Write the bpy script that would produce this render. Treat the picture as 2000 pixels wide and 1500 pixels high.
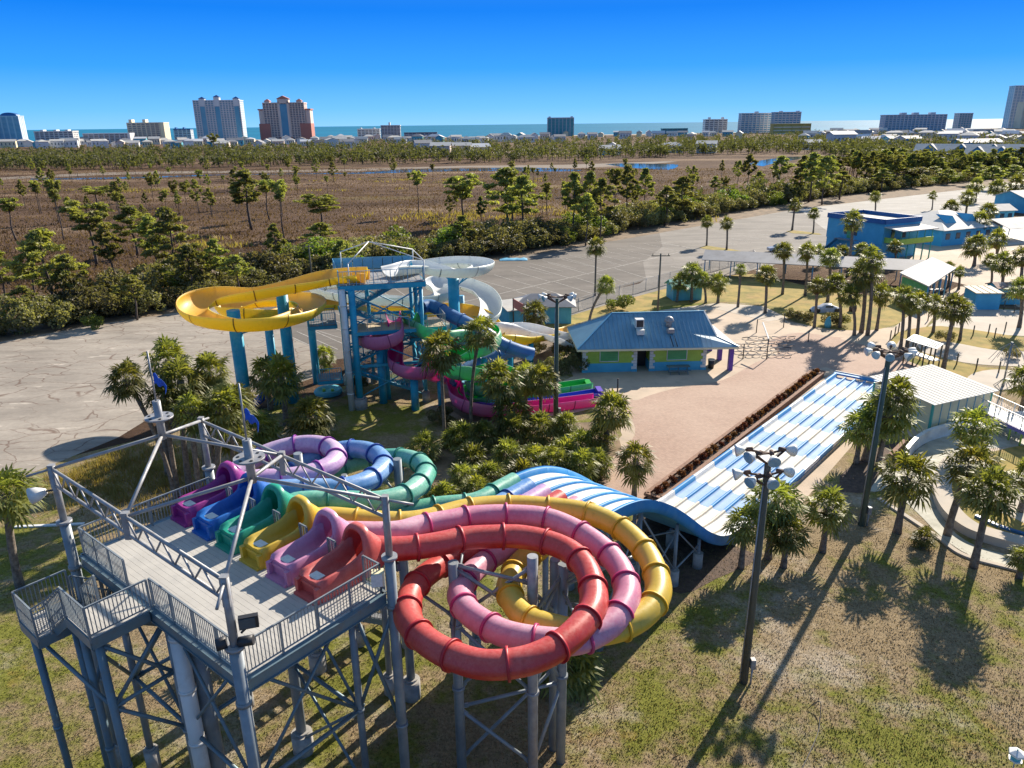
import bpy, math, random
import numpy as np
from math import sin, cos, pi, radians
from mathutils import Vector, Matrix
from mathutils.geometry import tessellate_polygon

SC = bpy.context.scene
COL = SC.collection
for _o in list(bpy.data.objects):
    bpy.data.objects.remove(_o)

# ------------------------------------------------------------------ camera
FPX, CAMH = 1450.0, 24.0                      # focal length in photo pixels, drone height
PITCH = math.atan(507.5 / 1450)
ROLL = math.atan(0.01155)
FW = Vector((0, cos(PITCH), -sin(PITCH)))
_u0 = Vector((0, sin(PITCH), cos(PITCH)))
_r0 = Vector((1, 0, 0))
UP = _u0 * cos(ROLL) + _r0 * sin(ROLL)
RT = _r0 * cos(ROLL) - _u0 * sin(ROLL)
cam_d = bpy.data.cameras.new('camera')
cam = bpy.data.objects.new('camera', cam_d)
COL.objects.link(cam)
cam_d.sensor_width = 36.0
cam_d.lens = 36.0 * FPX / 2000.0
cam_d.clip_start = 0.5
cam_d.clip_end = 90000
M = Matrix((RT, UP, -FW)).transposed().to_4x4()
M.translation = Vector((0, 0, CAMH))
cam.matrix_world = M
SC.camera = cam

# ------------------------------------------------------------------ sky and sun
SUN_EL, SUN_AZ = 28.3, 36.4                   # sun stands ahead and to the right
world = bpy.data.worlds.new('World')
SC.world = world
world.use_nodes = True
wn, wl = world.node_tree.nodes, world.node_tree.links
sky = wn.new('ShaderNodeTexSky')
sky.sky_type = 'NISHITA'
sky.sun_disc = False
sky.sun_elevation = radians(SUN_EL)
sky.sun_rotation = radians(SUN_AZ)
sky.altitude = 0
sky.air_density = 1.0
sky.dust_density = 0.0
sky.ozone_density = 3.0
# clear polarised winter sky: the physical sky's brightness carried by an azure that deepens with elevation
geo_ = wn.new('ShaderNodeTexCoord'); sep_ = wn.new('ShaderNodeSeparateXYZ'); wl.new(geo_.outputs['Generated'], sep_.inputs[0])
rp_ = wn.new('ShaderNodeValToRGB'); el_ = rp_.color_ramp.elements
SKY = [(0.0, (1.5, 3.6, 6.0)), (0.02, (0.9, 3.1, 6.1)), (0.065, (0.20, 2.05, 5.9)), (0.13, (0.0, 1.2, 5.1)), (0.35, (0.75, 1.65, 3.1)), (1.0, (1.2, 1.7, 2.6))]
while len(el_) < len(SKY): el_.new(0.5)
for i_, (p_, c_) in enumerate(SKY):
    el_[i_].position = p_; el_[i_].color = (c_[0] / 7, c_[1] / 7, c_[2] / 7, 1)
wl.new(sep_.outputs['Z'], rp_.inputs[0])
mul_ = wn.new('ShaderNodeVectorMath'); mul_.operation = 'SCALE'; mul_.inputs['Scale'].default_value = 7.0
wl.new(rp_.outputs[0], mul_.inputs[0])
mixs = wn.new('ShaderNodeMix'); mixs.data_type = 'RGBA'; mixs.inputs[0].default_value = 0.015
wl.new(mul_.outputs[0], mixs.inputs[6]); wl.new(sky.outputs[0], mixs.inputs[7])
wl.new(mixs.outputs[2], wn['Background'].inputs[0])
wn['Background'].inputs[1].default_value = 0.095
sun_d = bpy.data.lights.new('sun', 'SUN')
sun_d.energy = 5.0
sun_d.angle = radians(0.53)
sun_d.color = (1.0, 0.90, 0.76)
sun = bpy.data.objects.new('sun', sun_d)
COL.objects.link(sun)
_sd = Vector((sin(radians(SUN_AZ)) * cos(radians(SUN_EL)), cos(radians(SUN_AZ)) * cos(radians(SUN_EL)), sin(radians(SUN_EL))))
sun.rotation_euler = (-_sd).to_track_quat('-Z', 'Y').to_euler()
sun.location = (40, 60, 60)
SC.view_settings.view_transform = 'Standard'
SC.view_settings.look = 'None'
SC.view_settings.gamma = 1
SC.view_settings.use_curve_mapping = False
SC.view_settings.exposure = 0.98
SC.cycles.max_bounces = 6
SC.cycles.transparent_max_bounces = 6
SC.cycles.use_denoising = True

# ------------------------------------------------------------------ photo geometry helpers
def ray(px, py):
    return FW + RT * ((px - 1000) / FPX) - UP * ((py - 750) / FPX)

def G(px, py, z=0.0):
    """the point of the place at height z that the photograph shows at pixel (px, py)"""
    d = ray(px, py)
    t = (z - CAMH) / d.z
    return Vector((d.x * t, d.y * t, z))

def ZAT(py, x, y):
    """height above the spot (x, y) that the photograph shows at pixel row py"""
    t = (750 - py) / FPX
    A = x * UP.x + y * UP.y
    B = x * FW.x + y * FW.y
    return CAMH + (t * B - A) / (UP.z - t * FW.z)

def PX(x, y, z=0.0):
    v = Vector((x, y, z - CAMH))
    zc = v.dot(FW)
    return 1000 + FPX * v.dot(RT) / zc, 750 - FPX * v.dot(UP) / zc, zc

# ------------------------------------------------------------------ object helpers
def thing(name, label, cat, loc=(0, 0, 0), group=None):
    o = bpy.data.objects.new(name, None)
    o.empty_display_size = 0.3
    COL.objects.link(o)
    o.location = loc
    o['label'] = label
    o['category'] = cat
    if group:
        o['group'] = group
    return o

def tag(o, label, cat, group=None):
    o['label'] = label
    o['category'] = cat
    if group:
        o['group'] = group
    return o

def wloc(o):
    v = Vector((0, 0, 0))
    while o is not None:
        v += Vector(o.location)
        o = o.parent
    return v

def addmesh(name, me, parent=None, kind=None, loc=None):
    o = bpy.data.objects.new(name, me)
    COL.objects.link(o)
    if parent is not None:
        o.parent = parent
    if loc is not None:
        o.location = loc
    if kind:
        o['kind'] = kind
    return o

class MB:
    """collects faces in world coordinates; build() makes one mesh object"""
    def __init__(s):
        s.v, s.f, s.m, s.sm = [], [], [], []
    def poly(s, pts, mi=0, sm=False):
        b = len(s.v)
        s.v += [tuple(p) for p in pts]
        s.f.append(tuple(range(b, b + len(pts))))
        s.m.append(mi); s.sm.append(sm)
    def box(s, c, size, rz=0.0, mi=0):
        cx, cy, cz = c; hx, hy, hz = size[0] / 2, size[1] / 2, size[2] / 2
        ca, sa = cos(rz), sin(rz)
        b = len(s.v)
        for dz in (-hz, hz):
            for dx, dy in ((-hx, -hy), (hx, -hy), (hx, hy), (-hx, hy)):
                s.v.append((cx + dx * ca - dy * sa, cy + dx * sa + dy * ca, cz + dz))
        for q in ((3, 2, 1, 0), (4, 5, 6, 7), (0, 1, 5, 4), (1, 2, 6, 5), (2, 3, 7, 6), (3, 0, 4, 7)):
            s.f.append(tuple(b + i for i in q)); s.m.append(mi); s.sm.append(False)
    def beam(s, p0, p1, w, h, mi=0, roll=0):
        p0, p1 = Vector(p0), Vector(p1)
        t = (p1 - p0).normalized()
        side = t.cross(Vector((0, 0, 1)))
        if side.length < 1e-3: side = Vector((1, 0, 0))
        side.normalize(); up = side.cross(t)
        if roll: side, up = side * cos(roll) + up * sin(roll), up * cos(roll) - side * sin(roll)
        b = len(s.v)
        for p in (p0, p1):
            for i, j in ((-1, -1), (1, -1), (1, 1), (-1, 1)):
                s.v.append(tuple(p + side * (w / 2 * i) + up * (h / 2 * j)))
        for q in ((3, 2, 1, 0), (4, 5, 6, 7), (0, 1, 5, 4), (1, 2, 6, 5), (2, 3, 7, 6), (3, 0, 4, 7)):
            s.f.append(tuple(b + i for i in q)); s.m.append(mi); s.sm.append(False)
    def tube(s, p0, p1, r0, n=8, r1=None, cap=True, mi=0):
        s.sweep([p0, p1], [r0, r0 if r1 is None else r1], n, cap, mi)
    def sweep(s, pts, r, n=8, cap=True, mi=0, prof=None):
        pts = [Vector(p) for p in pts]
        if not hasattr(r, '__len__'): r = [r] * len(pts)
        b = len(s.v)
        side = None
        for i, p in enumerate(pts):
            a = pts[max(i - 1, 0)]; c = pts[min(i + 1, len(pts) - 1)]
            t = (c - a).normalized()
            if side is None or abs(t.z) < 0.9:
                sd = t.cross(Vector((0, 0, 1)))
                if sd.length < 0.05:
                    sd = Vector((1, 0, 0)) if side is None else side
                side = sd.normalized()
            else:
                side = (side - t * side.dot(t)).normalized()
            up = side.cross(t)
            for k in range(n):
                an = 2 * pi * k / n
                q = r[i] * (prof[k] if prof else 1)
                s.v.append(tuple(p + side * (cos(an) * q) + up * (sin(an) * q)))
        for i in range(len(pts) - 1):
            for k in range(n):
                k2 = (k + 1) % n
                s.f.append((b + i * n + k, b + i * n + k2, b + (i + 1) * n + k2, b + (i + 1) * n + k))
                s.m.append(mi); s.sm.append(n > 5)
        if cap:
            s.f.append(tuple(b + k for k in range(n))[::-1]); s.m.append(mi); s.sm.append(False)
            e = b + (len(pts) - 1) * n
            s.f.append(tuple(e + k for k in range(n))); s.m.append(mi); s.sm.append(False)
    def loft(s, rings, closed=True, mi=0, sm=True, caps=False):
        b = len(s.v); n = len(rings[0])
        for rg in rings: s.v += [tuple(p) for p in rg]
        for i in range(len(rings) - 1):
            for k in range(n if closed else n - 1):
                k2 = (k + 1) % n
                s.f.append((b + i * n + k, b + i * n + k2, b + (i + 1) * n + k2, b + (i + 1) * n + k))
                s.m.append(mi[k] if hasattr(mi, '__len__') else mi); s.sm.append(sm)
        if caps:
            s.f.append(tuple(b + k for k in range(n))[::-1]); s.m.append(0); s.sm.append(False)
            e = b + (len(rings) - 1) * n
            s.f.append(tuple(e + k for k in range(n))); s.m.append(0); s.sm.append(False)
    def prism(s, pts, z0, z1, mi=0):
        """vertical prism over a convex or simple outline"""
        lo = [(p[0], p[1], z0) for p in pts]; hi = [(p[0], p[1], z1) for p in pts]
        n = len(pts)
        for k in range(n):
            s.poly([lo[k], lo[(k + 1) % n], hi[(k + 1) % n], hi[k]], mi)
        s.poly(hi, mi); s.poly(lo[::-1], mi)
    def mesh(s, name, mats, off=Vector((0, 0, 0))):
        me = bpy.data.meshes.new(name)
        me.from_pydata([(v[0] - off[0], v[1] - off[1], v[2] - off[2]) for v in s.v], [], s.f)
        if not isinstance(mats, (list, tuple)): mats = [mats]
        for m in mats: me.materials.append(m)
        if len(mats) > 1: me.polygons.foreach_set('material_index', s.m)
        me.polygons.foreach_set('use_smooth', s.sm)
        me.update()
        return me
    def build(s, name, mats, parent=None, kind=None):
        off = wloc(parent)
        return addmesh(name, s.mesh(name, mats, off), parent, kind)

def spline(P, step=0.25):
    """Catmull-Rom through the points, resampled at even steps"""
    P = [Vector(p) for p in P]
    Q = [P[0] * 2 - P[1]] + P + [P[-1] * 2 - P[-2]]
    out = []
    for i in range(1, len(Q) - 2):
        a, b, c, d = Q[i - 1], Q[i], Q[i + 1], Q[i + 2]
        for k in range(12):
            t = k / 12
            out.append(0.5 * ((2 * b) + (c - a) * t + (2 * a - 5 * b + 4 * c - d) * t * t + (3 * b - a - 3 * c + d) * t ** 3))
    out.append(P[-1])
    for _ in range(3):
        out = [out[0]] + [(out[i - 1] + out[i] * 2 + out[i + 1]) / 4 for i in range(1, len(out) - 1)] + [out[-1]]
    res = [out[0]]; acc = 0
    L = sum((out[i + 1] - out[i]).length for i in range(len(out) - 1))
    n = max(2, round(L / step)); st = L / n; need = st
    for i in range(len(out) - 1):
        seg = (out[i + 1] - out[i]).length
        while acc + seg >= need - 1e-9 and len(res) < n:
            t = (need - acc) / seg
            res.append(out[i].lerp(out[i + 1], t)); need += st
        acc += seg
    res.append(out[-1])
    return res

def copy_tree(src, loc, rz=0.0, sc=1.0, label=None, group=None, name=None):
    r = src.copy(); COL.objects.link(r)
    r.location = loc; r.rotation_euler = (0, 0, rz)
    r.scale = sc if hasattr(sc, '__len__') else (sc, sc, sc)
    if label: r['label'] = label
    if group: r['group'] = group
    for ch in list(src.children):
        c = ch.copy(); COL.objects.link(c); c.parent = r
        for g in ch.children:
            d = g.copy(); COL.objects.link(d); d.parent = c
    return r

# ------------------------------------------------------------------ materials
def newmat(name):
    m = bpy.data.materials.new(name)
    m.use_nodes = True
    n, l = m.node_tree.nodes, m.node_tree.links
    return m, n, l, n['Principled BSDF']

def noise(n, l, scale, detail=5, rough=0.6, vec=None, stretch=None):
    t = n.new('ShaderNodeTexNoise')
    t.inputs['Scale'].default_value = scale
    t.inputs['Detail'].default_value = detail
    t.inputs['Roughness'].default_value = rough
    if vec is None:
        vec = n.new('ShaderNodeNewGeometry').outputs['Position']
    if stretch:
        mp = n.new('ShaderNodeMapping'); mp.inputs['Scale'].default_value = stretch[:3]
        if len(stretch) > 3: mp.inputs['Rotation'].default_value = (0, 0, stretch[3])
        l.new(vec, mp.inputs['Vector']); vec = mp.outputs[0]
    l.new(vec, t.inputs['Vector'])
    return t.outputs['Fac']

def ramp(n, l, fac, stops):
    r = n.new('ShaderNodeValToRGB')
    e = r.color_ramp.elements
    while len(e) < len(stops): e.new(0.5)
    for i, (p, c) in enumerate(stops):
        e[i].position = p
        e[i].color = (c, c, c, 1) if not hasattr(c, '__len__') else (c[0], c[1], c[2], 1)
    l.new(fac, r.inputs[0])
    return r.outputs[0]

def mixc(n, l, fac, a, b, mode='MIX'):
    m = n.new('ShaderNodeMix'); m.data_type = 'RGBA'; m.blend_type = mode
    if isinstance(fac, (int, float)): m.inputs[0].default_value = fac
    else: l.new(fac, m.inputs[0])
    for k, x in ((6, a), (7, b)):
        if hasattr(x, 'default_value') or hasattr(x, 'links'): l.new(x, m.inputs[k])
        else: m.inputs[k].default_value = (x[0], x[1], x[2], 1)
    return m.outputs[2]

def bump(n, l, bs, h, strength=0.4, dist=0.05):
    b = n.new('ShaderNodeBump')
    b.inputs['Strength'].default_value = strength
    b.inputs['Distance'].default_value = dist
    l.new(h, b.inputs['Height']); l.new(b.outputs[0], bs.inputs['Normal'])

def simple(name, c1, c2=None, scale=1.5, rough=0.55, metal=0.0, bmp=0.0, bscale=20, lo=0.35, hi=0.65, stretch=None, spec=0.5, dirt=None, dscale=0.6, coat=0):
    m, n, l, b = newmat(name)
    if c2 is None: c2 = tuple(x * 0.8 for x in c1)
    col = ramp(n, l, noise(n, l, scale, stretch=stretch), [(lo, c2), (hi, c1)])
    if dirt:
        col = mixc(n, l, ramp(n, l, noise(n, l, dscale, 8, 0.7), [(0.5, 0.0), (0.72, 0.75)]), col, dirt)
    l.new(col, b.inputs['Base Color'])
    b.inputs['Roughness'].default_value = rough
    b.inputs['Metallic'].default_value = metal
    b.inputs['Specular IOR Level'].default_value = spec
    if coat: b.inputs['Coat Weight'].default_value = coat; b.inputs['Coat Roughness'].default_value = 0.15
    if bmp: bump(n, l, b, noise(n, l, bscale), bmp, 0.03)
    return m

def leafmat(name, c_lo, c_hi, trans=0.3, scale=0.8, rough=0.5):
    m, n, l, b = newmat(name)
    oi = n.new('ShaderNodeObjectInfo')
    f = noise(n, l, scale, 3)
    col = ramp(n, l, f, [(0.3, c_lo), (0.7, c_hi)])
    hsn = n.new('ShaderNodeHueSaturation')
    mr = n.new('ShaderNodeMapRange'); mr.inputs[3].default_value = 0.7; mr.inputs[4].default_value = 1.3
    l.new(oi.outputs['Random'], mr.inputs[0]); l.new(mr.outputs[0], hsn.inputs['Value'])
    mr2 = n.new('ShaderNodeMapRange'); mr2.inputs[3].default_value = 0.475; mr2.inputs[4].default_value = 0.515
    l.new(oi.outputs['Random'], mr2.inputs[0]); l.new(mr2.outputs[0], hsn.inputs['Hue'])
    l.new(col, hsn.inputs['Color'])
    l.new(hsn.outputs[0], b.inputs['Base Color'])
    b.inputs['Roughness'].default_value = rough
    b.inputs['Specular IOR Level'].default_value = 0.35
    tr = n.new('ShaderNodeBsdfTranslucent')
    tc = mixc(n, l, 1.0, hsn.outputs[0], (1.7, 1.8, 0.7), 'MULTIPLY')
    l.new(tc, tr.inputs[0])
    mx = n.new('ShaderNodeMixShader'); mx.inputs[0].default_value = trans
    l.new(b.outputs[0], mx.inputs[1]); l.new(tr.outputs[0], mx.inputs[2])
    l.new(mx.outputs[0], n['Material Output'].inputs[0])
    return m

def gelcoat(name, base, fade, rough=0.3, amt=0.6, glow=0.10):
    """sun-faded fibreglass: the top skin chalks towards a paler tone in blotches"""
    m, n, l, b = newmat(name)
    f1 = noise(n, l, 0.45, 4); f2 = noise(n, l, 9, 7, 0.75)
    mx = n.new('ShaderNodeMath'); mx.operation = 'MULTIPLY_ADD'; mx.inputs[1].default_value = 0.45
    l.new(f2, mx.inputs[0]); l.new(f1, mx.inputs[2])
    fac = ramp(n, l, mx.outputs[0], [(0.55, 0.0), (0.95, amt)])
    nz = n.new('ShaderNodeSeparateXYZ'); gg = n.new('ShaderNodeNewGeometry'); l.new(gg.outputs['Normal'], nz.inputs[0])
    up_ = n.new('ShaderNodeMath'); up_.operation = 'MULTIPLY_ADD'; up_.inputs[1].default_value = 0.30; up_.use_clamp = True
    l.new(nz.outputs['Z'], up_.inputs[0]); l.new(fac, up_.inputs[2])
    rag = mixc(n, l, 1.0, up_.outputs[0], ramp(n, l, f2, [(0.25, 0.55), (0.6, 1.0)]), 'MULTIPLY')
    col = mixc(n, l, rag, base, fade)
    spots = ramp(n, l, noise(n, l, 3.0, 9, 0.8), [(0.60, 0.0), (0.72, 0.35)])
    col = mixc(n, l, spots, col, tuple(0.25 + 0.5 * x for x in fade))
    streak = ramp(n, l, noise(n, l, 1.1, 6, 0.7, stretch=(3, 3, 0.5)), [(0.52, 0.0), (0.8, 0.45)])
    col = mixc(n, l, streak, col, tuple(0.35 * x for x in base))
    l.new(col, b.inputs['Base Color'])
    rr = ramp(n, l, f2, [(0.3, rough), (0.7, rough + 0.25)])
    l.new(rr, b.inputs['Roughness'])
    bump(n, l, b, noise(n, l, 2.5, 2), 0.12, 0.02)
    # thin fibreglass lets some sun through
    tr = n.new('ShaderNodeBsdfTranslucent'); tr.inputs[0].default_value = (min(1, base[0] * 1.5), min(1, base[1] * 1.5), min(1, base[2] * 1.5), 1)
    mx2 = n.new('ShaderNodeMixShader'); mx2.inputs[0].default_value = glow
    l.new(b.outputs[0], mx2.inputs[1]); l.new(tr.outputs[0], mx2.inputs[2]); l.new(mx2.outputs[0], n['Material Output'].inputs[0])
    return m

MT = {}
MT['steel'] = simple('galvanised_steel', (0.26, 0.30, 0.32), (0.17, 0.20, 0.225), 1.2, 0.5, 0.2, dirt=(0.28, 0.28, 0.28), dscale=1.5)
MT['steel_lt'] = simple('pale_steel', (0.36, 0.36, 0.36), (0.24, 0.25, 0.27), 3, 0.5, 0.2, dirt=(0.24, 0.2, 0.17), dscale=2.5)
MT['beam'] = simple('steel_beam_paint', (0.16, 0.235, 0.275), (0.11, 0.175, 0.215), 0.9, 0.5, 0.2, dirt=(0.16, 0.13, 0.11), dscale=1.8)
MT['concrete'] = simple('cast_concrete', (0.40, 0.38, 0.35), (0.26, 0.25, 0.23), 2.5, 0.9, bmp=0.5, bscale=30)
MT['deckboard'] = simple('deck_board', (0.50, 0.475, 0.43), (0.42, 0.40, 0.365), 0.8, 0.85, spec=.15, dirt=(0.36, 0.35, 0.33), dscale=0.9)
MT['blue'] = simple('tower_blue_paint', (0.012, 0.36, 0.52), (0.008, 0.27, 0.43), 0.7, 0.5, dirt=(0.14, 0.46, 0.55), dscale=0.8)
MT['bluelt'] = simple('pale_blue_paint', (0.16, 0.42, 0.58), (0.08, 0.30, 0.47), 0.7, 0.5)
MT['white'] = simple('white_paint', (0.75, 0.74, 0.71), (0.62, 0.62, 0.60), 0.6, 0.45, dirt=(0.42, 0.40, 0.36), dscale=0.7)
MT['tan'] = simple('tan_board', (0.55, 0.45, 0.30), (0.46, 0.37, 0.25), 0.8, 0.75)
MT['dark'] = simple('dark_opening', (0.02, 0.022, 0.025), None, 2, 0.5)
MT['black'] = simple('black_metal', (0.03, 0.03, 0.033), None, 2, 0.5)
MT['glass'] = simple('window_glass', (0.03, 0.08, 0.11), (0.02, 0.05, 0.08), 2, 0.12)
MT['placard'] = simple('placard_white', (0.75, 0.75, 0.7), (0.6, 0.62, 0.58), 8, 0.5)
MT['placard_print'] = simple('placard_print', (0.18, 0.28, 0.24), (0.3, 0.3, 0.2), 14, 0.5)
MT['pole_wood'] = simple('treated_pole', (0.15, 0.135, 0.10), (0.075, 0.075, 0.055), 1.2, 0.85, bmp=0.6, bscale=18, stretch=(6, 6, 0.4))
MT['pole_green'] = simple('green_pole', (0.10, 0.14, 0.11), (0.05, 0.08, 0.06), 1.0, 0.75, bmp=0.4, bscale=20, stretch=(5, 5, 0.4))
MT['trunk'] = simple('palm_trunk', (0.23, 0.19, 0.15), (0.10, 0.08, 0.065), 5, 0.95, bmp=0.9, bscale=10)
MT['boot'] = simple('palm_boots', (0.26, 0.21, 0.15), (0.12, 0.09, 0.06), 4, 0.9)
MT['bark'] = simple('pine_bark', (0.13, 0.10, 0.08), (0.06, 0.045, 0.04), 3, 0.95, bmp=0.8, bscale=8)
MT['palm'] = leafmat('palm_leaf', (0.06, 0.078, 0.022), (0.27, 0.27, 0.085), 0.46, 1.3, 0.5)
MT['palm2'] = leafmat('palm_leaf_yellow', (0.13, 0.14, 0.025), (0.32, 0.30, 0.06), 0.42, 1.6, 0.5)
MT['deadfrond'] = leafmat('dead_frond', (0.20, 0.14, 0.075), (0.40, 0.30, 0.17), 0.3, 2.0, 0.8)
MT['pine'] = leafmat('pine_needles', (0.115, 0.122, 0.040), (0.31, 0.30, 0.095), 0.45, 0.3, 0.6)
MT['oak'] = leafmat('oak_leaves', (0.080, 0.078, 0.038), (0.24, 0.215, 0.105), 0.38, 0.35, 0.55)
MT['shrub'] = leafmat('shrub_leaves', (0.07, 0.10, 0.025), (0.20, 0.24, 0.05), 0.4, 0.8, 0.5)
MT['grassb'] = leafmat('grass_blades', (0.36, 0.29, 0.12), (0.32, 0.33, 0.09), 0.5, 0.12, 0.7)
MT['marshb'] = leafmat('marsh_blades', (0.075, 0.045, 0.03), (0.19, 0.125, 0.078), 0.28, 0.03, 0.8)
MT['gold'] = leafmat('golden_scrub', (0.17, 0.12, 0.05), (0.30, 0.22, 0.08), 0.35, 0.1, 0.8)
MT['roofblue'] = simple('blue_metal_roof', (0.17, 0.33, 0.43), (0.125, 0.27, 0.37), 0.5, 0.6, 0.0, dirt=(0.16, 0.34, 0.46), dscale=0.5)
MT['roofgrey'] = simple('grey_roof', (0.28, 0.28, 0.29), (0.20, 0.20, 0.21), 0.6, 0.7)
MT['roofwhite'] = simple('white_roof', (0.60, 0.57, 0.52), (0.50, 0.48, 0.44), 0.6, 0.75, spec=.2, dirt=(.36,.35,.32), dscale=.35)
MT['rust'] = simple('rusty_roof', (0.26, 0.12, 0.07), (0.45, 0.36, 0.30), 1.5, 0.8)
MT['lime'] = simple('lime_wall', (0.42, 0.58, 0.09), (0.34, 0.48, 0.07), 1.2, 0.7)
MT['limegreen'] = simple('green_shutter', (0.12, 0.42, 0.15), (0.09, 0.34, 0.12), 1.2, 0.6)
MT['azure'] = simple('azure_wall', (0.09, 0.42, 0.62), (0.07, 0.36, 0.55), 0.8, 0.7)
MT['aqua'] = simple('aqua_wall', (0.12, 0.45, 0.55), (0.08, 0.36, 0.46), 0.8, 0.7)
MT['navy'] = simple('navy_band', (0.015, 0.12, 0.33), None, 0.8, 0.5)
MT['purple'] = simple('purple_paint', (0.14, 0.06, 0.40), None, 1, 0.5)
MT['orange'] = simple('orange_paint', (0.55, 0.16, 0.06), None, 1, 0.6)
MT['cream'] = simple('cream_panel', (0.78, 0.70, 0.45), (0.68, 0.61, 0.40), 0.8, 0.6)
MT['teal'] = simple('teal_trim', (0.08, 0.42, 0.36), None, 1, 0.5)
MT['brick'] = simple('planter_brick', (0.30, 0.17, 0.11), (0.18, 0.10, 0.07), 5, 0.9, bmp=0.5)
MT['mulch'] = simple('mulch', (0.13, 0.085, 0.06), (0.06, 0.04, 0.03), 3, 0.95, bmp=1.0, bscale=8)
MT['lampglass'] = simple('lamp_lens', (0.22, 0.40, 0.52), (0.12, 0.28, 0.42), 3, 0.15)
MT['car'] = simple('car_paint', (0.45, 0.47, 0.5), None, 2, 0.25)
MT['flag'] = simple('flag_cloth', (0.015, 0.12, 0.62), (0.01, 0.07, 0.42), 4, 0.7)
# ------------------------------------------------------------------ the ground and its sheets
def sheet(name, pts, z, m, kind='structure', px=True, sub=0):
    W = [G(p[0], p[1], 0) for p in pts] if px else [Vector((p[0], p[1], 0)) for p in pts]
    me = bpy.data.meshes.new(name)
    tris = tessellate_polygon([[Vector((w.x, w.y, 0)) for w in W]])
    vs = [(w.x, w.y, z) for w in W]
    fs = []
    for t in tris:
        a, b, c = (Vector(vs[i]) for i in t)
        if (b - a).cross(c - a).z < 0: t = (t[0], t[2], t[1])
        fs.append(tuple(t))
    me.from_pydata(vs, [], fs)
    me.materials.append(m)
    return addmesh(name, me, None, kind)

def curve(pts, n=6):
    """rounds an outline given in photo pixels"""
    P = [Vector((p[0], p[1], 0)) for p in pts]
    return [(q.x, q.y) for q in (lambda c: [c[i] for i in range(len(c))])(_cr(P, n))]

def _cr(P, n):
    out = []
    Q = [P[0] * 2 - P[1]] + P + [P[-1] * 2 - P[-2]]
    for i in range(1, len(Q) - 2):
        a, b, c, d = Q[i - 1], Q[i], Q[i + 1], Q[i + 2]
        for k in range(n):
            t = k / n
            out.append(0.5 * ((2 * b) + (c - a) * t + (2 * a - 5 * b + 4 * c - d) * t * t + (3 * b - a - 3 * c + d) * t ** 3))
    out.append(P[-1])
    return out

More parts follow.
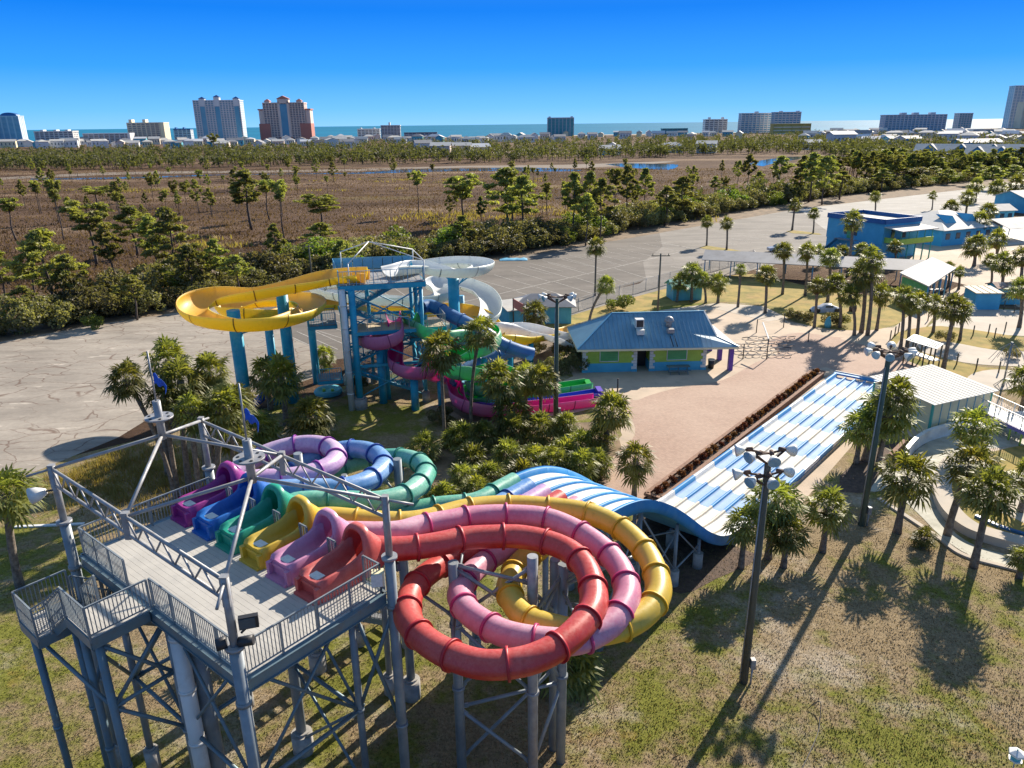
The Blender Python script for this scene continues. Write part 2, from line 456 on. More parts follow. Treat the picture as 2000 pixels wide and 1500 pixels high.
def ground_mats():
    # marsh
    m, n, l, b = newmat('marsh_ground')
    f = noise(n, l, 0.030, 9, 0.72, stretch=(0.25, 1.0, 1, 0.08))
    f3 = noise(n, l, 0.35, 6, 0.7, stretch=(0.5, 1.2, 1))
    col = ramp(n, l, f, [(0.38, (0.04, 0.023, 0.017)), (0.48, (0.085, 0.050, 0.034)), (0.55, (0.15, 0.095, 0.06)), (0.64, (0.30, 0.215, 0.14))])
    col = mixc(n, l, ramp(n, l, f3, [(0.35, 0.0), (0.7, 0.6)]), col, (0.17, 0.11, 0.065))
    f2 = noise(n, l, 0.018, 5, 0.6, stretch=(0.6, 1.4, 1))
    col = mixc(n, l, ramp(n, l, f2, [(0.60, 0.0), (0.68, 0.5)]), col, (0.20, 0.16, 0.06))
    l.new(col, b.inputs['Base Color']); b.inputs['Roughness'].default_value = 1.0; b.inputs['Specular IOR Level'].default_value = 0.1
    bump(n, l, b, noise(n, l, 1.2, 8, 0.8), 1.0, 0.5)
    MT['marsh'] = m
    # near lawn: winter grass worn through to sand
    m, n, l, b = newmat('worn_lawn')
    big = noise(n, l, 0.075, 6, 0.6); mid = noise(n, l, 0.55, 8, 0.72); fine = noise(n, l, 6, 7, 0.8); vf = noise(n, l, 22, 4, 0.8)
    straw = ramp(n, l, fine, [(0.3, (0.17, 0.12, 0.065)), (0.7, (0.40, 0.305, 0.18))])
    green = ramp(n, l, fine, [(0.3, (0.095, 0.10, 0.018)), (0.7, (0.26, 0.26, 0.05))])
    sand = ramp(n, l, fine, [(0.3, (0.32, 0.26, 0.19)), (0.7, (0.58, 0.50, 0.40))])
    mm = n.new('ShaderNodeMath'); mm.operation = 'MULTIPLY_ADD'; mm.inputs[1].default_value = 0.8
    l.new(mid, mm.inputs[0]); l.new(big, mm.inputs[2])
    g = ramp(n, l, mm.outputs[0], [(0.80, 1.0), (0.94, 0.0)])
    col = mixc(n, l, g, straw, green)
    big2 = noise(n, l, 0.11, 9, 0.75)
    s = ramp(n, l, big2, [(0.52, 0.0), (0.65, 0.85)])
    col = mixc(n, l, s, col, sand)
    # rusty patches of dead sedge
    r = ramp(n, l, noise(n, l, 0.23, 7, 0.7), [(0.60, 0.0), (0.72, 0.6)])
    col = mixc(n, l, r, col, (0.40, 0.24, 0.07))
    dk = ramp(n, l, noise(n, l, 2.6, 9, 0.85), [(0.34, 0.68), (0.56, 1.06)])
    col = mixc(n, l, 1.0, col, dk, 'MULTIPLY')
    l.new(col, b.inputs['Base Color']); b.inputs['Roughness'].default_value = 1.0; b.inputs['Specular IOR Level'].default_value = 0.15
    bump(n, l, b, fine, 0.9, 0.08)
    MT['lawn'] = m
    MT['turf'] = simple('mown_turf', (0.36, 0.26, 0.065), (0.19, 0.165, 0.035), 0.45, 1.0, bmp=0.8, bscale=5, lo=0.38, hi=0.6, dirt=(0.44, 0.25, 0.10), dscale=0.25)
    MT['mud'] = simple('bare_soil', (0.24, 0.19, 0.14), (0.13, 0.10, 0.075), 0.7, 1.0, bmp=0.6, bscale=5)
    MT['litter'] = simple('leaf_litter', (0.26, 0.18, 0.11), (0.11, 0.08, 0.05), 0.5, 1.0, bmp=1.0, bscale=4)
    # old lot
    def lot(name, c1, c2, stain, crack=0.0):
        m, n, l, b = newmat(name)
        f = noise(n, l, 0.12, 8, 0.7, stretch=(0.6, 1.6, 1, -0.35)); f2 = noise(n, l, 2.0, 8, 0.75)
        col = ramp(n, l, f, [(0.35, c2), (0.62, c1)])
        col = mixc(n, l, ramp(n, l, f2, [(0.3, 0.35), (0.6, 0.0)]), col, stain)
        sp = ramp(n, l, noise(n, l, 0.55, 5, 0.6, stretch=(0.5, 1.5, 1)), [(0.63, 0.0), (0.68, 0.55)])
        col = mixc(n, l, sp, col, tuple(min(1, x * 1.5) for x in c1))
        if crack:
            geo = n.new('ShaderNodeNewGeometry')
            mp = n.new('ShaderNodeMapping'); mp.inputs['Scale'].default_value = (0.26, 0.50, 0.0); mp.inputs['Rotation'].default_value = (0, 0, -0.35)
            wn_ = n.new('ShaderNodeTexNoise'); wn_.inputs['Scale'].default_value = 0.35; wn_.inputs['Detail'].default_value = 4
            l.new(geo.outputs['Position'], wn_.inputs['Vector'])
            add = n.new('ShaderNodeVectorMath'); add.operation = 'MULTIPLY_ADD'; add.inputs[1].default_value = (2.2, 2.2, 0)
            l.new(wn_.outputs['Color'], add.inputs[0]); l.new(geo.outputs['Position'], add.inputs[2])
            l.new(add.outputs[0], mp.inputs['Vector'])
            v = n.new('ShaderNodeTexVoronoi'); v.feature = 'DISTANCE_TO_EDGE'; v.inputs['Scale'].default_value = 1.0
            l.new(mp.outputs[0], v.inputs['Vector'])
            ck = ramp(n, l, v.outputs['Distance'], [(0.004, crack), (0.022, 0.0)])
            keep = ramp(n, l, noise(n, l, 0.09, 3), [(0.33, 0.0), (0.48, 1.0)])
            ckm = mixc(n, l, 1.0, ck, keep, 'MULTIPLY')
            col = mixc(n, l, ckm, col, (0.11, 0.055, 0.035))
        l.new(col, b.inputs['Base Color']); b.inputs['Roughness'].default_value = 0.92; b.inputs['Specular IOR Level'].default_value = 0.2
        bump(n, l, b, f2, 0.25, 0.03)
        return m
    MT['lot_old'] = lot('old_lot_slab', (0.41, 0.36, 0.30), (0.25, 0.22, 0.185), (0.16, 0.14, 0.12), .65)
    MT['lot_dark'] = lot('lot_asphalt', (0.20, 0.178, 0.155), (0.125, 0.112, 0.098), (0.08, 0.072, 0.064), 0.0)
    MT['lot_light'] = lot('lot_worn_asphalt', (0.29, 0.262, 0.23), (0.18, 0.165, 0.145), (0.12, 0.11, 0.10), 0.2)
    MT['lot_pale'] = lot('lot_bleached', (0.44, 0.415, 0.375), (0.31, 0.29, 0.26), (0.2, 0.19, 0.17), 0.0)
    # pavers
    m, n, l, b = newmat('clay_pavers')
    geo = n.new('ShaderNodeNewGeometry')
    mp = n.new('ShaderNodeMapping'); mp.inputs['Rotation'].default_value = (0, 0, 0.5)
    l.new(geo.outputs['Position'], mp.inputs['Vector'])
    br = n.new('ShaderNodeTexBrick'); br.inputs['Scale'].default_value = 1.0
    br.inputs['Brick Width'].default_value = 0.22; br.inputs['Row Height'].default_value = 0.11; br.inputs['Mortar Size'].default_value = 0.006
    br.inputs['Color1'].default_value = (0.46, 0.30, 0.22, 1); br.inputs['Color2'].default_value = (0.35, 0.22, 0.16, 1); br.inputs['Mortar'].default_value = (0.22, 0.18, 0.15, 1)
    l.new(mp.outputs[0], br.inputs['Vector'])
    f = noise(n, l, 0.14, 8, 0.65)
    col = mixc(n, l, ramp(n, l, f, [(0.35, 0.0), (0.68, 0.55)]), br.outputs['Color'], (0.52, 0.38, 0.29))
    col = mixc(n, l, ramp(n, l, noise(n, l, 3.0, 8, 0.8), [(0.3, 0.3), (0.6, 0.0)]), col, (0.2, 0.15, 0.12))
    l.new(col, b.inputs['Base Color']); b.inputs['Roughness'].default_value = 0.9
    bump(n, l, b, br.outputs['Fac'], 0.3, 0.01)
    MT['pavers'] = m
    MT['walk'] = simple('walk_concrete', (0.54, 0.42, 0.31), (0.42, 0.33, 0.24), 0.18, 0.9, dirt=(0.33, 0.27, 0.21), dscale=0.7, bmp=0.15, bscale=12)
    MT['walkpale'] = simple('pale_concrete', (0.50, 0.43, 0.35), (0.41, 0.35, 0.28), 0.3, 0.9, dirt=(0.38, 0.35, 0.30), dscale=0.8)
    MT['poolfloor'] = simple('pool_floor', (0.48, 0.46, 0.38), (0.33, 0.32, 0.26), 0.6, 0.8, dirt=(0.14, 0.13, 0.08), dscale=0.4)
    # water
    m, n, l, b = newmat('sea_water')
    geo = n.new('ShaderNodeNewGeometry')
    f = noise(n, l, 0.0012, 4, 0.5, stretch=(0.2, 1.0, 1))
    col = ramp(n, l, f, [(0.3, (0.015, 0.14, 0.25)), (0.7, (0.022, 0.20, 0.33))])
    l.new(col, b.inputs['Base Color']); b.inputs['Roughness'].default_value = 0.7; b.inputs['Specular IOR Level'].default_value = 0.06
    bump(n, l, b, noise(n, l, 0.12, 4), 1.0, 1.0)
    MT['sea'] = m
    m, n, l, b = newmat('creek_water')
    b.inputs['Base Color'].default_value = (0.03, 0.06, 0.10, 1); b.inputs['Roughness'].default_value = 0.08
    bump(n, l, b, noise(n, l, 1.5, 3), 0.08, 0.05)
    MT['creek'] = m
    MT['pool'] = simple('pool_water', (0.10, 0.34, 0.42), (0.06, 0.24, 0.32), 0.5, 0.1)
    MT['line'] = simple('worn_line_paint', (0.52, 0.50, 0.45), (0.30, 0.27, 0.24), 2.0, 0.9)
    MT['beachsand'] = simple('beach_sand', (0.62, 0.58, 0.5), None, 0.02, 1.0)
ground_mats()

sheet('ground', [(-9000, -400), (9000, -400), (9000, 4500), (-9000, 4500)], 0.0, MT['marsh'], px=False)
# the coast runs from near left to far right
sheet('beach', [(-7000, 1230), (-600, 1500), (0, 1580), (900, 1900), (3000, 2500), (9000, 4400), (9000, 4700), (3000, 2700), (900, 2060), (0, 1740), (-600, 1650), (-7000, 1420)], 0.05, MT['beachsand'], px=False)
sheet('sea', [(-60000, -3000), (-7000, 1300), (-600, 1560), (0, 1640), (900, 1960), (3000, 2560), (9000, 4500), (60000, 22000), (60000, 80000), (-60000, 80000)], 0.3, MT['sea'], px=False)
lawn_pts = [(-120, -5), (120, -5), (140, 60), (90, 84), (60, 100), (36, 104), (14, 101), (3, 93), (-6, 82), (-14, 71), (-22, 63), (-34, 53), (-60, 40), (-120, 30)]
sheet('lawn', lawn_pts, 0.004, MT['lawn'], px=False)
# car park: cracked old slab on the left, asphalt in the middle, bleached towards the far right
sheet('parking_lot', [(-330, 990), (-330, 640), (0, 668), (200, 632), (350, 610), (490, 585), (560, 650), (660, 700), (620, 735), (520, 770), (300, 812), (230, 855), (60, 925)], 0.008, MT['lot_old'])
sheet('parking_asphalt', [(490, 586), (640, 548), (800, 530), (960, 511), (1130, 482), (1290, 455), (1300, 480), (1262, 512), (1268, 545), (1120, 590), (1040, 612), (920, 640), (740, 690), (660, 702), (560, 652)], 0.012, MT['lot_dark'])
sheet('parking_far', [(1288, 455), (1560, 408), (1700, 392), (1760, 420), (1640, 470), (1540, 510), (1460, 530), (1300, 566), (1240, 560), (1262, 545), (1256, 512), (1294, 482)], 0.016, MT['lot_light'])
sheet('parking_bleached', [(1560, 408), (1800, 380), (2100, 345), (2150, 380), (2000, 400), (1860, 440), (1740, 440), (1640, 468), (1600, 440)], 0.020, MT['lot_pale'])
sheet('fence_strip', [(1080, 600), (1200, 565), (1310, 540), (1470, 500), (1480, 512), (1330, 556), (1210, 588), (1110, 618), (1050, 640)], 0.024, MT['lot_light'])
for isl in ([(1365, 484), (1380, 480), (1430, 487), (1448, 491), (1432, 493), (1380, 487)], [(1535, 452), (1550, 450), (1600, 456), (1605, 459), (1550, 456)]):
    sheet('lot_island', isl, 0.04, MT['turf'])
# painted bays: white lines on the asphalt
def lines(x0, y0, x1, y1, n, dx, dy, w=0.14, z=0.030):
    """n bay lines: the first runs (x0,y0)-(x1,y1) in the photograph, the n-th is shifted by (dx,dy)"""
    for i in range(n):
        f = i / max(1, n - 1)
        a = G(x0 + dx * f, y0 + dy * f); b = G(x1 + dx * f, y1 + dy * f)
        t = (b - a).normalized(); s = Vector((-t.y, t.x, 0)) * (w / 2)
        q = MB(); q.poly([a - s + Vector((0, 0, z)), b - s + Vector((0, 0, z)), b + s + Vector((0, 0, z)), a + s + Vector((0, 0, z))])
        q.build('parking_line', MT['line'], kind='structure')
lines(905, 590, 1090, 548, 1, 0, 0, 0.16)
lines(1090, 548, 1330, 492, 1, 0, 0, 0.16)
lines(930, 545, 1010, 568, 7, 210, -48, 0.12)
lines(1010, 570, 1080, 592, 6, 190, -46, 0.12, 0.030)
lines(600, 640, 690, 668, 4, 60, -26, 0.12)
lines(560, 655, 640, 690, 3, 40, -14, 0.12)
lines(700, 560, 760, 600, 5, 110, -14, 0.11)
lines(1290, 475, 1560, 518, 1, 0, 0, 0.2)
lines(1400, 470, 1440, 478, 5, 100, -20, 0.10)
lines(1130, 500, 1200, 516, 7, 150, -30, 0.11)
lines(1310, 520, 1370, 534, 5, 110, -28, 0.11)
lines(1010, 520, 1075, 536, 5, 100, -22, 0.11)

# plaza, walks, lawns between them
sheet('concrete_apron', [(1175, 990), (1150, 930), (1170, 900), (1215, 850), (1195, 800), (1140, 790), (1050, 812), (1040, 770), (1120, 735), (1090, 690), (1130, 655), (1190, 640), (1270, 610), (1400, 596), (1480, 600), (1540, 628), (1640, 645), (1740, 640), (1800, 650), (1790, 680), (1760, 700), (1850, 735), (1940, 775), (2060, 840), (2060, 900), (1800, 860), (1700, 830), (1560, 990), (1500, 1020), (1420, 1080), (1250, 1010)], 0.010, MT['walk'])
sheet('paver_plaza', curve([(1178, 960), (1186, 905), (1240, 850), (1222, 800), (1190, 775), (1240, 782), (1267, 773), (1322, 758), (1410, 743), (1476, 708), (1520, 690), (1500, 668), (1560, 650), (1650, 660), (1745, 655), (1765, 700), (1850, 742), (1940, 780), (1900, 800), (1765, 752), (1640, 725), (1585, 728), (1430, 845), (1262, 975)], 4), 0.016, MT['pavers'])
sheet('path', [(1640, 662), (1745, 640), (1790, 605), (1870, 560), (1900, 560), (1830, 610), (1800, 650), (1750, 690)], 0.020, MT['walk'])
sheet('path', [(1130, 662), (1200, 632), (1290, 606), (1400, 592), (1490, 598), (1540, 622), (1500, 628), (1400, 604), (1280, 618), (1190, 645)], 0.022, MT['walkpale'])
sheet('grass_verge', curve([(1060, 640), (1120, 615), (1210, 588), (1330, 556), (1470, 535), (1560, 555), (1680, 575), (1762, 585), (1765, 625), (1700, 645), (1600, 640), (1530, 620), (1480, 596), (1400, 590), (1290, 600), (1200, 622), (1140, 640)], 4), 0.018, MT['turf'])
sheet('grass_verge', curve([(1740, 690), (1745, 655), (1800, 640), (1870, 640), (2060, 672), (2060, 690), (1950, 682), (1850, 680), (1760, 660)], 3), 0.026, MT['turf'])
sheet('grass_verge', curve([(1760, 690), (1830, 690), (1900, 715), (2060, 730), (2060, 750), (1960, 730), (1905, 738), (1870, 735), (1800, 705)], 3), 0.028, MT['turf'])
sheet('splash_court', [(1790, 655), (1830, 625), (1880, 600), (2060, 610), (2060, 660), (1880, 650)], 0.024, MT['walkpale'])
sheet('splash_court', curve([(1790, 672), (1850, 668), (1950, 685), (2060, 690), (2060, 715), (1960, 715), (1880, 708), (1800, 688)], 3), 0.030, MT['walkpale'])
sheet('splash_court', [(1700 + 250 + 62 * cos(a / 12 * pi) , 742 + 20 * sin(a / 12 * pi)) for a in range(24)], 0.034, MT['walkpale'])
sheet('entrance_court', [(1600, 500), (1720, 520), (1780, 530), (1840, 545), (1900, 560), (1990, 600), (2080, 590), (2080, 430), (1900, 440), (1840, 470), (1740, 480)], 0.014, MT['walk'])
sheet('white_deck', [(1920, 462), (1990, 430), (2080, 425), (2080, 470), (2000, 475), (1940, 482)], 0.024, MT['roofwhite'])
sheet('tower_yard', curve([(640, 790), (700, 740), (800, 700), (900, 660), (1040, 650), (1120, 660), (1100, 720), (1030, 760), (1060, 800), (960, 830), (880, 800), (860, 740), (800, 720), (700, 760)], 3), 0.009, MT['mud'])
sheet('mulch_bed', curve([(1240, 1010), (1330, 1000), (1420, 1060), (1480, 1090), (1400, 1130), (1330, 1160), (1260, 1120), (1210, 1060)], 3), 0.012, MT['mulch'])
sheet('mulch_bed', curve([(1640, 930), (1700, 880), (1780, 860), (1820, 870), (1800, 910), (1700, 960), (1640, 960)], 3), 0.014, MT['mulch'])
sheet('palmetto_bed', curve([(790, 880), (900, 850), (1080, 830), (1190, 830), (1215, 900), (1180, 950), (1050, 985), (900, 1000), (820, 960)], 3), 0.011, MT['litter'])
sheet('hedge_floor', curve([(-330, 650), (0, 672), (200, 636), (350, 613), (500, 583), (640, 550), (960, 513), (1290, 458), (1560, 409), (1800, 382), (2100, 347), (2100, 325), (1800, 360), (1560, 380), (1290, 425), (960, 470), (640, 500), (300, 540), (0, 580), (-330, 560)], 2), 0.003, MT['litter'])
sheet('creek', curve([(60, 349), (200, 347), (320, 344), (430, 341), (560, 339), (700, 337), (800, 330), (920, 329), (1020, 327), (1120, 331), (1130, 334), (1050, 335), (960, 334), (860, 335), (760, 338), (700, 339.5), (560, 340.5), (430, 342.5), (320, 346.5), (200, 350), (60, 351)], 3), 0.05, MT['creek'])
sheet('pond', curve([(1182, 321), (1215, 319), (1280, 320), (1325, 322), (1305, 332), (1250, 329), (1215, 326)], 3), 0.05, MT['creek'])
sheet('pond', curve([(1462, 320), (1500, 311), (1558, 306), (1560, 311), (1520, 317), (1490, 325)], 3), 0.05, MT['creek'])
sheet('pond', curve([(1610, 307), (1640, 305), (1665, 307), (1660, 310), (1625, 310)], 3), 0.05, MT['creek'])
sheet('mud_bank', curve([(-60, 350), (200, 337), (430, 334), (700, 330), (900, 324), (1100, 322), (1300, 315), (1300, 318), (1120, 329), (920, 327), (700, 334), (430, 338), (200, 342), (-60, 354)], 2), 0.03, MT['mud'])
# ------------------------------------------------------------------ front slide tower
TN = Vector((-7.5, 16.8, 0)); TA = Vector((.629, .777, 0)); TB = Vector((-.777, .629, 0)); DZ = 9.6
def W(a, b, z=0.0):
    return TN + TA * a + TB * b + Vector((0, 0, z))
TROT = math.atan2(TA.y, TA.x)

def railing(parent, pts, h=1.07, gap=0.115, m='steel', post_gap=1.25, name='railing', br=0.011, pr=0.03):
    """one railing: rails as the part, its posts and its pickets under it"""
    pts = [Vector(p) for p in pts]
    r = MB(); bl = MB(); up = Vector((0, 0, 1)); posts = []
    for i in range(len(pts) - 1):
        a, b = pts[i], pts[i + 1]
        L = (b - a).length
        r.beam(a + up * h, b + up * h, 0.05, 0.05); r.beam(a + up * 0.10, b + up * 0.10, 0.035, 0.035)
        n = max(1, round(L / post_gap))
        for k in range(n + (1 if i == len(pts) - 2 else 0)):
            posts.append((a.lerp(b, k / n), (b - a).normalized()))
        nb = max(2, int(L / gap))
        for k in range(1, nb):
            p = a.lerp(b, k / nb)
            bl.beam(p + up * 0.10, p + up * h, br * 2, br * 2)
    o = r.build(name, MT[m], parent)
    for p, t in posts:
        q = MB(); q.box((p.x, p.y, p.z + h / 2 - 0.08), (pr * 2, pr * 2, h + 0.14), math.atan2(t.y, t.x))
        q.build('post', MT[m], o)
    bl.build('balusters', MT[m], o, 'stuff')
    return o

def brace(parent, a, b, r=0.09, m='beam', name='brace'):
    q = MB(); q.tube(a, b, r, 8)
    for p, d in ((Vector(a), Vector(b) - Vector(a)), (Vector(b), Vector(a) - Vector(b))):
        t = d.normalized(); q.beam(p, p + t * 0.35, 0.03, r * 3.2)
    return q.build(name, MT[m], parent)

def column(parent, x, y, z1, r=0.2, m='steel', z0=0.0, foot=True, n=16, name='column', fr=2.1, collars=()):
    q = MB(); q.tube((x, y, z0), (x, y, z1), r, n)
    o = q.build(name, MT[m], parent)
    if foot:
        f = MB(); f.tube((x, y, -0.1), (x, y, 0.95), r * fr, 16); f.tube((x, y, 0.95), (x, y, 1.05), r * 1.5, 12)
        f.build('footing', MT['concrete'], o)
    for zc in collars:
        c = MB(); c.tube((x, y, zc - 0.07), (x, y, zc + 0.07), r * 1.25, n)
        c.build('collar', MT[m], o)
    return o

tower = thing('slide_tower', 'grey steel slide tower with open pyramid roof frame carrying six coloured slide entrances', 'slide tower', W(2.5, 5.1))
DL, DD = 10.2, 5.0
nb = int((DL + 0.1) / 0.2)
bm_ = MB(); bm_.box((0, 0, 0), (0.192, 1, 0.05)); board_me = bm_.mesh('deck_board', MT['deckboard'])
bo = wloc(tower)
for k in range(int(DD / 0.2)):
    c = W(0.1 + k * 0.2, DL / 2, DZ - 0.025)
    q = MB(); q.box(c, (0.193, DL, 0.05), TROT)
    q.build('deck_board', MT['deckboard'], tower)
for (a0, b0, a1, b1, nm) in ((-0.08, -0.08, -0.08, DL + .08, 'edge_beam'), (DD + .08, -0.08, DD + .08, DL + .08, 'edge_beam'), (-0.08, -0.08, DD + .08, -0.08, 'edge_beam'), (-0.08, DL + .08, DD + .08, DL + .08, 'edge_beam')):
    q = MB(); p0, p1 = W(a0, b0, DZ - .24), W(a1, b1, DZ - .24)
    q.beam(p0, p1, 0.10, 0.42); q.beam(p0 + Vector((0, 0, .2)), p1 + Vector((0, 0, .2)), 0.2, 0.03); q.beam(p0 - Vector((0, 0, .2)), p1 - Vector((0, 0, .2)), 0.2, 0.03)
    q.build(nm, MT['beam'], tower)
for k in range(1, 7):
    q = MB(); b = DL * k / 7; q.beam(W(0, b, DZ - .25), W(DD, b, DZ - .25), 0.12, 0.34); q.build('joist', MT['beam'], tower)
# beams carrying the slide starts behind the deck
for k in range(6):
    b = 1.63 + 1.59 * k
    q = MB(); q.beam(W(DD + .15, b, DZ - .2), W(DD + 1.6, b, DZ - .2), 0.14, 0.3); q.build('outrigger', MT['beam'], tower)
q = MB(); q.beam(W(DD + 1.6, .9, DZ - .25), W(DD + 1.6, DL + .2, DZ - .25), 0.14, 0.3); q.build('edge_beam', MT['beam'], tower)
# roof posts
ZT = 13.0
posts = {'N': (-.3, -.3), 'R': (DD + .2, -.3), 'B': (DD + .2, DL + .3), 'L': (-.3, DL + .3)}
for k, (a, b) in posts.items():
    p = W(a, b)
    column(tower, p.x, p.y, 10.9, 0.175, 'steel', collars=(4.2, 9.1), name='roof_post')
    q = MB(); q.tube((p.x, p.y, 10.9), (p.x, p.y, 11.0), 0.26, 16); q.tube((p.x, p.y, 11.0), (p.x, p.y, ZT + .1), 0.12, 10)
    q.build('post_extension', MT['steel_lt'], tower)
def truss(a0, b0, a1, b1, n):
    p0, p1 = W(a0, b0, ZT), W(a1, b1, ZT)
    d = Vector((0, 0, -0.62))
    for nm, off in (('top_chord', Vector()), ('bottom_chord', d)):
        q = MB(); q.tube(p0 + off, p1 + off, 0.06, 8); q.build(nm, MT['steel_lt'], tower)
    for k in range(n):
        u0, u1, um = k / n, (k + 1) / n, (k + .5) / n
        for s_, e_ in ((p0.lerp(p1, u0), p0.lerp(p1, um) + d), (p0.lerp(p1, um) + d, p0.lerp(p1, u1))):
            q = MB(); q.tube(s_, e_, 0.032, 6); q.build('web_bar', MT['steel_lt'], tower)
    for e in (p0, p1, p0.lerp(p1, .5)):
        q = MB(); q.beam(e + Vector((0, 0, .15)), e + d * 1.2, 0.2, 0.2); q.build('gusset', MT['steel_lt'], tower)
truss(-.3, -.3, -.3, DL + .3, 10)
truss(DD + .2, -.3, DD + .2, DL + .3, 10)
for (am, bmid, lo, hi) in ((2.4, 2.4, -.3, DL / 2), (2.4, 7.8, DL / 2, DL + .3)):
    ap = W(am, bmid, 14.05)
    for (a, b) in ((-.3, lo), (-.3, hi), (DD + .2, lo), (DD + .2, hi)):
        q = MB(); q.tube(ap, W(a, b, ZT), 0.06, 8); q.build('hip_bar', MT['steel_lt'], tower)
        if (b < 0 or b > DL):
            t = (W(a, b, ZT) - ap).normalized(); q = MB(); q.tube(W(a, b, ZT), W(a, b, ZT) + t * .9, 0.045, 8); q.build('outrigger', MT['steel_lt'], tower)
    q = MB(); q.tube(ap - Vector((0, 0, .15)), ap + Vector((0, 0, 1.25)), 0.13, 14); q.tube(ap + Vector((0, 0, 1.25)), ap + Vector((0, 0, 3.0)), 0.03, 8)
    q.tube(ap + Vector((0, 0, .62)), ap + Vector((0, 0, .68)), 0.46, 24)
    for k in range(6):
        q.tube(ap + Vector((.33 * cos(k * 1.047), .33 * sin(k * 1.047), .68)), ap + Vector((.33 * cos(k * 1.047), .33 * sin(k * 1.047), .70)), 0.05, 8, mi=1)
    q.build('mast', [MT['steel_lt'], MT['dark']], tower)
# flags on the masts
for i, (am, bmid, lab) in enumerate(((2.4, 2.4, 'limp blue flag on the mast above the green slide entrance'), (2.4, 7.8, 'limp blue flag on the mast nearest the cracked car park'))):
    ap = W(am, bmid, 14.05 + 2.2)
    q = MB()
    rows = []
    for v in range(9):
        rw = []
        for u in range(13):
            uu = u / 12; vv = v / 8
            rw.append(ap + Vector((0.05 + uu * .42 - .08 * uu * uu, .12 * sin(uu * 8 + vv * 2) * uu, -.38 * vv * (1 - .35 * uu) - .42 * uu * uu + .05 * sin(uu * 11))))
        rows.append(rw)
    q.loft(rows, closed=False)
    o = q.build('flag', MT['flag']); tag(o, lab, 'flag', 'blue flags on the tower masts')
    md = o.modifiers.new('thick', 'SOLIDIFY'); md.thickness = 0.01
# columns under the deck
for (a, b) in ((.4, 1.2), (4.6, 1.2), (.4, 5.2), (4.6, 5.2), (.4, 9.2), (4.6, 9.2)):
    p = W(a, b); column(tower, p.x, p.y, DZ - .45, 0.20 if b == 5.2 else 0.13, 'steel', collars=(4.4,))
p = W(1.0, 5.0); column(tower, p.x, p.y, DZ - .5, 0.30, 'steel', fr=1.7)
p = W(.35, 4.7); q = MB(); q.tube((p.x, p.y, .2), (p.x, p.y, DZ - .45), 0.26, 18)
for z in (2, 4.1, 6.3, 8.4): q.tube((p.x, p.y, z), (p.x, p.y, z + .12), 0.29, 18)
q.build('drain_pipe', MT['white'], tower)
for (x, y) in ((-9.2, 28.4), (-4.6, 26.6)):
    column(tower, x, y, DZ - .4, 0.19, 'steel', collars=(4.4,))
# diagonal bracing between neighbouring columns
CP = {}
for i, a in enumerate((.4, 4.6)):
    for j, b in enumerate((1.2, 5.2, 9.2)): CP[i, j] = (a, b)
def xbr(p, q_, z0, z1, r=.06):
    brace(tower, W(*p, z0), W(*q_, z1), r); brace(tower, W(*p, z1), W(*q_, z0), r)
for j in (0, 2): xbr(CP[0, j], CP[1, j], 4.4, 9.0)
for i in (0, 1):
    xbr(CP[i, 0], CP[i, 1], 4.4, 9.0); xbr(CP[i, 1], CP[i, 2], 4.4, 9.0)
    if i: xbr(CP[i, 0], CP[i, 1], 0.6, 4.4)
    for j in (0, 1): brace(tower, W(*CP[i, j], 4.4), W(*CP[i, j + 1], 4.4), .08)
for j in (0, 1, 2): brace(tower, W(*CP[0, j], 4.4), W(*CP[1, j], 4.4), .08)
for (pa, pb) in ((posts['R'], CP[1, 0]), (posts['N'], CP[0, 0])):
    brace(tower, W(*pa, 9.0), W(*pb, 4.4), .07); brace(tower, W(*pa, 4.2), W(*pb, 8.9), .07)
# railings round the deck
railing(tower, [W(0, 5.12, DZ), W(0, 0, DZ), W(DD, 0, DZ)])
railing(tower, [W(0, 6.85, DZ), W(0, DL, DZ), W(DD, DL, DZ)])
railing(tower, [W(DD, 0, DZ), W(DD, .8, DZ)])
for k in range(5):
    b = 1.63 + 1.59 * k + .795
    railing(tower, [W(5.0, b - .2, DZ), W(5.0, b + .2, DZ)], post_gap=.5, gap=.1)
# landing, lower landing and stair flights on the left
def platform(a0, a1, b0, b1, z):
    n = round((a1 - a0) / .2)
    for k in range(n):
        w = (a1 - a0) / n
        q = MB(); q.box(W(a0 + (k + .5) * w, (b0 + b1) / 2, z - .025), (w - .006, b1 - b0, .05), TROT); q.build('deck_board', MT['deckboard'], tower)
    q = MB(); zz = z - .22
    for A, B in (((a0, b0), (a1, b0)), ((a1, b0), (a1, b1)), ((a1, b1), (a0, b1)), ((a0, b1), (a0, b0))):
        q.beam(W(*A, zz), W(*B, zz), .08, .36)
    q.build('landing_frame', MT['beam'], tower)
platform(-1.95, -.2, 5.12, 6.85, DZ)
railing(tower, [W(-.1, 5.12, DZ), W(-1.95, 5.12, DZ), W(-1.95, 6.85, DZ)])
Z2 = 8.75
platform(-2.6, -1.0, 7.75, 9.25, Z2)
railing(tower, [W(-1.95, 6.85, DZ), W(-2.3, 7.3, DZ - .5), W(-2.6, 7.75, Z2), W(-2.6, 9.25, Z2), W(-1.0, 9.25, Z2)])
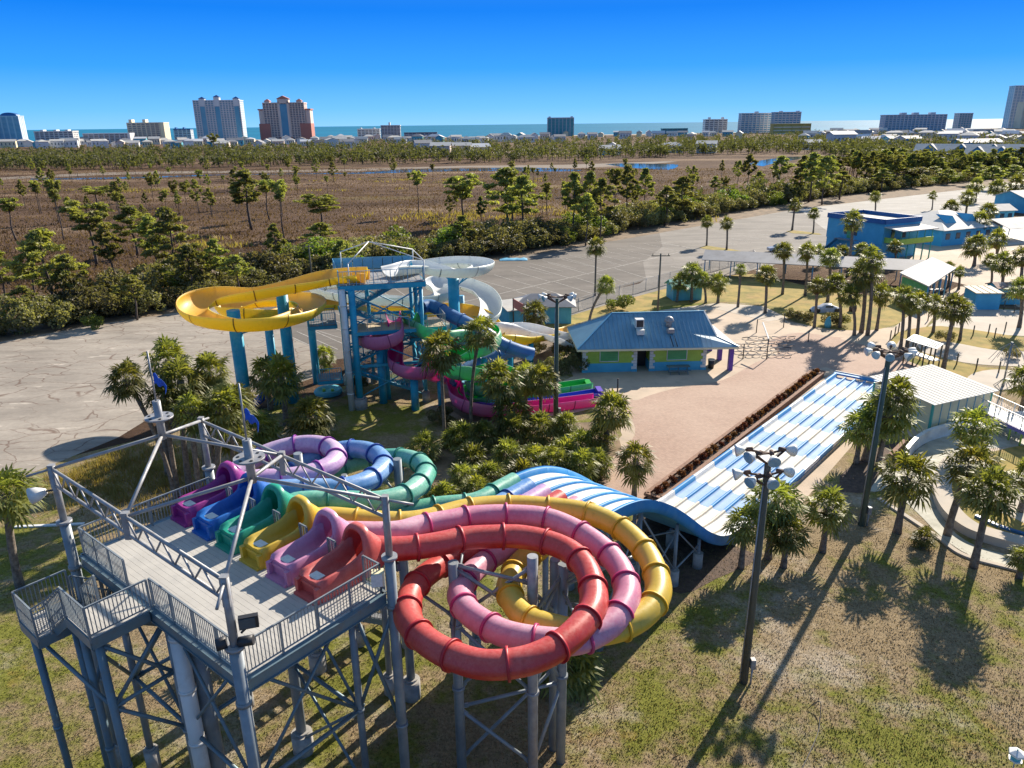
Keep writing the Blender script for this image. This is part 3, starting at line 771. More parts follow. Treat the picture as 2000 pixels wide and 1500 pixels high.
def flight(p0, p1, wv, n, m='steel_lt', strm='beam', rails=True):
    """a stair flight from p0 (top) to p1 (bottom); wv is the half-width vector"""
    p0, p1, wv = Vector(p0), Vector(p1), Vector(wv)
    rot = math.atan2(wv.y, wv.x)
    for k in range(n):
        c = p0.lerp(p1, (k + .5) / n)
        q = MB(); q.box(c, (wv.length * 2, .27, .04), rot); q.build('stair_tread', MT[m], FLT)
    q = MB()
    for s_ in (-1, 1): q.beam(p0 + wv * s_ - Vector((0, 0, .1)), p1 + wv * s_ - Vector((0, 0, .1)), .06, .25)
    q.build('stringer', MT[strm], FLT)
    if rails:
        for s_ in (-1, 1): railing(FLT, [p0 + wv * s_, p1 + wv * s_], m=strm if strm != 'beam' else 'steel')
FLT = tower
flight(W(-1.45, 6.85, DZ - .1), W(-1.6, 7.75, Z2), TA * .5, 4)
flight(W(-1.0, 8.45, Z2 - .1), W(2.6, 8.45, Z2 - 2.7), TB * .5, 12)
platform(2.6, 3.8, 7.8, 9.1, Z2 - 2.8)
flight(W(3.8, 8.45, Z2 - 2.9), W(7.6, 8.45, Z2 - 5.6), TB * .5, 13)
platform(7.6, 8.8, 7.8, 9.1, Z2 - 5.7)
flight(W(8.8, 8.45, Z2 - 5.8), W(12.6, 8.45, .1), TB * .5, 14)
p = W(-1.7, 5.35); column(tower, p.x, p.y, DZ - .4, .13, 'beam', collars=(4.3,))
for (a, b) in ((-1.7, 6.6), (-2.4, 9.0), (-1.2, 9.0)):
    p = W(a, b); column(tower, p.x, p.y, (DZ if b < 7 else Z2) - .4, .12, 'beam', collars=(4.3,))
for A, B, z0, z1 in (((-1.7, 5.35), (.4, 5.2), 6.7, 9.1), ((.4, 5.2), (-1.7, 5.35), 6.7, 9.1), ((-1.7, 5.35), (.4, 5.2), 6.7, 4.4), ((-1.7, 5.35), (.4, 5.2), 6.7, 6.9), ((-1.7, 5.35), (-2.4, 9.0), 6.7, 8.2), ((-1.7, 6.6), (.4, 9.2), 6.7, 9.0), ((.4, 9.2), (-1.7, 6.6), 4.4, 8.6)):
    brace(tower, W(*A, z0), W(*B, z1), .07)
# floodlights and boxes on the roof posts
p = W(*posts['N'], 11.05)
fl = thing('floodlight', 'black floodlight clamped to the nearest roof post of the slide tower', 'floodlight', p)
q = MB(); q.box(p + Vector((.42, .1, .62)), (.5, .16, .36), .3); q.build('housing', MT['black'], fl)
q = MB(); q.box(p + Vector((.41, .0, .62)), (.42, .02, .3), .3); q.build('lens', MT['glass'], fl)
q = MB(); q.beam(p + Vector((.2, .05, .3)), p + Vector((.42, .1, .5)), .05, .05); q.tube(p + Vector((-.45, -.1, .03)), p + Vector((-.2, .0, .06)), .17, 12); q.tube(p + Vector((.12, 0, .04)), p + Vector((.5, .05, .08)), .14, 12); q.build('bracket', MT['black'], fl)
p = W(*posts['L'], 12.2)
fl = thing('floodlight', 'white bowl floodlight on the roof post beside the leaning left palm', 'floodlight', p)
q = MB(); c0 = p + Vector((-.3, -.1, 0)); c1 = p + Vector((-.75, -.3, -.1)); q.sweep([c0, c0.lerp(c1, .5), c1], [.1, .24, .3], 16); q.build('reflector', MT['white'], fl)
q = MB(); q.tube(p, c0, .04, 8); q.build('bracket', MT['black'], fl)
p = W(*posts['R'], 10.2)
fl = thing('junction_box', 'beige junction box on the roof post behind the red slide entrance', 'box', p)
q = MB(); q.box(p + Vector((-.42, -.05, 0)), (.42, .3, .5), .2); q.build('box_body', MT['cream'], fl)
q = MB(); q.box(p + Vector((-.42, -.22, 0)), (.36, .03, .44), .2); q.build('box_lid', MT['placard'], fl)

# ------------------------------------------------------------------ slides
def col2(base, fade): return base, fade
SL = {
 'red':    (gelcoat('red_gelcoat', (0.50, 0.020, 0.016), (0.60, 0.15, 0.13), .28, .6), 'coral red'),
 'pink':   (gelcoat('pink_gelcoat', (0.58, 0.17, 0.28), (0.66, 0.40, 0.48), .3, .8), 'pink'),
 'yellow': (gelcoat('yellow_gelcoat', (0.62, 0.40, 0.02), (0.60, 0.46, 0.12), .28, .5), 'yellow'),
 'green':  (gelcoat('green_gelcoat', (0.03, 0.32, 0.22), (0.28, 0.54, 0.43), .28, .85), 'sea green'),
 'blue':   (gelcoat('blue_gelcoat', (0.03, 0.19, 0.50), (0.30, 0.45, 0.68), .25, .85), 'royal blue'),
 'purple': (gelcoat('purple_gelcoat', (0.42, 0.20, 0.46), (0.66, 0.52, 0.66), .28, .9), 'violet'),
}
FLG = {'red': (0.38, 0.01, 0.02), 'pink': (0.42, 0.03, 0.14), 'yellow': (0.50, 0.30, 0.01), 'green': (0.008, 0.17, 0.13), 'blue': (0.01, 0.06, 0.30), 'purple': (0.22, 0.03, 0.26)}
FLG = {k: gelcoat(k + '_flange', c, tuple(min(1, x * 1.5 + .03) for x in c), .35, .4) for k, c in FLG.items()}
ENT = {'blue': gelcoat('deep_blue_gelcoat', (0.01, 0.11, 0.46), (0.03, 0.2, 0.55), .28, .4), 'green': gelcoat('deep_green_gelcoat', (0.01, 0.30, 0.20), (0.05, 0.40, 0.28), .28, .5), 'red': gelcoat('coral_gelcoat', (0.55, 0.07, 0.06), (0.64, 0.22, 0.20), .3, .6), 'pink': gelcoat('rose_gelcoat', (0.55, 0.20, 0.38), (0.62, 0.36, 0.50), .3, .6), 'purple': gelcoat('plum_gelcoat', (0.28, 0.015, 0.20), (0.40, 0.08, 0.32), .28, .4)}

def tube_slide(th, pts, m, r=.43, sec=1.55, flange_m=None, z_off=0):
    P = spline(pts, .2)
    n = max(1, round(sec / .2)); tot = len(P) - 1; ns = max(1, round(tot / n))
    prof = [1.0] * 24; prof[0] = 1.09; prof[12] = 1.09
    idx = [round(tot * k / ns) for k in range(ns + 1)]
    for k in range(ns):
        seg = P[idx[k]:idx[k + 1] + 1]
        # carry tangents over the joints
        q = MB(); q.sweep(seg, r, 24, False, prof=prof); q.build('tube_section', m, th)
        if k:
            a = P[idx[k]]; t = (P[min(idx[k] + 1, tot)] - P[idx[k] - 1]).normalized()
            f = MB(); f.sweep([a - t * .045, a + t * .045], r * 1.17, 24, True); f.build('flange', flange_m or m, th)
    return P

def entrance(th, m, b, col_name):
    """moulded start tub with seat block, side walls sweeping up into an arched hood"""
    wd = .60
    def L(u, v, z): return W(3.44 + u, b + v, DZ + z)
    # side wall height along the tub
    us = [0, .08, .35, .7, 1.0, 1.35, 1.65, 1.95, 2.15]
    hs_ = [.62, .74, .79, .79, .80, .83, .91, 1.08, 1.30]
    fl = [.62, .62, .60, .38, .30, .27, .25, .24, .24]
    rings = []
    for u, h, f in zip(us, hs_, fl):
        w = wd - (.02 if u < .05 else 0)
        rings.append([L(u, -w - .04, 0), L(u, -w - .01, h * .5), L(u, -w + .01, h - .04), L(u, -w + .07, h), L(u, -w + .15, h - .05), L(u, -.36, f + (h - f) * .35), L(u, -.26, f + .03), L(u, 0, f), L(u, .26, f + .03), L(u, .36, f + (h - f) * .35), L(u, w - .15, h - .05), L(u, w - .07, h), L(u, w - .01, h - .04), L(u, w + .01, h * .5), L(u, w + .04, 0)])
    q = MB(); q.loft(rings, closed=False)
    q.poly([rings[0][i] for i in range(len(rings[0]))][::-1]); q.poly(rings[-1])
    o = q.build('entrance_tub', m, th)
    q = MB()
    for s_ in (-1, 1): q.box(L(-.07, s_ * .50, .27), (.20, .16, .54), TROT)
    q.box(L(-.12, 0, .05), (.30, 1.1, .10), TROT); q.box(L(-.02, 0, .46), (.06, .86, .10), TROT)
    q.build('front_fender', m, o)
    q = MB(); q.box(L(.30, 0, .632), (.34, .46, .012), TROT); s1 = q.build('instruction_placard', MT['placard'], o)
    # hood: outer egg shell, inner bore and a rolled lip
    def egg(u, w, top, z0, n=20, lean=0.0):
        out = []
        for k in range(n + 1):
            a = pi * k / n
            zz = z0 + (top - z0) * (sin(a) ** .72); ca_ = math.copysign(abs(cos(a)) ** .72, cos(a))
            out.append(L(u + lean * (zz - z0), -ca_ * w, zz))
        return [L(u, -w, 0)] + out + [L(u, w, 0)]
    inn = MB()
    outer = [egg(1.70, .58, 1.60, .6, lean=.24), egg(1.78, .65, 1.69, .6, lean=.24), egg(2.05, .66, 1.70, .55, lean=.16), egg(2.35, .61, 1.46, .45), egg(2.62, .52, 1.18, .4), egg(2.75, .47, 1.04, .4)]
    bore = [egg(2.75, .38, .96, .3), egg(2.3, .43, 1.22, .3), egg(1.95, .48, 1.47, .5, lean=.16), egg(1.74, .50, 1.50, .55, lean=.24)]
    q = MB(); q.loft(bore + outer, closed=False); q.build('hood', m, o)
    q = MB(); q.loft([[L(u, v, .2) for v in (-.4, 0, .4)] for u in (2.1, 2.7)], closed=False); q.build('bore_floor', m, o)

XY = {  # centre lines as seen in the photograph, with their heights
'red': ([(770,1072),(822,1068),(868,1060),(910,1051),(962,1048),(1015,1048),(1067,1058),(1113,1077),(1144,1109),(1158,1147),(1158,1186),(1134,1224),(1085,1266),(1022,1292),(945,1298),(882,1280),(833,1252),(801,1217),(796,1182),(808,1150),(833,1123),(868,1100),(910,1084),(960,1068)], 10.0, 9.45, 8.55),
'pink': ([(770,1041),(822,1028),(875,1018),(927,1009),(997,1007),(1067,1013),(1130,1039),(1183,1077),(1214,1116),(1225,1158),(1211,1196),(1183,1226),(1125,1252),(1050,1250),(987,1238),(945,1217),(913,1193),(899,1165),(906,1138),(931,1110),(959,1089),(990,1072)], 10.0, 8.95, 8.45),
'yellow': ([(650,1012),(717,1018),(787,1021),(840,1014),(910,995),(980,988),(1050,990),(1137,1000),(1207,1028),(1260,1077),(1284,1130),(1281,1172),(1246,1210),(1190,1232),(1130,1235),(1078,1224),(1032,1210),(1008,1186),(994,1154),(1001,1123),(1020,1095),(1050,1076)], 10.05, 8.75, 8.35),
}
BI = {'red': 0, 'pink': 1, 'yellow': 2, 'green': 3, 'blue': 4, 'purple': 5}
def lane_pt(s, w, z): return Vector((31.7 - .655 * s + .756 * w, 68.7 - .756 * s - .655 * w, z))
END = {'green': .45, 'blue': 1.35, 'purple': 2.25, 'red': 3.15, 'pink': 4.05, 'yellow': 4.95}
def start(c):
    b = 1.63 + 1.59 * BI[c]
    return [W(6.05, b, DZ + .55), W(6.6, b, DZ + .52)]
def finish(c, zend=8.12):
    w = END[c]
    return [lane_pt(51.5, w, zend + .02), lane_pt(49.9, w, zend), lane_pt(48.8, w, zend)]
paths = {}
for c, (px, za, zm, ze) in XY.items():
    n = len(px); out = start(c)[:1]
    for i, (x, y) in enumerate(px):
        u = i / (n - 1)
        z = za + (zm - za) * min(1, u / .55) if u < .55 else zm + (ze - zm) * (u - .55) / .45
        out.append(G(x, y, z))
    paths[c] = out + finish(c)
def zp(pts, z0, z1, mid=None):
    n = len(pts); r = []
    for i, p in enumerate(pts):
        r.append(Vector((p[0], p[1], p[2] if len(p) > 2 else z0 + (z1 - z0) * i / (n - 1))))
    return r
paths['green'] = start('green') + zp([(-6.7, 26.3, 9.95), (-5.5, 26.5, 9.8), (-4.5, 27.3, 9.65), (-4.0, 28.6, 9.5), (-3.9, 30.1, 9.3), (-4.3, 31.5, 9.1), (-5.3, 32.7, 8.85), (-6.6, 33.1, 8.65), (-8.0, 32.7, 8.5), (-9.0, 31.6, 8.4), (-9.3, 30.2, 8.35), (-8.6, 28.9, 8.3), (-7.2, 28.2, 8.28), (-5.4, 28.2, 8.25), (-3.4, 29.0, 8.2)], 0, 0) + finish('green')
paths['blue'] = start('blue') + zp([(-8.2, 27.4, 9.95), (-7.1, 27.6, 9.85), (-6.2, 28.6, 9.7), (-5.8, 30.0, 9.6), (-6.1, 31.3, 9.5), (-7.0, 32.4, 9.4), (-8.3, 32.8, 9.25), (-9.7, 32.3, 8.95), (-10.6, 31.1, 8.7), (-10.8, 29.6, 8.55), (-10.1, 28.1, 8.45), (-8.7, 27.2, 8.4), (-6.8, 26.9, 8.35), (-4.7, 27.1, 8.3), (-2.6, 28.1, 8.2)], 0, 0) + finish('blue')
paths['purple'] = start('purple') + zp([(-9.7, 28.3, 10.0), (-8.7, 28.8, 9.95), (-8.0, 29.8, 9.9), (-8.1, 31.1, 9.85), (-8.9, 32.1, 9.8), (-10.1, 32.5, 9.7), (-11.5, 32.1, 9.5), (-12.6, 30.9, 9.2), (-12.9, 29.3, 8.95), (-12.3, 27.8, 8.75), (-10.9, 26.6, 8.6), (-8.8, 25.7, 8.5), (-6.4, 25.2, 8.4), (-4.0, 25.5, 8.3), (-1.4, 27.2, 8.2)], 0, 0) + finish('purple')
LOC = {'red': 'looping nearest the camera', 'pink': 'looping just inside the red one', 'yellow': 'making the outermost right-hand loop', 'green': 'making the widest left-hand loop by the palmettos', 'blue': 'looping between the green and violet ones', 'purple': 'making the small far-left loop'}
for c in ('red', 'pink', 'yellow', 'green', 'blue', 'purple'):
    m, nm = SL[c]
    th = thing('tube_slide', '%s enclosed tube slide %s' % (nm, LOC[c]), 'water slide', W(4.5, 1.63 + 1.59 * BI[c], DZ), 'six tube slides of the front tower')
    tube_slide(th, paths[c], m, flange_m=FLG[c])
    entrance(th, ENT.get(c, m), 1.63 + 1.59 * BI[c], nm)

# supports of the slide loops
fr = thing('slide_support_frame', 'grey column frame braced in the middle of the red, pink and yellow loops', 'support frame', (0.6, 21.5, 0))
SUPP = [G(1040, 1086, 10.0), G(1100, 1102, 9.1), G(885, 1098, 9.6), G(1084, 1092, 8.9)]
zt = [10.0, 9.1, 9.6, 8.9]
for p, z in zip(SUPP, zt): column(fr, p.x, p.y, z, .19, 'steel_lt' if z == 10 else 'steel', foot=False, collars=(z - 2.6, 4.2) if z > 9 else ())
A_, B_, C_, D_ = SUPP
def v(p, z): return Vector((p.x, p.y, z))
for a, b, z0, z1 in ((A_, C_, 8.9, 9.5), (A_, C_, 9.6, 7.3), (C_, A_, 9.4, 7.4), (A_, B_, 7.6, 8.7), (A_, B_, 6.6, 8.9), (A_, D_, 8.6, 6.6), (A_, C_, 4.2, 7.0), (C_, A_, 4.2, 7.0), (C_, A_, 3.2, .8), (A_, B_, 4.2, 7.0), (A_, B_, 7.0, 3.9), (C_, B_, 3.3, 3.9), (A_, B_, .8, 3.9), (C_, D_, .8, 4.0)):
    brace(fr, v(a, z0), v(b, z1), .07, 'steel')
# saddles: arms from the columns out to the tubes
for p, tgt in ((C_, G(882, 1290, 8.6)), (B_, G(1144, 1109, 9.2)), (B_, G(1134, 1224, 8.9)), (C_, G(808, 1150, 8.2)), (A_, G(1022, 1292, 8.7)), (C_, G(910, 1051, 9.3)), (D_, G(1183, 1077, 8.7)), (D_, G(1260, 1077, 8.5)), (B_, G(1211, 1196, 8.4))):
    brace(fr, v(p, tgt.z - .9), Vector(tgt), .06, 'steel', 'support_arm')
fl_ = thing('slide_support_frame', 'grey columns standing inside the violet, blue and green loops', 'support frame', (-7.5, 30, 0))
for (x, y, z) in ((-5.15, 30.1, 10.0), (-9.7, 30.6, 10.1), (-5.6, 26.9, 8.0), (-7.6, 30.2, 9.2), (-1.9, 29.3, 7.6), (1.4, 28.6, 7.6)):
    column(fl_, x, y, z, .19 if z > 9.5 else .14, 'steel')
for a, b in (((-5.15, 30.1, 8), (-3.9, 30.1, 8.9)), ((-5.15, 30.1, 7.6), (-5.3, 32.5, 8.5)), ((-5.15, 30.1, 8), (-5.8, 29.9, 9.2)), ((-9.7, 30.6, 8), (-8.1, 31.0, 9.4)), ((-9.7, 30.6, 8), (-10.5, 31.1, 8.3)), ((-5.15, 30.1, 6), (-7.6, 30.2, 8)), ((-5.15, 30.1, 8), (-7.6, 30.2, 6)), ((-5.15, 30.1, 6.2), (-4.6, 26.6, 8)), ((-9.7, 30.6, 5), (-7.6, 30.2, 8))):
    brace(fl_, a, b, .06, 'steel')

# ------------------------------------------------------------------ six-lane racing slide
ml = thing('racing_slide', 'white and blue six-lane racing slide ending in a long flat checked run-out', 'water slide', lane_pt(20, 2.7, 0))
MW = MT['lane_white'] = simple('lane_white', (0.70, 0.70, 0.68), (0.64, 0.64, 0.62), .5, .75, dirt=(.52, .50, .45), dscale=.8, spec=.15)
MBl = MT['lane_blue'] = simple('lane_pale_blue', (0.34, 0.47, 0.66), (0.27, 0.40, 0.60), .6, .7, spec=.15)
MDk = MT['lane_dark'] = simple('lane_dark_blue', (0.015, 0.19, 0.48), (0.03, 0.25, 0.56), .6, .55, spec=.25, dirt=(.10, .30, .5), dscale=.7)
MTn = MT['lane_tan'] = simple('lane_divider_worn', (0.60, 0.53, 0.42), (0.48, 0.42, 0.34), 1, .6)
MW2 = MT['lane_shade_white'] = simple('lane_side_white', (0.66, 0.68, 0.70), None, 1, .4)
prof_s = [-1, 0, 10, 20, 30, 33.5, 35.2, 36.6, 38.2, 39.6, 41, 42.6, 44.2, 45.6, 47, 48.2, 49.4]
prof_z = [.30, .30, .28, .28, .28, .30, .52, 1.05, 2.05, 3.15, 4.3, 5.5, 6.5, 7.15, 7.5, 7.62, 7.66]
def lz(s): return float(np.interp(s, prof_s, prof_z))
ss = np.linspace(-1, 49.4, 300); zz_ = np.interp(ss, prof_s, prof_z)
ker = np.hanning(13); ker /= ker.sum(); zpad = np.pad(zz_, 6, mode='edge'); zsm = np.convolve(zpad, ker, 'valid')
def lz(s): return float(np.interp(s, ss, zsm))
rows_ = [0.0]
while rows_[-1] < 34: rows_.append(rows_[-1] + 2.9)
cuts = rows_[:-1] + [36.8, 38.6, 40.4, 42.2, 44.0, 45.8, 47.6, 49.2]
LW = .9
for r_ in range(len(cuts) - 1):
    s0, s1 = cuts[r_], cuts[r_ + 1]
    blue_row = (r_ % 2 == 0) if s0 < 34 else False
    hump = s0 > 33
    n = max(2, int((s1 - s0) / .3))
    for k in range(6):
        w0, w1 = k * LW + .05, (k + 1) * LW - .05
        rg = []
        for i in range(n + 1):
            s_ = s0 + (s1 - s0) * i / n; z = lz(s_)
            rg.append([lane_pt(s_, w0, z + .16), lane_pt(s_, w0 + .08, z + .03), lane_pt(s_, w0 + .22, z), lane_pt(s_, w1 - .22, z), lane_pt(s_, w1 - .08, z + .03), lane_pt(s_, w1, z + .16)])
        q = MB(); q.loft(rg, closed=False); q.build('lane_section', MBl if (blue_row and k > 0 or (blue_row and k == 0)) else MW, ml)
    for k in range(7):
        wc = k * LW; side = k in (0, 6)
        h = .42 if side else .22
        hw = .10 if side else .085
        rg = []
        for i in range(n + 1):
            s_ = s0 + (s1 - s0) * i / n; z = lz(s_)
            out = (-.16 if k == 0 else .16 if k == 6 else 0)
            rg.append([lane_pt(s_, wc - hw, z), lane_pt(s_, wc - hw + out * .4, z + h - .03), lane_pt(s_, wc + out, z + h), lane_pt(s_, wc + hw + out * .4, z + h - .03), lane_pt(s_, wc + hw, z)])
        q = MB(); q.loft(rg, closed=False)
        mm = MDk if (blue_row or (hump and s0 > 34)) else (MW2 if side else MTn)
        q.build('side_rail' if side else 'lane_divider', mm, ml)
# deep blue outer fascia on the drop, both sides, and the underside
for w_, o_ in ((-.05, -.16), (5.45, .16)):
    rg = []
    for i in range(60):
        s_ = 34 + 15.2 * i / 59; z = lz(s_)
        rg.append([lane_pt(s_, w_ + o_, z + .44), lane_pt(s_, w_ + o_ * 1.2, z + .1), lane_pt(s_, w_ + o_ * .7, z - .22), lane_pt(s_, w_ - o_ * .6, z - .27)])
    q = MB(); q.loft(rg, closed=False); o = q.build('fascia', MDk, ml)
rg = []
for i in range(90):
    s_ = -.0 + 49.2 * i / 89; z = lz(s_); rg.append([lane_pt(s_, -.05, z - .14), lane_pt(s_, 5.45, z - .14)])
q = MB(); q.loft(rg, closed=False, sm=False); q.build('underside', MT['bluelt'], ml)
q = MB()
q.beam(lane_pt(17, 5.5, .14), lane_pt(-.2, 5.5, .14), .1, .3); q.beam(lane_pt(34, 5.5, .14), lane_pt(17, 5.5, .14), .1, .3); q.beam(lane_pt(34, -.1, .14), lane_pt(-.2, -.1, .14), .1, .3); q.build('kerb', MT['concrete'], ml)
q = MB(); q.beam(lane_pt(-.4, -.3, .55), lane_pt(-.4, 5.7, .55), .5, .16); q.build('end_wall', MDk, ml)
q = MB(); q.beam(lane_pt(-.72, -.3, .66), lane_pt(-.72, 5.7, .66), .14, .1); q.build('end_trim', MW, ml)
for (s_, w_) in ((40.6, 4.8), (38.2, 5.0), (44.5, 4.8), (47.6, 4.6), (40.6, .6), (44.5, .6), (47.6, .6), (37.2, 2.7), (41.5, 2.7)):
    p = lane_pt(s_, w_, 0); column(ml, p.x, p.y, lz(s_) - .2, .10, 'steel', fr=2.8)
for (a, b) in (((40.6, 4.8), (44.5, 4.8)), ((44.5, 4.8), (47.6, 4.6)), ((40.6, 4.8), (40.6, .6)), ((44.5, 4.8), (44.5, .6)), ((38.2, 5.0), (40.6, 4.8))):
    brace(ml, lane_pt(*a, .9), lane_pt(*b, lz(b[0]) - .6), .05, 'steel')
    brace(ml, lane_pt(*a, lz(a[0]) - .6), lane_pt(*b, .9), .05, 'steel')
# ------------------------------------------------------------------ rear slide tower (blue)
t2 = thing('slide_tower', 'bright blue steel slide tower with white pipe roof frame and stairs zigzagging inside', 'slide tower', (-12, 66, 0))
FL2, FR2, BR2, BL2 = [Vector((a, b, 0)) for a, b in ((-14.6, 62.4), (-7.5, 64.0), (-9.3, 70.4), (-16.6, 69.2))]
Z3 = 11.2
def at2(u, w, z):
    return FL2.lerp(FR2, u).lerp(BL2.lerp(BR2, u), w) + Vector((0, 0, z))
n = 12
for k in range(n):
    q = MB(); u0, u1 = k / n + .003, (k + 1) / n - .003
    q.prism([at2(u0, 0, 0), at2(u1, 0, 0), at2(u1, 1, 0), at2(u0, 1, 0)], Z3 - .06, Z3); q.build('deck_panel', MT['roofgrey'], t2)
def frame2(u0, u1, w0, w1, z, h=.42):
    for (a, b) in (((u0, w0), (u1, w0)), ((u1, w0), (u1, w1)), ((u1, w1), (u0, w1)), ((u0, w1), (u0, w0))):
        q = MB(); q.beam(at2(*a, z - h / 2 - .07), at2(*b, z - h / 2 - .07), .2, h); q.build('deck_beam', MT['blue'], t2)
frame2(0, 1, 0, 1, Z3)
for (u, w) in ((.05, .03), (.95, .03), (.05, .97), (.95, .97), (.05, .5), (.95, .5), (.4, .97)):
    p = at2(u, w, 0); column(t2, p.x, p.y, Z3 - .45, .17, 'blue')
p = at2(.02, -.06, 0); q = MB(); q.tube(p, p + Vector((0, 0, 10.9)), .27, 16); 
for z in (1.5, 3.5, 5.5, 7.5, 9.5): q.tube(p + Vector((0, 0, z)), p + Vector((0, 0, z + .1)), .30, 16)
q.build('drain_pipe', MT['white'], t2)
p = at2(.13, -.02, 0); column(t2, p.x, p.y, Z3 - .45, .30, 'blue')
def xb2(a, b, z0, z1, r=.06):
    brace(t2, at2(*a, z0), at2(*b, z1), r, 'blue'); brace(t2, at2(*a, z1), at2(*b, z0), r, 'blue')
for (z0, z1) in ((.6, 3.8), (3.8, 7.0), (7.2, 10.6)):
    xb2((.05, .03), (.95, .03), z0, z1); xb2((.05, .97), (.95, .97), z0, z1); xb2((.05, .03), (.05, .97), z0, z1); xb2((.95, .03), (.95, .97), z0, z1)
for z in (3.8, 7.0):
    for a, b in (((.05, .03), (.95, .03)), ((.05, .97), (.95, .97)), ((.05, .03), (.05, .97)), ((.95, .03), (.95, .97))):
        q = MB(); q.beam(at2(*a, z), at2(*b, z), .14, .24); q.build('tie_beam', MT['blue'], t2)
# intermediate start platform
def deck2(u0, u1, w0, w1, z, m='tan', nn=8):
    for k in range(nn):
        a = u0 + (u1 - u0) * k / nn; b = u0 + (u1 - u0) * (k + 1) / nn - .002
        q = MB(); q.prism([at2(a, w0, 0), at2(b, w0, 0), at2(b, w1, 0), at2(a, w1, 0)], z - .06, z); q.build('deck_panel', MT[m], t2)
    frame2(u0, u1, w0, w1, z, .3)
deck2(.12, 1.22, -.05, .34, 7.15)
railing(t2, [at2(.12, .34, 7.15), at2(.12, -.05, 7.15), at2(.45, -.05, 7.15)], m='steel_lt', gap=.4, post_gap=1.5)
railing(t2, [at2(.62, -.05, 7.15), at2(.78, -.05, 7.15)], m='steel_lt', gap=.4)
railing(t2, [at2(1.0, -.05, 7.15), at2(1.22, -.05, 7.15), at2(1.22, .34, 7.15)], m='steel_lt', gap=.4)
deck2(-.38, -.06, .3, .55, 7.3, 'roofgrey', 3); deck2(-.34, -.06, .1, .4, 2.6, 'roofgrey', 3)
railing(t2, [at2(-.06, .3, 7.3), at2(-.38, .3, 7.3), at2(-.38, .55, 7.3), at2(-.06, .55, 7.3)], m='blue', gap=.2)
railing(t2, [at2(-.06, .1, 2.6), at2(-.34, .1, 2.6), at2(-.34, .4, 2.6)], m='blue', gap=.2)
FLT = t2
dv = (at2(1, .5, 0) - at2(0, .5, 0)).normalized(); wv2 = Vector((-dv.y, dv.x, 0)) * .55
flight(at2(.95, .72, 11.0), at2(.2, .72, 8.2), wv2, 14, 'steel_lt', 'blue')
flight(at2(.2, .5, 8.1), at2(.95, .5, 5.5), wv2, 14, 'steel_lt', 'blue')
flight(at2(.95, .72, 5.4), at2(.1, .72, 2.8), wv2, 14, 'steel_lt', 'blue')
flight(at2(.1, .5, 2.6), at2(.9, .5, .2), wv2, 13, 'steel_lt', 'blue')
deck2(.02, .2, .4, .85, 8.15, 'roofgrey', 2); deck2(.85, 1.02, .4, .85, 5.45, 'roofgrey', 2)
# top rails: blue sheet panels at the back, open pickets in front
for (a, b) in (((0, 1), (1, 1)), ((0, .45), (0, 1)), ((1, .12), (1, .0))):
    p0, p1 = at2(*a, Z3), at2(*b, Z3); m_ = max(1, round((p1 - p0).length / .9))
    for k in range(m_):
        q = MB(); s_ = p0.lerp(p1, k / m_); e_ = p0.lerp(p1, (k + .93) / m_); u_ = Vector((0, 0, .62)); q.beam(s_ + u_, e_ + u_, .03, .95); q.build('rail_panel', MT['bluelt'], t2)
    railing(t2, [p0, p1], 1.15, m='bluelt', gap=.9)
railing(t2, [at2(0, .12, Z3), at2(0, 0, Z3), at2(1, 0, Z3), at2(1, .12, Z3)], 1.15, m='bluelt', gap=.35, post_gap=1.4)
# pipe roof frame
zr = 13.0
ap = at2(.42, .5, 14.3)
rp = {'a': (.12, .0), 'b': (1.0, .0), 'c': (1.0, .95), 'd': (.1, .95)}
for k, (u, w) in rp.items():
    q = MB(); q.tube(at2(u, w, Z3), at2(u, w, zr), .055, 8); q.build('roof_post', MT['white'], t2)
    if k != 'b':
        q = MB(); q.tube(at2(u, w, zr), ap, .05, 8); q.build('rafter', MT['white'], t2)
q = MB(); q.tube(at2(*rp['b'], zr), at2(*rp['c'], zr + .0), .04, 8); q.tube(at2(*rp['b'], zr), ap, .04, 8); q.build('rafter', MT['white'], t2)

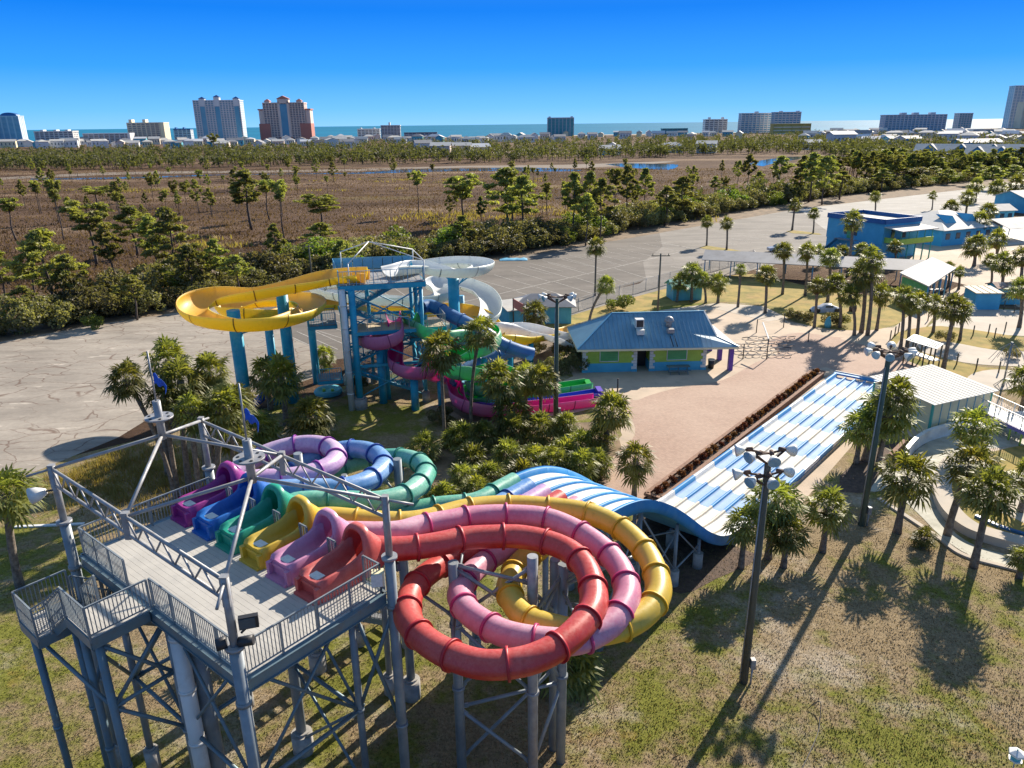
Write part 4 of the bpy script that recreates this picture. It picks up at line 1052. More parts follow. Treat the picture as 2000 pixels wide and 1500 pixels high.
# open flumes and tubes of the rear tower
RIB = {}
def flume(th, pts, m_in, m_out, r=.95, deep=1.0, sec=3.0, rim=.07, bank=.9, step=.35, depth=1.0):
    P = spline(pts, step); tot = len(P) - 1
    n = max(1, round(sec / step)); ns = max(1, round(tot / n)); idx = [round(tot * k / ns) for k in range(ns + 1)]
    K = 14; rings = []; BK = []
    for i, p in enumerate(P):
        i0, i1 = max(i - 7, 0), min(i + 7, tot)
        t0 = (P[min(i0 + 1, tot)] - P[max(i0 - 1, 0)]); t1 = (P[min(i1 + 1, tot)] - P[max(i1 - 1, 0)])
        BK.append(max(-.5, min(.5, bank * 2.0 * math.atan2(t0.x * t1.y - t0.y * t1.x, t0.x * t1.x + t0.y * t1.y) / max(.1, (i1 - i0) * step))))
    for _ in range(8): BK = [BK[0]] + [(BK[i - 1] + BK[i] + BK[i + 1]) / 3 for i in range(1, tot)] + [BK[-1]]
    for i, p in enumerate(P):
        a, c = P[max(i - 1, 0)], P[min(i + 1, tot)]
        t = (c - a).normalized(); side = t.cross(Vector((0, 0, 1))).normalized(); up = side.cross(t)
        bk = BK[i]
        # positive turn (left) throws water right: raise the right-hand wall
        s2 = side * cos(bk) + up * sin(bk); u2 = up * cos(bk) - side * sin(bk)
        inn = [p + s2 * (-cos(pi * k / K) * r) + u2 * ((1 - sin(pi * k / K)) * r * depth - r * depth * .5) for k in range(K + 1)]
        r2 = r + rim
        out = [p + s2 * (-cos(pi * k / K) * r2) + u2 * ((1 - sin(pi * k / K)) * r * depth - r * depth * .5 - rim * sin(pi * k / K)) for k in range(K + 1)][::-1]
        rings.append(inn + out)
    mi = [0] * (K + 1) + [1] * (K + 1)
    for s_ in range(ns):
        q = MB(); q.loft(rings[idx[s_]:idx[s_ + 1] + 1], True, mi); q.build('flume_section', [m_in, m_out], th)
        if s_:
            i = idx[s_]; f = MB()
            a, b = rings[i], rings[min(i + 1, tot)]
            t = (P[min(i + 1, tot)] - P[i - 1]).normalized() * .05
            base = P[i]
            def sc(rg, o): return [p + (p - base).normalized() * .06 + o for p in rg[K + 1:]]
            f.loft([sc(a, -t), sc(a, t)], closed=False, sm=False); f.build('joint_rib', RIB.get(m_out.name, m_out), th)
    return P
F = {
 'y_in': gelcoat('flume_yellow_inside', (0.80, 0.46, 0.04), (0.76, 0.50, 0.18), .35, .6, glow=.3),
 'y_out': gelcoat('flume_yellow_outside', (0.80, 0.64, 0.04), (0.76, 0.56, 0.13), .3, .5, glow=.3),
 'w_in': gelcoat('flume_white_inside', (0.66, 0.68, 0.70), (0.72, 0.73, 0.73), .35, .4, glow=.3),
 'w_out': gelcoat('flume_white_outside', (0.55, 0.60, 0.56), (0.62, 0.65, 0.60), .3, .5, glow=.3),
 'm_in': gelcoat('flume_magenta_inside', (0.62, 0.015, 0.27), (0.62, 0.10, 0.34), .3, .3, glow=.3),
 'm_out': gelcoat('flume_magenta_outside', (0.60, 0.14, 0.34), (0.60, 0.28, 0.42), .35, .8, glow=.3),
 'g_in': gelcoat('flume_green_inside', (0.015, 0.42, 0.06), (0.05, 0.48, 0.12), .3, .3, glow=.3),
 'g_out': gelcoat('flume_green_outside', (0.12, 0.46, 0.24), (0.32, 0.55, 0.40), .35, .8, glow=.3),
 'b': gelcoat('tube_blue_rear', (0.02, 0.13, 0.34), (0.16, 0.28, 0.48), .3, .6),
 'v': gelcoat('lane_violet', (0.11, 0.05, 0.48), (0.2, 0.12, 0.5), .3, .4),
 'v_in': gelcoat('lane_violet_inside', (0.02, 0.05, 0.55), (0.05, 0.1, 0.5), .3, .3),
}
RIB['flume_yellow_outside'] = simple('rib_ochre', (.36, .20, .02), None, 2, .5); RIB['flume_white_outside'] = simple('rib_grey', (.30, .32, .31), None, 2, .5); RIB['flume_magenta_outside'] = simple('rib_plum', (.28, .05, .15), None, 2, .5); RIB['flume_green_outside'] = simple('rib_green', (.06, .26, .12), None, 2, .5)
def GP(L): return [G(a, b, z) for a, b, z in L]
# yellow
ys = thing('flume_slide', 'wide open yellow flume looping out over the cracked car park', 'water slide', (-15, 62, 11))
flume(ys, GP([(708, 539, 11.8), (650, 544, 11.5), (570, 561, 11.1), (490, 576, 10.8), (425, 582, 10.6), (386, 593, 10.4), (374, 609, 10.2), (400, 626, 10.05), (465, 635, 9.9), (535, 631, 9.7), (592, 616, 9.45), (612, 600, 9.2), (590, 589, 9.0), (530, 587, 8.7), (470, 593, 8.4), (444, 604, 8.2), (470, 616, 7.9), (530, 616, 7.6), (590, 604, 7.3), (650, 594, 7.0), (720, 600, 6.6), (800, 610, 6.0), (870, 608, 5.5), (925, 616, 5.0), (958, 640, 4.2), (965, 662, 3.6), (1000, 668, 3.0), (1050, 658, 2.4), (1100, 652, 1.8), (1150, 640, 1.2)]), F['y_in'], F['y_out'], 1.15, sec=3.2, bank=.5, depth=.78)
for s_ in (-1, 1):
    q = MB(); q.beam(G(690, 537, 11.75) + Vector((0, s_ * 1.2, 0)), G(718, 541, 11.6) + Vector((0, s_ * .9, 0)), .15, .9); q.build('entrance_wall', F['y_in'], ys)
# white
ws = thing('flume_slide', 'wide open white flume swinging out right and back behind the blue tower', 'water slide', (-9, 66, 11))
flume(ws, GP([(762, 530, 11.9), (790, 526, 11.8), (820, 523, 11.5), (855, 529, 11.1), (895, 533, 10.8), (930, 530, 10.6), (945, 522, 10.4), (925, 516, 10.1), (880, 515, 9.9), (830, 522, 9.5), (770, 536, 9.2), (700, 548, 8.9), (650, 552, 8.6), (618, 558, 8.4), (625, 570, 8.2), (670, 580, 8.0), (730, 586, 7.8), (790, 588, 7.6), (840, 586, 7.4), (868, 578, 7.2), (862, 566, 7.0), (846, 560, 6.9), (860, 554, 6.7), (900, 556, 6.5), (940, 570, 6.2), (958, 592, 5.9), (958, 618, 5.4), (944, 634, 4.9)]), F['w_in'], F['w_out'], 1.1, sec=3.0, bank=.45, depth=.8)
tube_slide(ws, GP([(948, 630, 4.9), (925, 640, 4.6), (890, 646, 4.3), (850, 648, 4.1), (815, 652, 3.8)]), F['w_out'], .8, 1.5)
flume(ws, GP([(958, 628, 4.9), (962, 640, 4.5), (985, 645, 4.0), (1020, 645, 3.4), (1060, 652, 2.8), (1100, 664, 2.0), (1125, 672, 1.6)]), F['w_in'], F['w_in'], .95, sec=3.0)
# blue tube
bs = thing('tube_slide', 'dark blue enclosed tube slide dropping from the blue tower behind the green flume', 'water slide', (-6, 66, 7.5))
tube_slide(bs, GP([(824, 600, 7.9), (838, 597, 7.9), (855, 603, 7.7), (880, 616, 7.3), (905, 628, 6.9), (925, 638, 6.5), (950, 652, 5.9), (980, 672, 4.9), (1010, 684, 4.3), (1040, 692, 3.8)]), F['b'], .62, 2.4)
tube_slide(bs, GP([(1020, 685, 3.4), (985, 690, 3.2), (945, 703, 2.9), (905, 724, 2.4), (885, 745, 1.8), (900, 765, 1.2), (930, 778, .9)]), F['b'], .55, 2.4)
flume(bs, GP([(915, 785, .75), (960, 792, .7), (1020, 788, .6), (1090, 780, .5), (1168, 768, .45)]), F['v_in'], F['v'], .62, sec=3, depth=.8)
# magenta
ms = thing('flume_slide', 'magenta open flume spiralling down the near side of the blue tower', 'water slide', (-10, 62, 7))
flume(ms, GP([(768, 618, 7.5), (773, 630, 7.25), (777, 645, 6.9), (775, 660, 6.5), (750, 671, 6.2), (722, 671, 6.0), (706, 661, 5.8), (716, 651, 5.6), (742, 650, 5.3), (765, 660, 5.0), (776, 680, 4.6), (771, 700, 4.2), (772, 716, 3.9), (795, 728, 3.7), (825, 730, 3.4), (845, 722, 3.2), (838, 710, 3.0), (826, 702, 2.9), (824, 712, 2.7), (840, 732, 2.5), (866, 738, 2.4), (884, 744, 2.2), (890, 762, 1.9), (893, 782, 1.5), (920, 797, 1.1), (970, 803, .8), (1040, 797, .6), (1110, 789, .5), (1165, 782, .45)]), F['m_in'], F['m_out'], .62, sec=2.6, depth=1.5)
# green
gs = thing('flume_slide', 'bright green open flume winding behind the tall fan palms', 'water slide', (-7, 64, 7))
flume(gs, GP([(797, 618, 7.5), (808, 632, 7.2), (822, 645, 6.8), (845, 657, 6.5), (872, 662, 6.2), (900, 656, 6.0), (930, 647, 5.8), (958, 650, 5.6), (968, 663, 5.4), (950, 680, 5.1), (918, 690, 4.8), (885, 699, 4.5), (866, 712, 4.2), (885, 727, 3.9), (930, 730, 3.6), (970, 728, 3.3), (1000, 735, 3.0), (1008, 750, 2.7), (985, 762, 2.4), (945, 762, 2.1), (915, 757, 1.9), (920, 772, 1.5), (960, 780, 1.0), (1030, 772, .7), (1090, 763, .6), (1150, 754, .5)]), F['g_in'], F['g_out'], .68, sec=2.6, depth=1.6)
for (x, y, m_, th) in ((1148, 753, 'g_in', gs), (1170, 767, 'v', bs)):
    p = G(x, y, .45); q = MB(); q.box(p, (.5, 1.4, .8), .1); q.build('end_block', F[m_], th)
sheet('splash_lane_floor', [(1010, 800), (1160, 775), (1180, 775), (1190, 790), (1100, 812), (1020, 815)], .02, MT['walkpale'])
# free-standing blue columns with cross arms
sc2 = thing('slide_support_columns', 'thick sky-blue columns holding up the flumes around the rear tower', 'support columns', (-15, 62, 0))
def bcol(px, py, z, r=.3, m='blue'):
    p = G(px, py, z); column(sc2, p.x, p.y, z, r, m, foot=False); return p
yc = [bcol(455, 606, 10.0, .52), bcol(550, 573, 10.2, .50), bcol(524, 636, 7.4, .36), bcol(605, 610, 7.2, .36), bcol(885, 540, 10.0, .55, 'blue')]
bcol(901, 577, 6.8, .3, 'bluelt'); bcol(741, 672, 5.6, .36); bcol(808, 736, 3.1, .36); bcol(752, 660, 5.9, .2); bcol(860, 745, 2.3, .3); bcol(945, 700, 4.0, .28); bcol(996, 678, 3.6, .28); bcol(1037, 664, 2.6, .26); bcol(998, 660, 3.0, .26); bcol(907, 745, 2.2, .28, 'bluelt'); bcol(830, 615, 6.0, .2); bcol(938, 775, 1.2, .25); bcol(912, 655, 5, .25)
def arm(a, b): brace(sc2, a, b, .07, 'blue', 'support_arm')
for p, L in ((yc[0], [(375, 600, 9.6), (470, 634, 9.1), (415, 629, 9.2), (530, 632, 8.9)]), (yc[1], [(540, 564, 10.2), (565, 586, 8.1), (585, 619, 8.7), (618, 602, 8.5)]), (yc[4], [(855, 529, 10.4), (930, 530, 9.9), (925, 516, 9.5), (840, 586, 6.6)])):
    for a, b, z in L: arm(Vector((p.x, p.y, z - 1.0)), G(a, b, z))

# small blue boxes and things beside the tower
def px_building(name, label, cat, corners, z1, wall, group=None):
    pass
lifeg = thing('inflatable_tube', 'round turquoise ride tub lying in the grass left of the blue tower', 'tub', G(642, 768))
p = G(642, 770, 0)
q = MB(); rg = []
for (r_, z_) in ((1.25, .1), (1.35, .35), (1.2, .55), (.95, .5), (.8, .3), (0.01, .28)):
    rg.append([p + Vector((r_ * cos(k * pi / 12), r_ * sin(k * pi / 12), z_)) for k in range(24)])
q.loft(rg); q.build('tub_shell', MT['aqua'], lifeg)
q = MB()
for dx in (-.4, .4): q.box(p + Vector((dx, 0, .42)), (.25, .25, .2))
q.build('seat_pad', MT['lime'], lifeg)

# ------------------------------------------------------------------ snack building with the blue roof
sb = thing('snack_building', 'long lime and azure kiosk building under a big blue metal hip roof', 'building', (13.5, 74, 0))
wl_, wr_ = Vector((7.2, 71.8, 0)), Vector((19.8, 72.35, 0))
fx = (wr_ - wl_).normalized(); fy = Vector((-fx.y, fx.x, 0)); LEN = (wr_ - wl_).length; DEP = 6.6
def B(x, y, z): return wl_ + fx * x + fy * y + Vector((0, 0, z))
brot = math.atan2(fx.y, fx.x)
dx0, dx1 = LEN * .435, LEN * .545      # the dark passage
def wallseg(x0, x1, nm='wall'):
    q = MB(); q.prism([B(x0, 0, 0), B(x1, 0, 0), B(x1, DEP, 0), B(x0, DEP, 0)], .95, 2.75, 0); o = q.build(nm, MT['lime'], sb)
    q = MB(); q.prism([B(x0 - .02, -.02, 0), B(x1 + .02, -.02, 0), B(x1 + .02, DEP + .02, 0), B(x0 - .02, DEP + .02, 0)], 0, .95, 0); q.build('wall_base', MT['azure'], sb)
wallseg(0, dx0); wallseg(dx1, LEN)
q = MB(); q.prism([B(dx0, 1.8, 0), B(dx1, 1.8, 0), B(dx1, DEP - .3, 0), B(dx0, DEP - .3, 0)], 0, 2.7); q.build('passage_door', MT['dark'], sb)
for xq in (0, dx0, dx1, LEN):
    sgn = 1 if xq in (0, dx1) else -1
    for k in range(8):
        w = .55 if k % 2 == 0 else .36
        q = MB(); q.box(B(xq + sgn * (w / 2 - .05), -.03, .42 + k * .31), (w, .10, .27), brot); q.build('quoin_block', MT['white'], sb)
    q = MB(); q.box(B(xq + sgn * .22, -.045, .13), (.6, .10, .26), brot); q.build('quoin_block', MT['azure'], sb)
for (x0, x1) in ((LEN * .135, LEN * .29), (LEN * .68, LEN * .845)):
    q = MB()
    for (a, b, c, d) in ((x0, x1, 2.55, 2.62), (x0, x1, 1.12, 1.19), (x0, x0 + .07, 1.12, 2.62), (x1 - .07, x1, 1.12, 2.62)):
        q.prism([B(a, -.10, 0), B(b, -.10, 0), B(b, .0, 0), B(a, .0, 0)], c, d)
    wf = q.build('shutter_frame', MT['white'], sb)
    for k in range(6):
        q = MB(); z = 1.2 + k * .225; q.prism([B(x0 + .07, -.06, 0), B(x1 - .07, -.06, 0), B(x1 - .07, -.01, 0), B(x0 + .07, -.01, 0)], z, z + .215); q.build('shutter_slat', MT['limegreen'], wf)
# roof
ze, zr_ = 2.75, 5.35
e = {'fl': B(-.7, -.95, ze), 'fr': B(LEN + 3.0, -.95, ze - .1), 'br': B(LEN + 3.0, DEP + .9, ze - .1), 'bl': B(-.7, DEP + .9, ze), 'rl': B(3.4, DEP / 2 - .1, zr_), 'rr': B(LEN + .45, DEP / 2 - .1, zr_), 'mf': B(LEN + 1.2, .75, 3.3), 'mb': B(LEN + 1.2, DEP - .9, 3.3)}
def slab(q, pts, th=.09, mi=0):
    pts = [Vector(p) for p in pts]
    nrm = (pts[1] - pts[0]).cross(pts[2] - pts[0]).normalized()
    if nrm.z < 0: pts = pts[::-1]; nrm = -nrm
    lo = [p - nrm * th for p in pts]
    q.poly(pts, mi); q.poly(lo[::-1], mi)
    for k in range(len(pts)): q.poly([lo[k], lo[(k + 1) % len(pts)], pts[(k + 1) % len(pts)], pts[k]], mi)
def seams(q, a, b, c, d, n, w=.05, h=.06):
    """raised standing seams running from edge a-b up to edge d-c"""
    nr = (Vector(b) - Vector(a)).cross(Vector(d) - Vector(a)).normalized()
    if nr.z < 0: nr = -nr
    for k in range(1, n):
        u = k / n
        q.beam(Vector(a).lerp(Vector(b), u) + nr * .02, Vector(d).lerp(Vector(c), u) + nr * .02, w, h)
for nm, f_ in (('front', ['fl', 'fr', 'mf', 'rr', 'rl']), ('back', ['br', 'bl', 'rl', 'rr', 'mb']), ('left', ['bl', 'fl', 'rl']), ('gable', ['rr', 'mf', 'mb'])):
    q = MB(); slab(q, [e[k] for k in f_]); q.build('roof_plane', MT['roofblue'] if nm != 'gable' else MT['roofgrey'], sb)
q = MB(); slab(q, [e[k] for k in ('fr', 'br', 'mb', 'mf')]); q.build('roof_plane', MT['roofgrey'], sb)
q = MB()
nse = 36
for k in range(1, nse):
    u = k / nse
    x = -.7 + (LEN + 3.7) * u
    a = B(x, -.95, ze)
    if x < 3.4: f_ = (x + .7) / 4.1
    elif x <= LEN + .45: f_ = 1
    else: f_ = max(0, 1 - (x - LEN - .45) / 2.55)
    y1 = -.95 + f_ * (DEP / 2 + .85); z1 = ze + f_ * (zr_ - ze)
    if x > LEN + .45: continue
    q.beam(a + Vector((0, 0, .03)), B(x, y1, z1 + .03), .035, .05)
q.build('roof_seams', MT['roofblue'], sb, 'stuff')
for a, b in (('fl', 'rl'), ('rl', 'rr'), ('rr', 'mf'), ('mf', 'fr'), ('bl', 'rl')):
    q = MB(); q.beam(e[a] + Vector((0, 0, .05)), e[b] + Vector((0, 0, .05)), .16, .06); q.build('ridge_cap', MT['bluelt'] if b != 'fr' and a != 'rr' else MT['white'], sb)
q = MB(); q.beam(e['fl'] - Vector((0, 0, .13)), e['fr'] - Vector((0, 0, .13)), .06, .2); q.beam(e['fl'] - Vector((0, 0, .13)), e['bl'] - Vector((0, 0, .13)), .06, .2); q.build('fascia', MT['cream'], sb)
for x_, y_ in ((LEN + 2.5, -.3), (LEN + 2.5, 3.2), (LEN + 2.5, DEP)):
    q = MB(); p = B(x_, y_, 0); q.prism([B(x_ - .22, y_ - .22, 0), B(x_ + .22, y_ - .22, 0), B(x_ + .22, y_ + .22, 0), B(x_ - .22, y_ + .22, 0)], 0, 2.4); o = q.build('porch_column', MT['purple'], sb)
    q = MB(); q.prism([B(x_ - .32, y_ - .32, 0), B(x_ + .32, y_ - .32, 0), B(x_ + .32, y_ + .32, 0), B(x_ - .32, y_ + .32, 0)], 2.4, 2.66); q.build('column_cap', MT['orange'], o)
def roofz(y): return ze + (y + .95) / (DEP / 2 + .85) * (zr_ - ze)
ac = thing('roof_unit', 'square white cooling unit on the left of the blue roof', 'air conditioner', B(5.9, 1.6, roofz(1.6)))
q = MB(); q.box(B(5.9, 1.35, roofz(1.35) + .55), (.85, .75, .9), brot); q.build('unit_body', MT['white'], ac)
q = MB(); q.box(B(5.9, .96, roofz(1.35) + .55), (.68, .04, .7), brot); q.build('vent_grille', MT['black'], ac)
q = MB(); q.box(B(5.9, .65, roofz(.65) + .25), (.75, .7, .5), brot); q.build('duct_box', MT['placard'], ac)
ac = thing('roof_fan', 'domed grey kitchen exhaust fan dripping grease down the blue roof', 'exhaust fan', B(9.0, 1.6, roofz(1.6)))
p = B(9.0, 1.5, roofz(1.5))
q = MB(); q.tube(p, p + Vector((0, 0, .55)), .3, 16); q.sweep([p + Vector((0, 0, .5)), p + Vector((0, 0, .62)), p + Vector((0, 0, .9)), p + Vector((0, 0, 1.05))], [.48, .50, .38, .15], 16); q.build('fan_hood', MT['steel_lt'], ac)
q = MB(); q.box(B(9.0, .75, roofz(.75) + .2), (.7, .6, .4), brot); q.build('duct_box', MT['steel_lt'], ac)
def on_roof(x0, x1, y0, y1, z=.012):
    return [B(x0, y0, roofz(y0) + z), B(x1, y0, roofz(y0) + z), B(x1 - .1, y1, roofz(y1) + z), B(x0 - .1, y1, roofz(y1) + z)]
for xx in (8.95, 9.35):
    q = MB(); q.poly(on_roof(xx, xx + .09, -.9, .4)); q.build('grease_stain', MT['black'], sb)
bn = thing('picnic_bench', 'dark bench table against the azure base of the kiosk', 'bench', B(LEN * .76, -.9, 0))
q = MB(); q.box(B(LEN * .76, -.9, .75), (2.3, .7, .06), brot); q.build('table_top', MT['beam'], bn)
q = MB(); q.box(B(LEN * .76, -1.45, .45), (2.3, .28, .05), brot); q.build('seat', MT['beam'], bn)
for xx in (-.9, 0, .9):
    q = MB(); q.beam(B(LEN * .76 + xx, -1.5, 0), B(LEN * .76 + xx, -.8, .72), .06, .06); q.beam(B(LEN * .76 + xx, -.6, 0), B(LEN * .76 + xx, -1.1, .72), .06, .06); q.build('leg', MT['beam'], bn)
p = B(LEN + .75, .4, 0)
tc = thing('trash_bin', 'dark bin at the right corner of the kiosk', 'bin', p)
q = MB(); q.sweep([p, p + Vector((0, 0, .9))], [.28, .34], 14); q.build('bin_body', MT['black'], tc)
q = MB(); q.tube(p + Vector((0, 0, .9)), p + Vector((0, 0, .98)), .36, 14); q.build('lid', MT['placard'], tc)

# ------------------------------------------------------------------ generic gabled / hipped sheds
def box_house(name, label, cat, c, L, D, h, rot, wall, roof, rise=1.2, over=.5, hip=False, group=None, mono=False, wins=0, open_=False, post='white'):
    c = Vector(c); th = thing(name, label, cat, c, group)
    ux = Vector((cos(rot), sin(rot), 0)); uy = Vector((-sin(rot), cos(rot), 0))
    def P(x, y, z): return c + ux * x + uy * y + Vector((0, 0, z))
    hl, hd = L / 2, D / 2
    if not open_:
        q = MB(); q.prism([P(-hl, -hd, 0), P(hl, -hd, 0), P(hl, hd, 0), P(-hl, hd, 0)], 0, h)
        if not hip and not mono:
            for s_ in (-1, 1):
                q.poly([P(s_ * hl, -hd, h), P(s_ * hl, hd, h), P(s_ * hl, 0, h + rise)])
        q.build('wall', MT[wall], th)
    else:
        nn = max(2, int(L / 4))
        for i in range(nn + 1):
            for s_ in (-1, 1):
                q = MB(); p = P(-hl + L * i / nn, s_ * hd, 0); q.tube(p, p + Vector((0, 0, h)), .09, 6); q.build('post', MT[post], th)
    ol, od = hl + over, hd + over; hz = h - over * rise / hd * .6
    if mono:
        q = MB(); slab(q, [P(-ol, -od, h), P(ol, -od, h), P(ol, od, h + rise), P(-ol, od, h + rise)], .12); q.build('roof', MT[roof], th)
        q = MB(); seams(q, P(-ol, -od, h), P(ol, -od, h), P(ol, od, h + rise), P(-ol, od, h + rise), max(4, int(L / .7))); q.build('roof_seams', MT[roof], th, 'stuff')
    else:
        r0 = -ol + (od if hip else 0); r1 = -r0
        for s_ in (-1, 1):
            q = MB(); slab(q, [P(-ol, s_ * od, hz), P(ol, s_ * od, hz), P(r1, 0, h + rise), P(r0, 0, h + rise)], .1); q.build('roof_plane', MT[roof], th)
            if hip:
                q = MB(); slab(q, [P(s_ * ol, -od, hz), P(s_ * ol, od, hz), P(s_ * r1, 0, h + rise)], .1); q.build('roof_plane', MT[roof], th)
    for i in range(wins):
        x = -hl + L * (i + .5) / wins
        q = MB(); q.box(P(x, -hd - .03, h * .55), (min(1.2, L / wins * .5), .08, h * .35), rot); q.build('window', MT['glass'], th)
    return th, P
box_house('shed', 'low aqua hut with pale roof just right of the white flume', 'shed', G(1000, 628), 3.6, 5, 2.3, .5, 'aqua', 'roofwhite', .7, .4)
box_house('shed', 'aqua hut with blue-grey hip roof behind the tall lamp post', 'shed', G(1062, 625), 7.0, 3.8, 2.5, -.05, 'aqua', 'roofgrey', 1.0, .6, hip=True)
# goal-like timber sign frame
sf = thing('sign_frame', 'tall timber posts with a faded red sign board left of the rear lamp post', 'sign', G(1030, 665))
for (x, y, t_) in ((1003, 640, 582), (1024, 655, 592), (1029, 660, 593), (1042, 672, 602)):
    p = G(x, y); q = MB(); q.tube(p, (p.x, p.y, ZAT(t_, p.x, p.y)), .09, 8); q.build('post', MT['pole_wood'], sf)
a, b = G(1003, 640), G(1024, 655)
za, zb = ZAT(584, a.x, a.y), ZAT(596, b.x, b.y)
q = MB(); q.beam((a.x, a.y, za - .5), (b.x, b.y, zb - .5), .06, 1.1); q.build('sign_board', simple('faded_red', (.5, .16, .12), None, 2, .7), sf)
# hexagon rope-net frame beside the kiosk
nf = thing('shade_frame', 'thin black pole frame around a patch of curved footings right of the kiosk', 'frame', G(1475, 670))
hexp = [(1451, 701, 672), (1497, 702, 662), (1477, 650, 624), (1530, 640, 612), (1578, 668, 645)]
pp = []
for (x, y, t_) in hexp:
    p = G(x, y); z = ZAT(t_, p.x, p.y); pp.append(Vector((p.x, p.y, z)))
    q = MB(); q.tube(p, pp[-1], .06, 8); q.build('pole', MT['black'], nf)
q = MB(); q.beam(pp[1], pp[1].lerp(G(1490, 630, 3.2), 1), .12, .12); q.build('white_arm', MT['white'], nf)
q = MB(); q.tube(pp[2], pp[3], .02, 6); q.tube(pp[0], pp[1], .02, 6); q.build('cable', MT['black'], nf)
random.seed(5)
g_ = 'curved footings by the kiosk'
k_ = 0; HC = {}
for r_ in range(6):
    for c_ in range(9):
        x = 1440 + c_ * 15 + (r_ % 2) * 8 + random.uniform(-2, 2); y = 660 + r_ * 7.2 + random.uniform(-1, 1)
        if x + (y - 690) * 1.2 < 1420 or x > 1548: continue
        p = G(x, y); a0 = random.uniform(2.6, 3.6)
        q = MB(); q.sweep([p + Vector((.42 * cos(a0 + t_ * .5), .42 * sin(a0 + t_ * .5), .10 + .16 * sin(t_ * .5))) for t_ in range(7)], .05, 6)
        o = q.build('footing_hoop', MT['lot_pale'] if k_ % 3 else MT['black']); k_ += 1
        HC[r_] = HC.get(r_, -1) + 1; tag(o, '%s low curved hoop from the kiosk in the %s row inside the pole frame' % (['nearest', 'second', 'third', 'fourth', 'fifth', 'sixth', 'seventh', 'eighth', 'ninth'][HC[r_]], ['back', 'second', 'third', 'fourth', 'fifth', 'front'][r_]), 'hoop', g_)

# ------------------------------------------------------------------ right-hand park buildings
# blue two-storey building
bb = thing('park_building', 'bright blue two-storey building with flat roof and outside stairs', 'building', (66, 142, 0))
c0, c1, c2 = G(1610, 488), G(1718, 507), Vector((0, 0, 0))
ux = (c1 - c0).normalized(); uy = Vector((-ux.y, ux.x, 0)); LB = (c1 - c0).length
zt_ = 7.2
def Q(x, y, z): return c0 + ux * x + uy * y + Vector((0, 0, z))
DB = 9.5
q = MB(); q.prism([Q(0, 0, 0), Q(LB, 0, 0), Q(LB, DB, 0), Q(0, DB, 0)], 2.6, 6.4); q.build('wall', MT['azure'], bb)
q = MB(); q.prism([Q(.1, .1, 0), Q(LB - .1, .1, 0), Q(LB - .1, DB - .1, 0), Q(.1, DB - .1, 0)], 0, 2.6); q.build('lower_wall', MT['azure'], bb)
q = MB()
for A, B_2 in (((-.1, -.1), (LB + .1, -.1)), ((LB + .1, -.1), (LB + .1, DB)), ((-.1, DB), (LB + .1, DB)), ((-.1, -.1), (-.1, DB))):
    q.beam(Q(*A, 6.75), Q(*B_2, 6.75), .25, .9)
q.build('parapet', MT['navy'], bb)
q = MB(); q.prism([Q(.1, .1, 0), Q(LB - .1, .1, 0), Q(LB - .1, DB - .1, 0), Q(.1, DB - .1, 0)], 6.41, 6.5); q.build('flat_roof', MT['roofwhite'], bb)
for x in (LB * .33, LB * .5): 
    q = MB(); q.prism([Q(x, -.06, 0), Q(x + .7, -.06, 0), Q(x + .7, 0, 0), Q(x, 0, 0)], 3.6, 5.4); q.build('window', MT['glass'], bb)
q = MB(); q.prism([Q(LB * .38, -.08, 0), Q(LB * .48, -.08, 0), Q(LB * .48, 0, 0), Q(LB * .38, 0, 0)], 3.0, 5.2); q.build('door', MT['limegreen'], bb)
q = MB(); q.prism([Q(LB * .25, -1.3, 0), Q(LB * .6, -1.3, 0), Q(LB * .6, -.05, 0), Q(LB * .25, -.05, 0)], 2.7, 2.85); q.build('balcony', MT['roofgrey'], bb)
railing(bb, [Q(LB * .25, -1.25, 2.85), Q(LB * .6, -1.25, 2.85)], 1.0, .5, 'bluelt', 2)
q = MB(); q.beam(Q(LB * .6, -.7, 2.7), Q(LB * .85, -.7, .1), 1.1, .2); q.beam(Q(LB * .25, -.7, 2.7), Q(LB * .02, -.7, .1), 1.1, .2); q.build('stairs', MT['bluelt'], bb)
q = MB(); q.prism([Q(LB, .5, 0), Q(LB + 3.2, .5, 0), Q(LB + 3.2, 9, 0), Q(LB, 9, 0)], 2.9, 3.05); q.build('porch_deck', MT['roofgrey'], bb)
q = MB(); q.prism([Q(LB, .4, 0), Q(LB + 3.4, .4, 0), Q(LB + 3.4, .55, 0), Q(LB, .55, 0)], 3.05, 4.0); q.prism([Q(LB + 3.25, .55, 0), Q(LB + 3.4, .55, 0), Q(LB + 3.4, 9, 0), Q(LB + 3.25, 9, 0)], 3.05, 4.0); q.build('porch_parapet', MT['lime'], bb)
for k in range(5):
    p = Q(LB + 3.2, .6 + k * 2.05, 0); q = MB(); q.tube(p, p + Vector((0, 0, 2.9)), .12, 8); q.tube(p + Vector((0, 0, 4)), p + Vector((0, 0, 5.6)), .08, 8); q.build('porch_post', MT['teal'], bb)
q = MB(); slab(q, [Q(LB - .2, 0, 5.9), Q(LB + 3.8, 0, 5.5), Q(LB + 3.8, 9.5, 5.5), Q(LB - .2, 9.5, 5.9)], .15); q.build('porch_roof', MT['roofwhite'], bb)
for y in (2, 5): 
    q = MB(); q.prism([Q(LB, y, 0), Q(LB + .06, y, 0), Q(LB + .06, y + .9, 0), Q(LB, y + .9, 0)], 3.6, 5.2); q.build('window', MT['glass'], bb)
_h, HP = box_house('park_hall', 'large hall with broad pale roof and blue dormers behind the blue building', 'building', G(1832, 466), 18, 15, 3.4, .42, 'azure', 'roofwhite', 2.6, .8, hip=True, wins=6)
